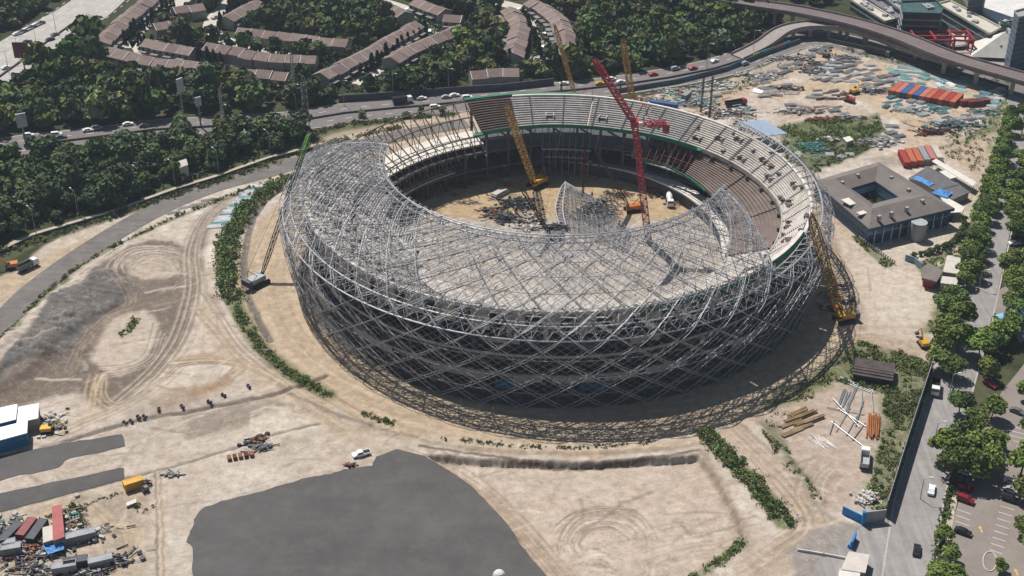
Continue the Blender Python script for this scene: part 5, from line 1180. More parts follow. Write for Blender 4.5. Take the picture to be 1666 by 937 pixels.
# ================================================================ vehicles
rubber = mat('tyre_rubber', (.02, .02, .02), .8, var=.1)
def paintm(name, c): return mat('paint_'+name, c, .35, .1, var=.05, spec=.5)
PC = {'white': (.75, .75, .74), 'silver': (.38, .39, .40), 'black': (.015, .015, .018), 'dark red': (.22, .012, .02), 'grey': (.14, .145, .15), 'dark blue': (.02, .035, .09), 'yellow': (.60, .33, .03), 'orange': (.55, .16, .03), 'blue': (.03, .12, .35), 'red': (.35, .03, .03)}
def profile_body(prof, w, taper=.0):
    n = len(prof); mb = MB(); zs = [p[1] for p in prof]; zt = max(zs)
    def wd(z): return w/2*(1-taper*max(0, (z-.9)/max(.1, zt-.9)))
    V = [(x, -wd(z), z) for x, z in prof]+[(x, wd(z), z) for x, z in prof]
    mb.add(V, [tuple(range(n)), tuple(range(n, 2*n))[::-1]]+[(i, n+i, n+(i+1) % n, (i+1) % n) for i in range(n)]); return mb
CARMESH = {}
def car_parts(kind, colour):
    key = (kind, colour)
    if key in CARMESH: return CARMESH[key]
    m = paintm(colour.replace(' ', '_'), PC[colour]); out = []
    L, w_ = (4.5, 1.8)
    if kind == 'car':
        body = [(-2.25, .35), (2.25, .35), (2.28, .65), (2.1, .85), (1.15, .98), (.45, 1.42), (-1.0, 1.45), (-1.75, 1.0), (-2.2, .95)]; gl = [(1.12, .97), (.44, 1.38), (-.98, 1.41), (-1.7, 1.0)]
    elif kind == 'suv':
        body = [(-2.3, .4), (2.3, .4), (2.3, .95), (1.3, 1.1), (.7, 1.72), (-2.0, 1.75), (-2.3, 1.1)]; gl = [(1.22, 1.12), (.66, 1.64), (-1.95, 1.66), (-2.2, 1.12)]
    else:   # pickup
        body = [(-2.6, .45), (2.6, .45), (2.6, .95), (1.6, 1.08), (.95, 1.68), (-.35, 1.70), (-.5, 1.05), (-2.6, 1.05)]; gl = [(1.5, 1.1), (.92, 1.60), (-.33, 1.62), (-.46, 1.1)]
        w_ = 1.9
    out.append(('body', profile_body(body, w_, .14).mesh('body', m)))
    g_ = profile_body([(x, z) for x, z in gl], w_+.02, .12); mm = g_.mesh('window', glassm); out.append(('window', mm))
    # roof skin above the glass
    rx0, rx1, rz = {'car': (-.95, .42, 1.43), 'suv': (-1.9, .62, 1.73), 'pickup': (-.32, .9, 1.68)}[kind]
    out.append(('roof', MB().box(((rx0+rx1)/2, 0, rz+.02), (rx1-rx0, w_*.8, .06)).mesh('roof', m)))
    ax = 1.4 if kind != 'pickup' else 1.65
    for sx in (-1, 1):
        for sy in (-1, 1): out.append(('wheel', MB().tube((sx*ax, sy*(w_/2-.22), .33), (sx*ax, sy*(w_/2+.01), .33), .33, 10).mesh('wheel', rubber)))
    if kind == 'pickup': out.append(('bed', MB().box((-1.55, 0, 1.04), (1.9, 1.55, .05)).mesh('bed', rubber)))
    hl = MB(); 
    for sy in (-1, 1): out.append(('headlight', MB().box((L/2+(.3 if kind == 'pickup' else .02), sy*.62, .72), (.08, .35, .16)).mesh('headlight', whitew)))
    CARMESH[key] = out; return out
def car(kind, colour, px, py, deg, label, group=None, z=.1, name=None, world=None):
    x, y = world if world else P(px, py); nm = {'car': 'parked_car', 'suv': 'parked_car', 'pickup': 'pickup_truck'}[kind] if name is None else name
    e = empty(nm, (x, y, z), math.radians(deg))
    for n_, me in car_parts(kind, colour): link(n_, me, e)
    return tag(e, label, 'pickup truck' if kind == 'pickup' else 'car', group)
def heading(p, q): a, b = P(*p), P(*q); return math.degrees(math.atan2(b[1]-a[1], b[0]-a[0]))
car('pickup', 'white', 588, 741, heading((600, 739), (576, 745)), 'white pickup truck parked on pale dirt beside the tip of the big asphalt pad', z=0)
car('car', 'white', 1515, 800, heading((1513, 812), (1518, 788)), 'white car parked at the kerb of the avenue under a tree')
car('car', 'black', 1491, 898, heading((1490, 905), (1493, 885)), 'dark car half under trees at the bottom of the avenue')
car('suv', 'dark red', 1569, 797, heading((1555, 793), (1585, 803)), 'dark red car in the car park, nearer the tree shade of the two red ones')
car('suv', 'dark red', 1570, 816, heading((1555, 811), (1585, 822)), 'dark red car in the car park, lower of the two red ones beside empty bays')
car('car', 'black', 1566, 868, heading((1555, 864), (1580, 873)), 'black car parked beside the grass strip under a small tree')
car('suv', 'black', 1643, 815, heading((1630, 810), (1660, 820)), 'black car at the right bay end below the silver car')
car('car', 'silver', 1645, 800, heading((1630, 795), (1660, 805)), 'silver car parked in the right bays just above the black one')
car('car', 'white', 1646, 787, heading((1630, 782), (1660, 792)), 'white car parked in the right bays, uppermost of three')
car('car', 'white', 1572, 772, heading((1555, 768), (1585, 777)), 'white car mostly hidden in tree shade above the red cars')
car('suv', 'silver', 1588, 776, heading((1575, 772), (1600, 781)), 'silver car in deep tree shade above the red cars')
car('car', 'dark red', 1610, 628, heading((1598, 622), (1622, 636)), 'maroon car parked in shade beside the strip of trees')
car('car', 'grey', 1655, 672, heading((1645, 668), (1670, 678)), 'grey car at the right edge of the upper car park')
car('car', 'black', 1655, 395, heading((1645, 392), (1670, 398)), 'black car at the right edge beside bright grass')
car('car', 'white', 1650, 398, 10, 'white car at the right edge beside the bright lawn')
for i in range(6): car('car' if i % 2 else 'suv', ['white', 'silver', 'dark blue', 'white', 'grey', 'black'][i], 1434+i*10.4, 388-i*3.4-(.5 if i < 4 else 0), 62, 'car %s from the left in the front row left of the grey entrance drum' % ordn(i), 'cars parked before the blue office')
for i in range(9): car('car' if i % 2 else 'suv', ['white', 'grey', 'white', 'silver', 'black', 'white', 'dark blue', 'silver', 'black'][i], 1508+(i//2)*9.5+(i % 2)*3, 371-(i//2)*3.6-(i % 2)*7, 62, 'car %s from the left in the group right of the grey entrance drum' % ordn(i), 'cars parked before the blue office')
# traffic on the highways
hwc = catmull(PP(HW2), 10); hwr = resample(hwc, 1.0)
def onroad(path, px, off):
    best = min(range(len(path)-1), key=lambda i: abs(833+path[i][0]/((path[i][1])*cp+CAMH*sp)*FPX-px)); a, b = path[best], path[min(best+3, len(path)-1)]; d = (b-a)/np.hypot(*(b-a)); n = np.array((-d[1], d[0]))
    return tuple(a+n*off), math.degrees(math.atan2(d[1], d[0]))
tr = [(45, 8, 'white'), (52, 4, 'black'), (62, -3, 'silver'), (93, 6, 'white'), (100, 3, 'grey'), (146, 7, 'white'), (160, 8, 'silver'), (212, 8, 'white'), (238, 4, 'grey'), (296, 4, 'white'), (655, 6, 'black'), (690, 7, 'white'), (704, -4, 'white'), (730, 6, 'silver'), (746, 7, 'white'), (762, 3, 'white'), (925, 7, 'white'), (980, 3, 'yellow'), (1002, 6, 'white'), (1012, 2, 'white'), (1070, 5, 'red'), (1110, 7, 'silver'), (1136, 4, 'red'), (1176, 6, 'white'), (1200, -5, 'silver'), (1230, 4, 'black')]
for i, (px, off, c) in enumerate(tr):
    w_, a = onroad(hwr, px, off); car('car' if i % 3 else 'suv', c, 0, 0, a, '%s car driving on the highway, %s counting from the left edge' % (c, ordn(i)), 'cars on the highway', world=w_, name='moving_car')
m1 = resample(c_, 1.0)
for i, (px, py, c) in enumerate([(10, 112, 'white'), (44, 70, 'black'), (82, 66, 'black'), (62, 74, 'grey'), (6, 146, 'black'), (90, 58, 'grey')]): car('car', c, px, py, 48, '%s car on the wide motorway, %s of those at top left' % (c, ordn(i)), 'cars on the motorway', name='moving_car')
for i in range(14):
    px, py, lab = [(28+i*3.0, 61-i*1.4, '')][0]; 
    car('car', ['white', 'silver', 'grey', 'black', 'white'][i % 5], px, py-4, 45, 'car %s from the left parked along the outer motorway verge' % ordn(i), 'cars parked along the motorway verge')
for i, (px, py) in enumerate([(590, 122), (606, 110), (636, 96), (665, 78), (684, 70), (700, 52), (712, 34), (664, 17), (876, 46), (889, 56), (884, 78), (876, 96), (846, 17), (212, 60), (238, 40), (270, 20), (350, 30), (360, 64), (250, 94)]):
    car('car', ['white', 'silver', 'white', 'black', 'grey'][i % 5], px, py, [50, 60, 80][i % 3], '%s car parked in a housing street, %s of those spread from the diagonal street outward' % (['white', 'silver', 'white', 'black', 'grey'][i % 5], ordn(i)), 'cars parked in the housing streets')
def truck(label, px, py, deg, cabc, bedc, L=8.5, kind='dump', s=1.0, name='dump_truck', cat='truck', z=0):
    x, y = P(px, py); e = empty(name, (x, y, z), math.radians(deg)); e.scale = (s, s, s); tag(e, label, cat); cm = paintm(cabc.replace(' ', '_'), PC[cabc]); bm = paintm(bedc.replace(' ', '_'), PC[bedc])
    f = L/2; cb = profile_body([(f-2.2, .7), (f, .7), (f, 1.8), (f-.35, 2.9), (f-2.2, 2.95)], 2.4, .04).build('cab', cm, e)
    MB().box((f-.12, 0, 2.2), (.12, 2.1, .8)).build('windscreen', glassm, cb); MB().box((-.3, 0, .85), (L-1.2, .9, .35)).build('chassis', rubber, e)
    if kind == 'dump':
        b0, b1 = -f, f-2.5; mb = MB(); mb.box(((b0+b1)/2, 0, 1.15), (b1-b0, 2.4, .15))
        for sy in (-1, 1): mb.box(((b0+b1)/2, sy*1.17, 1.9), (b1-b0-.02, .1, 1.5))
        mb.box((b1-.05, 0, 2.0), (.1, 2.3, 1.6)); mb.box((b0+.05, 0, 1.8), (.1, 2.3, 1.3)); mb.build('bed', bm, e)
    elif kind == 'mixer':
        prev = None; mb = MB()
        for x0, r in ((-3.9, .6), (-3.2, .95), (-1.6, 1.25), (0, 1.2), (1.4, .7)):
            if prev: mb.tube(prev[0], (x0, 0, 2.2-.1*x0), prev[1], 14, r)
            prev = ((x0, 0, 2.2-.1*x0), r)
        mb.build('drum', bm, e); MB().box((-3.9, 0, 1.4), (.3, 1.4, 1.6)).build('hopper', cm, e)
    else:
        MB().box(((-f+f-2.5)/2, 0, 2.1), (L-2.6, 2.45, 2.3)).build('box_body', bm, e)
    for wx in (f-1.2, -f+2.3, -f+1.1):
        for sy in (-1, 1): MB().tube((wx, sy*.85, .5), (wx, sy*1.2, .5), .5, 10).build('wheel', rubber, e)
    return e
truck('white dump truck with empty bed parked on the laydown yard', 1406, 752, heading((1406, 765), (1408, 738)), 'white', 'silver', 8.0)
truck('white truck with dark load on the avenue below the fence top', 1521, 636, heading((1522, 625), (1520, 648)), 'white', 'black', 7, name='lorry')
truck('grey bodied truck with white cab on the dirt beside the access road', 46, 437, heading((30, 443), (62, 428)), 'white', 'grey', 8)
truck('white concrete mixer truck standing on the stadium field', 1089, 331, heading((1087, 322), (1091, 340)), 'white', 'white', 8, 'mixer', name='mixer_truck')
truck('dark flatbed truck carrying rusty steel on the yard road behind the stadium', 1197, 172, heading((1188, 174), (1212, 170)), 'red', 'black', 10, name='lorry')
truck('long dark trailer parked at the top of the storage yard', 1427, 89, heading((1412, 86), (1442, 93)), 'grey', 'black', 13, 'box', name='trailer')
truck('white lorry on the highway behind the stadium scaffolds', 655, 168, heading((640, 176), (670, 172)), 'white', 'black', 9, 'box', name='lorry', z=.1)
# ---------------------------------------------------------------- containers, sheds, piles
def container(px, py, deg, colour, label, group=None, L=12.2, z=0, world=None, h=2.6):
    x, y = world if world else P(px, py); e = empty('shipping_container', (x, y, z), math.radians(deg)); tag(e, label, 'container', group)
    m = mat('container_'+colour, PCC[colour], .6, .1, var=.18, dirt=(.2, .12, .08, .3)); key = (colour, L)
    if key not in CONT:
        mb = MB(); n = int(L/.5)
        mb.box((0, 0, h/2), (L-.1, 2.34, h-.12))
        for i in range(n):
            for sy in (-1, 1): mb.box((-L/2+.3+i*.5, sy*1.18, h/2), (.22, .06, h-.3))
        b = mb.mesh('body', m); f = MB()
        for sx in (-1, 1):
            for sy in (-1, 1): f.box((sx*(L/2-.08), sy*1.16, h/2), (.16, .16, h))
            for z_ in (.08, h-.08): f.box((sx*(L/2-.08), 0, z_), (.15, 2.16, .15))
        for sy in (-1, 1):
            for z_ in (.08, h-.08): f.box((0, sy*1.16, z_), (L-.34, .14, .15))
        d = MB()
        for sy in (-1, 1): d.box((L/2+.01, sy*.56, h/2), (.06, 1.02, h-.4))
        CONT[key] = (b, f.mesh('frame', m), d.mesh('door', m))
    for n_, me in zip(('body', 'frame', 'door'), CONT[key]): link(n_, me, e)
    return e
CONT = {}; PCC = {'orange': (.42, .11, .05), 'blue': (.03, .10, .28), 'red': (.30, .035, .03), 'grey': (.25, .26, .28), 'pink': (.42, .15, .13), 'cream': (.5, .46, .4), 'yellow': (.55, .30, .04), 'dark': (.05, .055, .07), 'maroon': (.2, .05, .05)}
p0, p1 = np.array(P(1457, 149)), np.array(P(1555, 167)); dirc = heading((1500, 166), (1512, 148))
row = ['orange', 'pink', 'blue', 'orange', 'blue', 'pink', 'orange', 'red', 'orange', 'red', 'orange']
for i, c in enumerate(row):
    q = p0+(p1-p0)*i/(len(row)-1); container(0, 0, heading((1468, 156), (1484, 142)), c, '%s container, %s from the left in the long row on the storage yard' % (c, ordn(i)), 'containers in the long row', world=tuple(q))
p0, p1 = np.array(P(1470, 263)), np.array(P(1523, 255))
for i, c in enumerate(['red', 'orange', 'orange', 'grey', 'pink', 'cream']):
    q = p0+(p1-p0)*i/5.0; container(0, 0, heading((1484, 270), (1474, 250)), c, '%s container, %s from the left in the short row above the office annexes' % (c, ordn(i)), 'containers above the office', world=tuple(q))
for i, (px, py) in enumerate([(1573, 171), (1585, 172), (1596, 170)]): container(px, py, 10, 'maroon', 'dark red container, %s from the left in the small group near the yard edge' % ordn(i), 'dark red containers', L=7)
container(1080, 175, -20, 'blue', 'blue container half hidden behind the back of the stadium', L=12.2); container(1116, 160, 60, 'grey', 'pale container beside debris behind the stadium', L=6)
container(218, 793, heading((205, 797), (230, 789)), 'yellow', 'yellow container alone on the dirt below the lower asphalt strip', L=5.2)
truck('small grey skid tank trailer beside the yellow container', 237, 799, 40, 'grey', 'grey', 3.5, 'dump', .55, 'trailer', 'trailer')
flat_roof('shelter', 'thin white sheet roof lying low below the yellow container', 'shelter', [(205, 818), (221, 811), (222, 817), (206, 823)], .8, .1, whitew, posts=True)
# bottom left camp
e = flat_roof('shed', 'long red roofed shed in the scrap camp at bottom left', 'shed', [(84, 824), (100, 820), (105, 873), (86, 880)], 3.4, .25, mat('red_roof', (.36, .10, .09), .7, var=.12), cream)
flat_roof('shed', 'small cream flat roofed hut attached left of the red roofed shed', 'shed', [(69, 858), (85, 854), (86, 878), (70, 883)], 2.8, .2, mat('cream_roof', None), cream)
tarp_sheet('bright blue tarpaulin spread below the red roofed shed', [(69, 888), (104, 880), (104, 894), (78, 902)], 1.6)
containers = [(17, 878, 'dark', 70, 9, 'left side of the scrap camp, tilted upright'), (128, 880, 'grey', 22, 9, 'right of the blue tarpaulin'), (125, 922, 'dark', 15, 6, 'lower row of the scrap camp, between two others'), (106, 930, 'grey', 15, 6, 'lower row of the scrap camp, leftmost'), (165, 920, 'grey', 20, 6, 'lower row of the scrap camp, right end'), (62, 872, 'dark', 80, 8, 'beside the cream hut'), (45, 868, 'maroon', 80, 7, 'behind the cream hut'), (8, 895, 'grey', 20, 6, 'bottom left corner of the camp'), (20, 900, 'grey', 15, 5, 'just right of the camp corner one')]
for px, py, c, a, L, d in containers: container(px, py, a, c, '%s container, %s' % (c, d), 'scrap camp containers', L=L)
flat_roof('site_building', 'white roofed site building, rear left of three at the left edge', 'building', [(-20, 668), (28, 657), (26, 682), (-22, 694)], 4.2, .25, mat('white_metal_roof', (.68, .70, .72), .45, .2, var=.08), blue_m)
flat_roof('site_building', 'white roofed site building, right of three at the left edge', 'building', [(30, 662), (63, 656), (62, 680), (27, 688)], 4.2, .25, mat('white_metal_roof', None), cream)
flat_roof('site_building', 'white roofed site building with blue wall, front of three at the left edge', 'building', [(-20, 700), (45, 684), (44, 704), (-22, 722)], 4.4, .25, mat('white_metal_roof', None), blue_m)
tarp_sheet('small white canopy in front of the blue walled site building', [(6, 716), (27, 711), (28, 718), (7, 724)], 2, m=whitew)
SM = [mat('scrap_a', (.10, .10, .11), .7, .3, var=.3), mat('scrap_b', (.22, .10, .05), .9, var=.3), mat('scrap_c', (.30, .28, .26), .8, var=.3), mat('scrap_d', (.05, .16, .15), .7, var=.3), mat('scrap_e', (.45, .43, .40), .8, var=.3), mat('scrap_f', (.10, .025, .02), .8, var=.3), mat('scrap_g', (.025, .025, .03), .7, var=.3), mat('scrap_h', (.20, .33, .34), .6, var=.2)]
def pile(px, py, rx, ry, h, n, mi, label, group=None, rz=0, bars=.66, size=1.2, name='scrap_pile', cat='scrap pile', zb=0):
    x, y = P(px, py); mb = MB(); rg = random.Random(int(px*13+py)); ca, sa = math.cos(rz), math.sin(rz)
    for i in range(n):
        u, v = rg.gauss(0, .42), rg.gauss(0, .42); d = min(1, math.hypot(u, v)); a, b = u*rx, v*ry; z = zb+rg.random()*h*(1-d*.8)
        X_, Y_ = a*ca-b*sa, a*sa+b*ca; m = rg.choice(mi)
        if rg.random() < bars:
            t = rz+rg.gauss(0, .7); L = size*rg.uniform(1, 3.2); dz = rg.uniform(-.3, .3); mb.tube((X_-L/2*math.cos(t), Y_-L/2*math.sin(t), z+.15), (X_+L/2*math.cos(t), Y_+L/2*math.sin(t), max(.1, z+.15+dz)), rg.uniform(.07, .2), 4, mi=m)
        else: mb.box((X_, Y_, z+.2), (size*rg.uniform(.3, 1.1), size*rg.uniform(.3, 1.1), rg.uniform(.2, .9)), rg.random()*3, mi=m)
    return tag(mb.build(name, SM, None, (x, y, gz(x, y))), label, cat, group, kind='stuff')
pile(20, 862, 9, 7, 1.3, 120, [0, 2, 3, 4], 'loose grey scrap at the left edge of the camp'); pile(48, 895, 8, 8, 1.5, 170, [0, 1, 2, 5, 6], 'brown and black scrap heap in the middle of the camp'); pile(112, 852, 5, 8, 1.3, 110, [1, 2, 4, 3], 'rusty brown scrap right of the red roofed shed')
pile(150, 870, 7, 4, 1.2, 70, [0, 2, 4, 6], 'dark scrap at the right tip of the camp', rz=.4); pile(180, 915, 9, 4, 1.3, 90, [0, 2, 6], 'grey steel scrap in the lower right of the camp', rz=.35); pile(60, 930, 10, 4, 1.2, 90, [0, 2, 6], 'dark scrap along the bottom edge of the camp'); pile(148, 932, 6, 3, 1.5, 70, [0, 4, 6], 'dark machine scrap with pale tops in the lower camp row'); pile(80, 905, 7, 3, 1, 60, [4, 6, 0], 'mixed scrap under the blue tarpaulin edge')
# field inside the stadium
pile(843, 334, 9, 6, 2.4, 200, [6, 6, 0], 'black heap of steel on the stadium field', rz=-.3, size=1.3); pile(820, 357, 6, 5, 1.8, 130, [6, 6, 0], 'smaller black heap left of the larger one on the field', size=1.3)
pile(858, 358, 10, 5, 1.2, 140, [2, 5, 0, 4], 'brown and grey steel heap in front of the black ones on the field', rz=-.7); pile(866, 372, 6, 3, 1, 60, [4, 2], 'pale heap beside the roof edge on the field')
pile(1000, 270, 8, 2, 1, 40, [2, 1, 6], 'small pile near the back of the field'); pile(760, 330, 6, 2, .6, 24, [1, 2], 'scattered timbers at the left of the field'); pile(720, 318, 6, 2, .6, 24, [1, 2], 'scattered timbers near the left stand'); pile(668, 318, 6, 2, .8, 30, [1, 6], 'debris at the foot of the left stand'); pile(1110, 330, 9, 4, .5, 50, [2, 4, 1], 'foundation forms and debris on the right of the field'); pile(1075, 318, 7, 3, .5, 40, [6, 1], 'dark trench forms on the right of the field')
for i, (px, py) in enumerate([(1063, 308), (1079, 304), (1094, 312), (1106, 321)]):
    x, y = P(px, py); e = MB(); 
    for dx, dy, a, b in ((0, 2, 5, .4), (0, -2, 5, .4), (2.5, 0, .4, 4.4), (-2.5, 0, .4, 4.4)): e.box((dx, dy, 0), (a, b, .9), 0, z0=True)
    tag(e.build('foundation_form', SM[1], None, (x, y, 0)), 'square wooden foundation form, %s from the left on the field' % ordn(i), 'formwork', 'foundation forms on the field')
pile(800, 345, 5, 4, 1.2, 70, [6, 0, 1], 'dark loose steel at the left of the black heaps on the field'); pile(905, 372, 6, 4, 1.6, 90, [6, 0], 'dark steel frames in front of the shell segment', bars=.9); pile(1005, 318, 7, 4, 1.0, 70, [0, 6, 1], 'grey frames lying right of the shell segment', bars=.9); pile(735, 300, 8, 3, 1.2, 60, [6, 1], 'dark debris in the shade of the left back stand')
# grey slab stack, wooden crates on field
e = empty('slab_stack', (*P(813, 318), 0), .9); tag(e, 'long grey stack of concrete slabs on the stadium field', 'slab stack')
for i in range(4): MB().box((random.uniform(-.3, .3), random.uniform(-.2, .2), .2+i*.5), (8.5-i*.6, 3.2-i*.2, .42)).build('slab', conc, e)
e = empty('site_container', (*P(826, 301), 0), .1); tag(e, 'small rusty brown box container near the yellow crane on the field', 'container'); MB().box((0, 0, 1.2), (3, 2.4, 2.4)).build('body', SM[1], e); MB().box((0, 0, 2.5), (3.2, 2.6, .15)).build('roof', SM[2], e)
# shell segment assembled on the field
e = empty('shell_segment', (*P(965, 345), 0)); tag(e, 'leaf shaped shell segment of steel lattice being assembled on the field', 'steel segment')
SGL = catmull(PP([(910, 352), (904, 325), (912, 295), (920, 284)], 5), 6); SGR = catmull(PP([(1020, 392), (1022, 362), (985, 318), (920, 284)], 5), 6)
ex, ey = e.location.x, e.location.y; n = len(SGL)
def sg(i, u, off=0): 
    a, b = SGL[i], SGR[i]; return (a[0]*(1-u)+b[0]*u-ex, a[1]*(1-u)+b[1]*u-ey, 1.5+1.7*math.sin(math.pi*u)*(1-i/n*.7)+off)
mb = MB(); mt = MB(); m_ = 14
for i in range(n): mt.path([sg(i, j/m_) for j in range(m_+1)], .07)
for j in range(m_+1): mt.path([sg(i, j/m_) for i in range(n)], .09)
for off in (0, -1.3):
    for i in range(n-1):
        for j in range(m_):
            if (i*7+j*3) % 5 == 0: continue
            mt.tube(sg(i, j/m_, off), sg(i+1, (j+1)/m_, off), .07, 4, cap=False); mt.tube(sg(i+1, j/m_, off), sg(i, (j+1)/m_, off), .07, 4, cap=False)
for i in range(n-1):
    for j in range(0, m_+1): mt.tube(sg(i, j/m_), sg(i, min(1, (j+.5)/m_), -1.6), .05, 4, cap=False)
mt.build('lattice', steel_t, e)
mb = MB(); mb.path([sg(i, 0, .2) for i in range(n)], .3); mb.path([sg(i, .1, .3) for i in range(n)], .3); 
for i in range(n): mb.tube(sg(i, 0, .2), sg(i, .1, .3), .12, 4, cap=False)
mb.build('edge_beam', steel, e); mb = MB()
for i in range(0, n, 2):
    for u in (.02, .3, .6, .95): q = sg(i, u); mb.tube((q[0], q[1], 0), (q[0], q[1], q[2]), .14, 4)
mb.build('prop', steel_b, e)
pile(962, 352, 11, 8, 1.1, 170, [6, 0, 6, 2], 'dark steel parts lying under the leaf shaped shell segment', rz=-.5)
pile(975, 345, 9, 11, 2.4, 260, [0, 2, 6], 'grey tube offcuts on top of the leaf shaped shell segment', rz=-.7, bars=1, zb=2)
# ---------------------------------------------------------------- cranes
def crane_body(e, col, ang, s=1.0, truckc=False):
    ca = ang; m = paintm(col, PC[col])
    for sy in (-1, 1):
        MB().box((-math.sin(ca)*sy*2.1*s, math.cos(ca)*sy*2.1*s, .15), (6.2*s, 1.0*s, 1.1*s), ca, z0=True).build('track', rubber, e)
    MB().box((-math.cos(ca)*.8*s, -math.sin(ca)*.8*s, 1.35*s), (6.0*s, 3.2*s, 1.7*s), ca, z0=True).build('machine_deck', m, e)
    MB().box((math.cos(ca)*2.2*s-math.sin(ca)*1.2*s, math.sin(ca)*2.2*s+math.cos(ca)*1.2*s, 1.35*s), (1.8*s, 1.2*s, 1.9*s), ca, z0=True).build('cab', m, e); MB().box((math.cos(ca)*2.35*s-math.sin(ca)*1.2*s, math.sin(ca)*2.35*s+math.cos(ca)*1.2*s, 2.2*s), (1.7*s, 1.25*s, .8*s), ca, z0=True).build('cab_window', glassm, KIDS[e.name][-1])
    MB().box((-math.cos(ca)*4.4*s, -math.sin(ca)*4.4*s, 1.3*s), (1.4*s, 4.0*s, 2.0*s), ca, z0=True).build('counterweight', SM[0], e)
def crawler(label, base, tip, zt, col, w=1.7, r=.13, s=1.0, mast=True, bm=None, jib=None, hook=True, zb=2.0, light=None):
    x, y = P(*base); e = empty('crawler_crane', (x, y, 0)); tag(e, label, 'crane'); tx, ty = P(tip[0], tip[1], zt); d = np.array((tx-x, ty-y, 0)); ang = math.atan2(d[1], d[0]); crane_body(e, col, ang, s)
    bm = bm or paintm(col, PC[col]); a = (math.cos(ang)*1.5*s, math.sin(ang)*1.5*s, zb); b = (d[0], d[1], zt)
    lattice(MB(), a, b, w*.5, w*.4, None, r, wm=w).build('boom', bm, e)
    if light is not None:
        q = [a[i]*(1-light)+b[i]*light for i in range(3)]; lattice(MB(), q, b, w*.75, w*.45, None, r*1.35, wm=w*.9).build('boom_extension', mat('lime_paint', (.22, .42, .10), .6, var=.1), e)
    g = (-math.cos(ang)*3.5*s, -math.sin(ang)*3.5*s, 6.5*s); mb = MB(); mb.tube((0, 0, 3*s), g, .12*s, 4); mb.tube((-math.cos(ang)*4*s, -math.sin(ang)*4*s, 3*s), g, .12*s, 4); mb.build('gantry', bm, e)
    mb = MB(); mb.tube(g, b, .05, 4); mb.build('stay_rope', SM[6], e)
    if hook:
        mb = MB(); mb.tube((b[0], b[1], b[2]), (b[0], b[1], max(3, b[2]*.35)), .04, 4); mb.tube((b[0], b[1], max(3, b[2]*.35)), (b[0], b[1], max(3, b[2]*.35)-1.2), .35, 6); mb.build('hook_block', SM[6], e)
    return e
crawler('yellow crawler crane on the stadium field with raised yellow boom', (874, 303), (822, 166), 40, 'yellow', 2.0, .2, 1.1, bm=mat('crane_ochre', (.42, .25, .07), .7, var=.2))
crawler('orange crawler crane with thin black boom on the right of the field', (1028, 343), (966, 240), 28, 'orange', 1.1, .15, .85, bm=mat('black_boom', (.025, .025, .028), .6))
crawler('dark crane with black boom beside the steel heaps on the field', (900, 388), (845, 301), 22, 'grey', 1.1, .15, .8, bm=mat('black_boom', None))
crawler('green crane with very long black and lime boom left of the stadium', (420, 462), (503, 218), 46, 'silver', 1.1, .13, 1.05, bm=mat('black_boom', None), light=.78, hook=False)
crawler('big yellow crane leaning its thick ochre boom against the right shell', (1372, 522), (1319, 348), 42, 'yellow', 2.4, .22, .95, bm=mat('crane_amber', (.36, .20, .045), .7, var=.25))
crawler('yellow crane behind the back stand with upright yellow boom', (1036, 183), (1013, 62), 33, 'yellow', 2.1, .24, 1.0, bm=mat('crane_amber', None))
crawler('slender ochre crane behind the back stand reaching over the houses', (941, 165), (902, 40), 34, 'orange', 1.3, .17, .9, bm=mat('crane_ochre', None))
# red luffing tower crane
RX, RY = P(1055, 392); e = empty('tower_crane', (RX, RY, 0)); tag(e, 'tall red luffing tower crane standing on the stadium field', 'crane')
redc = mat('crane_red', (.38, .035, .05), .6, var=.2); redp2 = mat('crane_faded_red', (.30, .07, .07), .7, var=.2)
tp = P(1033, 205, 44); top = np.array((tp[0]-RX, tp[1]-RY, 44.0)); 
lattice(MB(), (0, 0, 0), (top[0]*.5, top[1]*.5, 22), 2.2, 2.2, 14, .2, wm=2.2, up=(0, 1, 0)).build('mast', redp2, e); lattice(MB(), (top[0]*.5, top[1]*.5, 22), top, 2.0, 2.0, 14, .24, wm=2.0, up=(0, 1, 0)).build('mast_head', redc, e)
j = P(966, 96, 68); jt = np.array((j[0]-RX, j[1]-RY, 68.0)); lattice(MB(), top+(0, 0, 1), jt, 1.2, 1.0, 26, .2, wm=1.9).build('jib', redc, e)
cj = P(1084, 201, 45.5); ct = np.array((cj[0]-RX, cj[1]-RY, 45.5)); lattice(MB(), top+(0, 0, .8), ct, 1.6, 1.6, 9, .18, wm=1.6).build('counter_jib', redc, e)
MB().box(ct-(0, 0, 1.5), (2.2, 2.4, 3)).build('counterweight', redp2, e); MB().box(top+(0, 0, 1), (3, 3, 2.2)).build('slewing_unit', redc, e); MB().box(top+(1.8, -1.6, 1.2), (1.4, 1.6, 2)).build('cab', whitew, e)
af = top+(2.5, 0, 8.5); mb = MB(); mb.tube(top+(0, 0, 2), af, .2, 4); mb.tube((top+ct)/2+(0, 0, 1), af, .16, 4); mb.tube(af, ct, .08, 4); mb.build('a_frame', redc, e); MB().tube(af, top+(jt-top)*.7, .06, 4).build('stay_rope', redp2, e)
mb = MB(); mb.tube(jt, (jt[0], jt[1], 30), .05, 4); mb.tube((jt[0], jt[1], 30), (jt[0], jt[1], 28.6), .4, 6); mb.build('hook_block', SM[6], e)
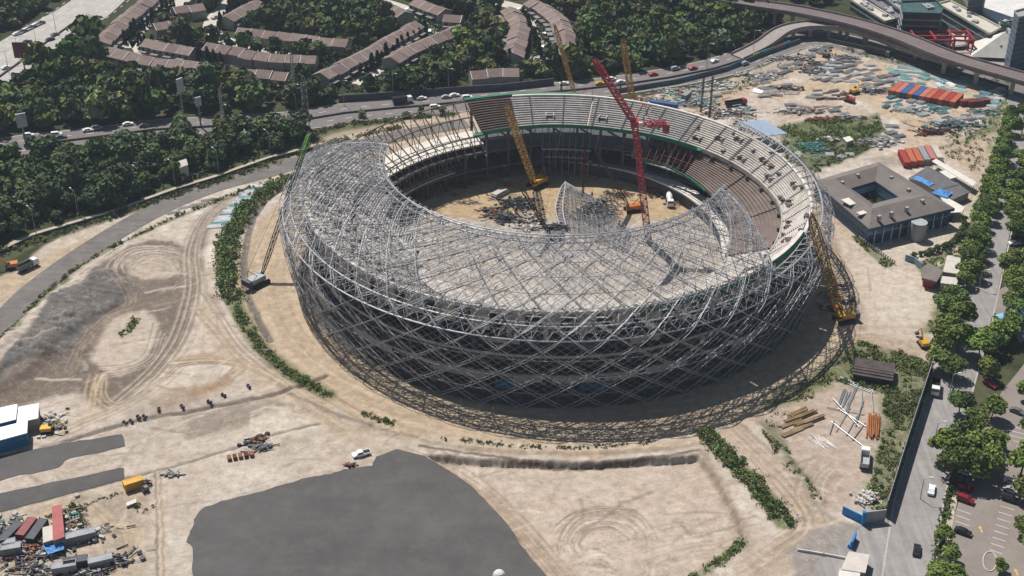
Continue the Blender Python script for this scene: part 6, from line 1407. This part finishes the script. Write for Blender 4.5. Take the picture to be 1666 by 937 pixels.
# thin poles and masts around the stadium
for i, (px, py, z, c) in enumerate([(948, 322, 20, SM[5]), (1140, 182, 17, SM[6]), (912, 176, 20, SM[6]), (1150, 235, 30, SM[6])]):
    x, y = P(px, py); h = z; e = lattice(MB(), (0, 0, 0), (.3, .2, h), .6, .6, None, .09).build('hoist_mast', c, None, (x, y, 0)); tag(e, ['slim reddish hoist mast standing beside the shell segment', 'dark slim mast among debris behind the stadium', 'dark slim mast behind the back stand', 'dark slim mast at the right back of the bowl'][i], 'mast')
def excavator(label, px, py, deg, col='yellow', s=1.0, reach=1.0):
    x, y = P(px, py); e = empty('excavator', (x, y, gz(x, y)), math.radians(deg)); e.scale = (s, s, s); tag(e, label, 'excavator'); m = paintm(col, PC[col])
    for sy in (-1, 1): profile_body([(-1.9, .1), (1.9, .1), (2.2, .5), (1.9, .95), (-1.9, .95), (-2.2, .5)], .6).build('track', rubber, e).location = (0, sy*1.1, 0)
    MB().box((-.4, 0, 1.0), (3.4, 2.5, 1.2), z0=True).build('body', m, e); profile_body([(.4, 1.0), (1.5, 1.0), (1.3, 2.8), (.4, 2.9)], 1.0, .1).build('cab', glassm, e).location = (0, .75, 0)
    mb = MB(); mb.tube((1.2, -.3, 1.5), (3.6*reach, -.3, 4.2), .28, 4); mb.tube((3.6*reach, -.3, 4.2), (5.6*reach, -.3, 1.8), .2, 4); mb.build('arm', m, e); MB().box((5.6*reach, -.3, 1.2), (.9, 1.1, .9)).build('bucket', SM[0], e); return e
excavator('orange brown excavator beside the grey truck near the left edge', 20, 436, 200, 'orange'); excavator('yellow excavator at the storage yard crossing', 1390, 152, 30, 'yellow'); excavator('small yellow excavator beside the avenue trees', 1502, 562, 100, 'yellow', 1.0); excavator('yellow excavator beside the white roofed site buildings', 78, 703, 10, 'yellow', .9); excavator('small dark digger on the yard track, upper left of the storage yard', 1344, 92, 60, 'grey'); excavator('red machine near the blue tank on the storage yard', 1382, 166, 140, 'red')
pile(418, 716, 4, 2.2, 1.2, 46, [6, 6, 1], 'black tangle of rebar on pale dirt above the brown pallets', rz=.4)
excavator('orange machine at the foot of the big yellow crane', 1362, 505, 60, 'orange', .9)
# ---------------------------------------------------------------- laydown yard bars, logs
def bars(label, px, py, deg, n, L, m, group=None, r=.16, gap=.5, name='pipe_bundle', cat='pipes', layers=1, jit=.3, z=0, world=None, scatter=0):
    x, y = world if world else P(px, py); mb = MB(); rg = random.Random(int(px*7+py*3+n))
    for l in range(layers):
        for i in range(n-l):
            o = (i-(n-l-1)/2)*gap; s = rg.uniform(-jit, jit)*L*.3; a = rg.gauss(0, .02+scatter); zz = r+l*gap*.9
            mb.tube((-L/2*math.cos(a)+s, o-L/2*math.sin(a), zz), (L/2*math.cos(a)+s, o+L/2*math.sin(a), zz), r, 5)
    o = mb.build(name, m, None, (x, y, gz(x, y)+z)); o.rotation_euler.z = math.radians(deg); return tag(o, label, cat, group)
sil = mat('galvanised_steel', (.33, .335, .35), .45, .4, var=.15); wood = mat('weathered_timber', (.33, .23, .13), .85, var=.25); rustp = mat('rust_orange', (.33, .13, .045), .85, var=.25); teal = mat('teal_steel', (.16, .32, .33), .6, .1, var=.2, objvar=.15); gryp = mat('grey_steel_stock', (.36, .35, .34), .6, .2, var=.25, objvar=.25)
for i, (px, py) in enumerate([(1370, 645), (1376, 650), (1382, 655), (1388, 642)]): bars('bright steel tube, %s from the left lying parallel above the loose bars' % ordn(i), px, py, heading((1366, 660), (1378, 630)), 2, 9, sil, 'parallel bright tubes', .2, .5)
for i, (px, py, p2) in enumerate([((1403, 640), 0, (1400, 668)), ((1362, 700), 0, (1384, 664)), ((1378, 706), 0, (1405, 660)), ((1388, 716), 0, (1406, 690)), ((1356, 690), 0, (1406, 728)), ((1366, 668), 0, (1408, 694)), ((1350, 706), 0, (1356, 688)), ((1418, 640), 0, (1420, 668)), ((1350, 664), 0, (1404, 676)), ((1392, 690), 0, (1406, 650)), ((1360, 655), 0, (1400, 700))]):
    a, b = P(*px), P(*p2); bars('loose steel bar, %s of those lying crosswise on the laydown yard' % ordn(i), 0, i, math.degrees(math.atan2(b[1]-a[1], b[0]-a[0])), 1, math.hypot(a[0]-b[0], a[1]-b[1])+1, sil, 'loose crosswise bars', .15, world=((a[0]+b[0])/2, (a[1]+b[1])/2), z=.1*i*.3)
for i, (px, py) in enumerate([(1285, 690), (1295, 682), (1305, 696), (1312, 688), (1290, 703), (1325, 684), (1298, 671), (1311, 676)]): bars('timber beam stack, %s from the left beside the path corner' % ordn(i), px, py, heading((1280, 700), (1310, 688)), 3, 7.5, wood, 'timber beams', .28, .6, 'timber_stack', 'timber', 1+i % 2)
bars('rusty orange beams stacked lengthwise beside the white dump truck', 1421, 694, heading((1420, 720), (1423, 668)), 7, 11, rustp, None, .2, .55, 'beam_stack', 'beams', 2)
bars('thin grey rods scattered at the front of the laydown yard', 1335, 718, heading((1325, 708), (1348, 728)), 9, 6, sil, None, .07, .45, 'rod_bundle', 'rods', 1, 1.0, scatter=.15)
e = empty('tarp_shed', (*P(1420, 612), 0), math.radians(-18)); tag(e, 'dark ribbed roof shed sunk in weeds beside the laydown yard', 'shed')
mb = MB(); 
for i in range(8): mb.box((0, -4.2+i*1.2, 2.4+.9*math.sin(math.pi*(i+.5)/8)), (12, 1.15, .25))
mb.build('roof', mat('dark_ribbed_roof', (.075, .055, .055), .8, var=.3), e); MB().box((0, 0, 1.1), (11.4, 9.2, 2.4)).build('wall', SM[6], e)
pile(1412, 812, 3.5, 4, 1.2, 90, [4, 2, 4], 'pale rubble heap at the bottom end of the weeds', bars=0, size=1.1, name='rubble_heap', cat='rubble')
bars('galvanised frames laid along the shed front', 1395, 628, heading((1385, 622), (1430, 640)), 3, 12, sil, None, .15, .8, 'frame_stack', 'frames')
# steel panels laid left of the stadium
random.seed(20)
for i in range(15):
    t = i/14; px = 358+t*62; py = 368-t*66; bars('galvanised lattice panel, %s from the near end of the row' % ordn(i), px, py, heading((345, 366), (376, 364)), 7, 9-3*t, [sil, teal, sil][i % 3], 'galvanised panels left of the scrub strip', .16, .42, 'lattice_stack', 'steel stack', 1, .2)
for i, (px, py) in enumerate([(283, 346), (300, 338), (322, 333), (338, 326)]): bars('short grey bar stack, %s from the left beside the access road' % ordn(i), px, py, 25, 4, 5, gryp, 'bar stacks beside the access road', .15, .5)
# dark drums and small objects on the left yard edge
for i, (px, py) in enumerate([(204, 690), (214, 688), (226, 681), (236, 680), (259, 669), (297, 664), (341, 656), (364, 645), (405, 631), (148, 610)][:9]):
    x, y = P(px, py); e = empty('spool', (x, y, 0), random.random()); e.scale = (.75,)*3; tag(e, 'dark site object, %s from the left along the trench edge' % ordn(i), 'equipment', 'dark equipment along the trench'); MB().tube((0, -.8, .75), (0, .8, .75), .5, 10).build('drum', SM[6], e)
    for sy in (-1, 1): MB().tube((0, sy*.8, .75), (0, sy*.95, .75), .75, 12).build('flange', SM[0], e)
e = empty('rebar_cage', (*P(392, 744), 0), .3); tag(e, 'rust brown block pallets in a row on pale dirt', 'pallets')
for i in range(5): MB().box((-3.2+i*1.55, 0, .5), (1.1, 1.8, 1.0)).build('pallet', SM[5 if i % 2 else 1], e)
pile(425, 730, 4, 2, 1, 40, [0, 2], 'grey metal parts near the brown pallets', rz=.3); pile(282, 773, 2.5, 1.2, .5, 22, [0, 2], 'small grey debris right of the yellow container'); pile(570, 758, 2, 1, .6, 16, [6, 1], 'small dark debris beside the white pickup')
pile(237, 788, 1.6, 1.2, 1.4, 24, [5, 0], 'red machine parts beside the yellow container'); pile(87, 690, 5, 6, .6, 50, [2, 4, 0], 'pale scattered blocks right of the site buildings', bars=.2)
# ---------------------------------------------------------------- storage yard stock
REG = [
 ('white and grey steel at the top of the storage yard', [(1318, 118), (1350, 100), (1395, 98), (1428, 108), (1425, 128), (1380, 135), (1325, 130)], 20, 46, sil, 14),
 ('teal and pale steel near the yard top right', [(1448, 112), (1480, 108), (1512, 124), (1500, 138), (1465, 134)], -25, 30, teal, 13),
 ('teal steel outside the track loop on the right', [(1552, 120), (1600, 130), (1632, 142), (1622, 178), (1592, 168), (1590, 140), (1562, 132)], -20, 38, teal, 13),
 ('teal diagonal pipes between container row and track loop', [(1520, 128), (1548, 132), (1572, 148), (1552, 156), (1522, 142)], -50, 20, teal, 12),
 ('grey steel just left of the long container row', [(1408, 125), (1460, 122), (1460, 145), (1420, 155), (1400, 145)], 15, 20, gryp, 12),
 ('bluish pipes laid in front of the container row', [(1445, 158), (1530, 170), (1545, 182), (1500, 188), (1440, 175)], 35, 34, teal, 12),
 ('long pale sections along the lower right yard', [(1520, 196), (1600, 180), (1612, 186), (1540, 208)], 15, 20, sil, 16),
 ('grey truss parts in the left middle yard', [(1260, 140), (1300, 138), (1292, 152), (1240, 158), (1225, 150)], 5, 16, gryp, 10),
 ('brown grey truss parts in the yard centre', [(1320, 145), (1375, 150), (1378, 165), (1320, 160)], 10, 18, mat('brown_steel_stock', (.19, .14, .115), .8, var=.25, objvar=.2), 11),
 ('grey arched trusses in the lower yard centre', [(1280, 172), (1372, 172), (1375, 186), (1285, 184)], 3, 20, gryp, 12),
 ('mixed stock along the dirt road by the highway', [(1205, 140), (1290, 100), (1330, 78), (1350, 76), (1300, 110), (1235, 142)], 30, 26, gryp, 9),
 ('pale stock in the debris strip behind the stadium', [(1095, 158), (1190, 140), (1180, 155), (1110, 172)], 15, 16, sil, 8),
 ('scattered pale stock on the green ground', [(1310, 250), (1380, 235), (1395, 250), (1330, 270)], 15, 12, sil, 5),
 ('grey steel parts between green ground and dirt road', [(1398, 228), (1450, 205), (1470, 222), (1420, 245)], 30, 22, gryp, 9)]
random.seed(33)
white_st = mat('white_steel', (.55, .55, .54), .5, .1, var=.15, objvar=.15)
ALT = {'galvanised_steel': [sil, white_st, gryp], 'teal_steel': [teal, white_st, teal], 'grey_steel_stock': [gryp, sil, gryp], 'brown_steel_stock': [MATS['brown_steel_stock'], gryp, MATS['brown_steel_stock']]}
for name, px, deg, n, m, L in REG:
    pl = PP(px); xs = [p[0] for p in pl]; ys = [p[1] for p in pl]; protos = []; L = min(L, 9)*.72
    for k in range(4): o = bars('x', 1000+k*17+len(name), k, 0, random.randint(3, 6), L*random.uniform(.6, 1.0), ALT[m.name][k % 3], None, .17, .62, 'steel_bundle', 'steel bundle', 1+k % 2, .35, world=(0, 0), scatter=.015); protos.append(o)
    c = 0; tries = 0; used = []
    while c < n*1.3 and tries < 3000:
        tries += 1; x, y = random.uniform(min(xs), max(xs)), random.uniform(min(ys), max(ys))
        if not inpoly(np.array([x]), np.array([y]), pl)[0] or any(math.hypot(x-a, (y-b)) < 4.2 for a, b in used): continue
        used.append((x, y)); o = protos[c] if c < 4 else protos[c % 4].copy()
        if c >= 4: C.objects.link(o)
        o.location = (x, y, gz(x, y)); o.rotation_euler.z = math.radians(deg+random.gauss(0, 14)); tag(o, 'bundle among '+name, 'steel bundle', name); c += 1
    for o in protos[c:]: bpy.data.objects.remove(o)
for a in [(1322, 115, 9, 5, 1.2, 90, [0, 0, 2], 'dark grey scrap at the top centre of the yard'), (1372, 96, 9, 5, 1.5, 90, [0, 2], 'grey scrap mound at the head of the yard'), (1330, 106, 6, 4, 1.4, 60, [0, 6], 'dark scrap beside the upper track'), (1425, 150, 8, 3, 2, 60, [2, 0], 'dark grey scrap left of the containers'), (1298, 182, 12, 4, 1, 90, [0, 2, 1], 'grey truss scrap in the lower left of the yard'),
          (1335, 196, 8, 3, .8, 60, [5, 1], 'reddish scrap at the edge of the green ground'), (1370, 192, 9, 3, 1, 80, [2, 4, 0], 'pale scrap beside the green ground'), (1282, 144, 8, 3, 1, 60, [5, 2, 0], 'reddish grey scrap in the left middle of the yard'), (1545, 205, 16, 5, 1.6, 190, [0, 2, 3], 'dark scrap heap on the right of the yard junction'), (1518, 216, 8, 4, 1.6, 110, [5, 5, 6], 'dark red scrap heap beside the bare dirt lot'),
          (1600, 183, 8, 3, 1, 60, [0, 2, 3], 'grey scrap right of the dark red containers'), (1325, 240, 8, 6, 1, 110, [3, 3], 'dark green netting heap on the green ground'), (1298, 252, 4, 3, .6, 40, [4], 'pale scrap on the green ground'), (1347, 228, 5, 3, 1.4, 50, [6, 4], 'black scrap with pale tops on the green ground'), (1430, 232, 9, 5, 1.2, 130, [0, 2, 4], 'grey scrap between green ground and the dirt road'),
          (1185, 186, 12, 6, 1.4, 150, [5, 2, 0, 4], 'reddish grey scrap behind the right back stand'), (1208, 178, 6, 4, .8, 50, [7, 2], 'pale blue sheets behind the right back stand'), (1140, 168, 14, 7, 1.2, 170, [2, 4, 0, 7], 'grey debris strip behind the back stand'), (1060, 166, 9, 5, 1.2, 90, [2, 0, 4, 1], 'grey debris behind the red crane'), (1100, 150, 10, 4, 1.2, 90, [4, 7, 2, 1], 'coloured debris below the highway wall'), (1165, 140, 14, 5, 1, 120, [2, 0, 4], 'grey debris strip below the highway'), (1230, 124, 14, 5, 1, 120, [2, 0, 4], 'grey debris strip farther right below the highway'), (1290, 96, 12, 4, 1, 80, [2, 0], 'grey debris near the flyover foot'),
          (1215, 205, 6, 8, 1.2, 110, [4, 0, 2], 'pale and dark scrap outside the right back shell'), (1238, 214, 6, 4, 1, 60, [4, 4, 0], 'white scrap beside the blue metal roof'), (1490, 182, 9, 3, 1, 60, [0, 7, 2], 'grey pipes and scrap below the container row')]:
    x_, y_, rx, ry, h, n, mi, lab = a; pile(x_, y_, rx, ry, h, n, mi, lab, size=1.7)
# shell foot debris, apron objects
for i, (px, py) in enumerate([(1366, 468), (1352, 480), (1378, 490), (1345, 500)]): pile(px, py, 3, 3, 1.6, 40, [4, 2, 1], 'rubble and gear at the foot of the right shell, %s from the top' % ordn(i), size=1.2)
# fence along the avenue, gate, bottom kiosk
e = empty('site_fence', (*P(1478, 730), 0)); tag(e, 'tall dark green site fence running along the avenue', 'fence'); fo = np.array((e.location.x, e.location.y))
fp = resample(catmull(PP([(1515, 606), (1494, 670), (1470, 745), (1440, 842)]), 6), 3.0); mg = mat('dark_green_panel', (.025, .06, .05), .7, var=.2); 
mb = MB(); 
for a, b in zip(fp, fp[1:]): an = math.atan2(b[1]-a[1], b[0]-a[0]); m_ = (a+b)/2-fo; mb.box((m_[0], m_[1], 0), (np.hypot(*(b-a)), .12, 5.6), an, z0=True)
mb.build('panel', mg, e)
for q in fp[::2]: MB().box((q[0]-fo[0]-.15, q[1]-fo[1], 0), (.25, .25, 5.7), 0, z0=True).build('post', steel_t, e)
mb = MB(); mb.path([(q[0]-fo[0], q[1]-fo[1], 5.7) for q in fp], .12); mb.build('rail', sil, e)
e = empty('site_gate', (*P(1405, 848), 0)); tag(e, 'bright blue site gate with grey side panel at the fence end', 'gate'); g0 = np.array((e.location.x, e.location.y))
bg_ = mat('gate_blue', (.02, .20, .50), .5, var=.12)
def seg(nm, p, q, h, m, th=.3):
    a, b = np.array(P(*p)), np.array(P(*q)); c = (a+b)/2-g0; d = b-a; return MB().box((c[0], c[1], .0), (np.hypot(*d), th, h), math.atan2(d[1], d[0]), z0=True).build(nm, m, e)
seg('gate_leaf', (1370, 836), (1403, 852), 2.6, bg_); seg('side_panel', (1406, 852), (1439, 848), 4.0, mat('grey_panel', (.30, .31, .33), .7)); seg('gate_post', (1401, 853), (1406, 853), 4.4, bg_, 1.0)
e = empty('site_gate', (*P(1390, 885), 0)); tag(e, 'short blue gate leaf on wheels beside the cream guard hut', 'gate'); g0 = np.array((e.location.x, e.location.y)); seg('gate_leaf', (1384, 893), (1391, 876), 2.4, bg_, .5); seg('counterweight', (1380, 890), (1386, 893), 1.2, bg_, .9)
flat_roof('guard_hut', 'cream flat roofed guard hut at the bottom edge', 'hut', [(1381, 897), (1415, 902), (1408, 932), (1368, 926)], 3.2, .2, mat('cream_roof', None), cream)
flat_roof('guard_hut', 'white roofed hut cut by the bottom edge below the cream hut', 'hut', [(1366, 925), (1400, 930), (1395, 960), (1360, 955)], 3.0, .2, whitew, cream)
wall_run('kerb_wall', 'low white kerb wall leading to the cream guard hut', 'kerb', [(1298, 896), (1340, 903), (1376, 910)], .7, .3, whitew)
# footbridge canopy, right
e = empty('footbridge', (*P(1650, 520), 0)); tag(e, 'pale blue arched entrance canopy at the right edge of the avenue', 'canopy'); cb = mat('canopy_blue', (.22, .42, .60), .4, var=.12)
mb = MB(); a, b = np.array(P(1622, 518, 4)), np.array(P(1690, 498, 4)); o_ = np.array((e.location.x, e.location.y)); d = b-a; L = np.hypot(*d); d /= L; nn = np.array((-d[1], d[0])); V = []
for i in range(11):
    for j in range(7):
        t = j/6*math.pi; c = a+d*L*i/10+nn*2.2*math.cos(t)-o_; V.append((c[0], c[1], 3.2+1.6*math.sin(t)))
mb.add(V, [(i*7+j, (i+1)*7+j, (i+1)*7+j+1, i*7+j+1) for i in range(10) for j in range(6)]); mb.build('roof', cb, e)
for i in range(0, 11, 2):
    for s in (-1, 1): c = a+d*L*i/10+nn*2.1*s-o_; MB().tube((c[0], c[1], 0), (c[0], c[1], 3.3), .15, 6).build('post', whitew, e)
dome('pavilion', 'white pointed object cut by the bottom edge on the asphalt pad', 812, 940, 1.6, 2.2, whitew)
# small pump house and tower in the left wood
flat_roof('pump_house', 'small grey concrete hut at the wood edge beside the footpath', 'hut', [(290, 262), (303, 258), (306, 268), (292, 273)], 6, .3, conc, conc)
e = lattice(MB(), (0, 0, 0), (0, 0, 24), 2.2, 1.0, None, .12, wm=2.2, up=(0, 1, 0)).build('power_pylon', steel_t, None, (*P(500, 212), 0)); tag(e, 'steel lattice pylon at the highway edge left of the stadium', 'pylon')
for i, (px, py) in enumerate([(366, 222), (480, 160)]): e = lattice(MB(), (0, 0, 0), (0, 0, 22), 1.0, .6, None, .1, wm=1.0, up=(0, 1, 0)).build('radio_mast', steel, None, (*P(px, py), 0)); tag(e, ['slender pale mast in the lower wood', 'slender pale mast standing above the highway trees'][i], 'mast')
# ================================================================ air
hz = bpy.data.materials.new('haze_air'); hz.use_nodes = True; N = hz.node_tree.nodes; N.remove(N['Principled BSDF'])
pv = N.new('ShaderNodeVolumePrincipled'); pv.inputs['Color'].default_value = (.62, .74, .88, 1); pv.inputs['Density'].default_value = .00011; pv.inputs['Anisotropy'].default_value = .2
hz.node_tree.links.new(pv.outputs[0], N['Material Output'].inputs['Volume'])
o = MB().box((0, 0, 117), (8000, 8600, 242)).build('haze', hz); tag(o, 'thin pale blue haze over the far woods and housing', 'haze', kind='stuff')
# check labels
for o in bpy.context.scene.objects:
    if 'label' in o.keys() and not 4 <= len(o['label'].split()) <= 16: print('LBL', len(o['label'].split()), o['label'])
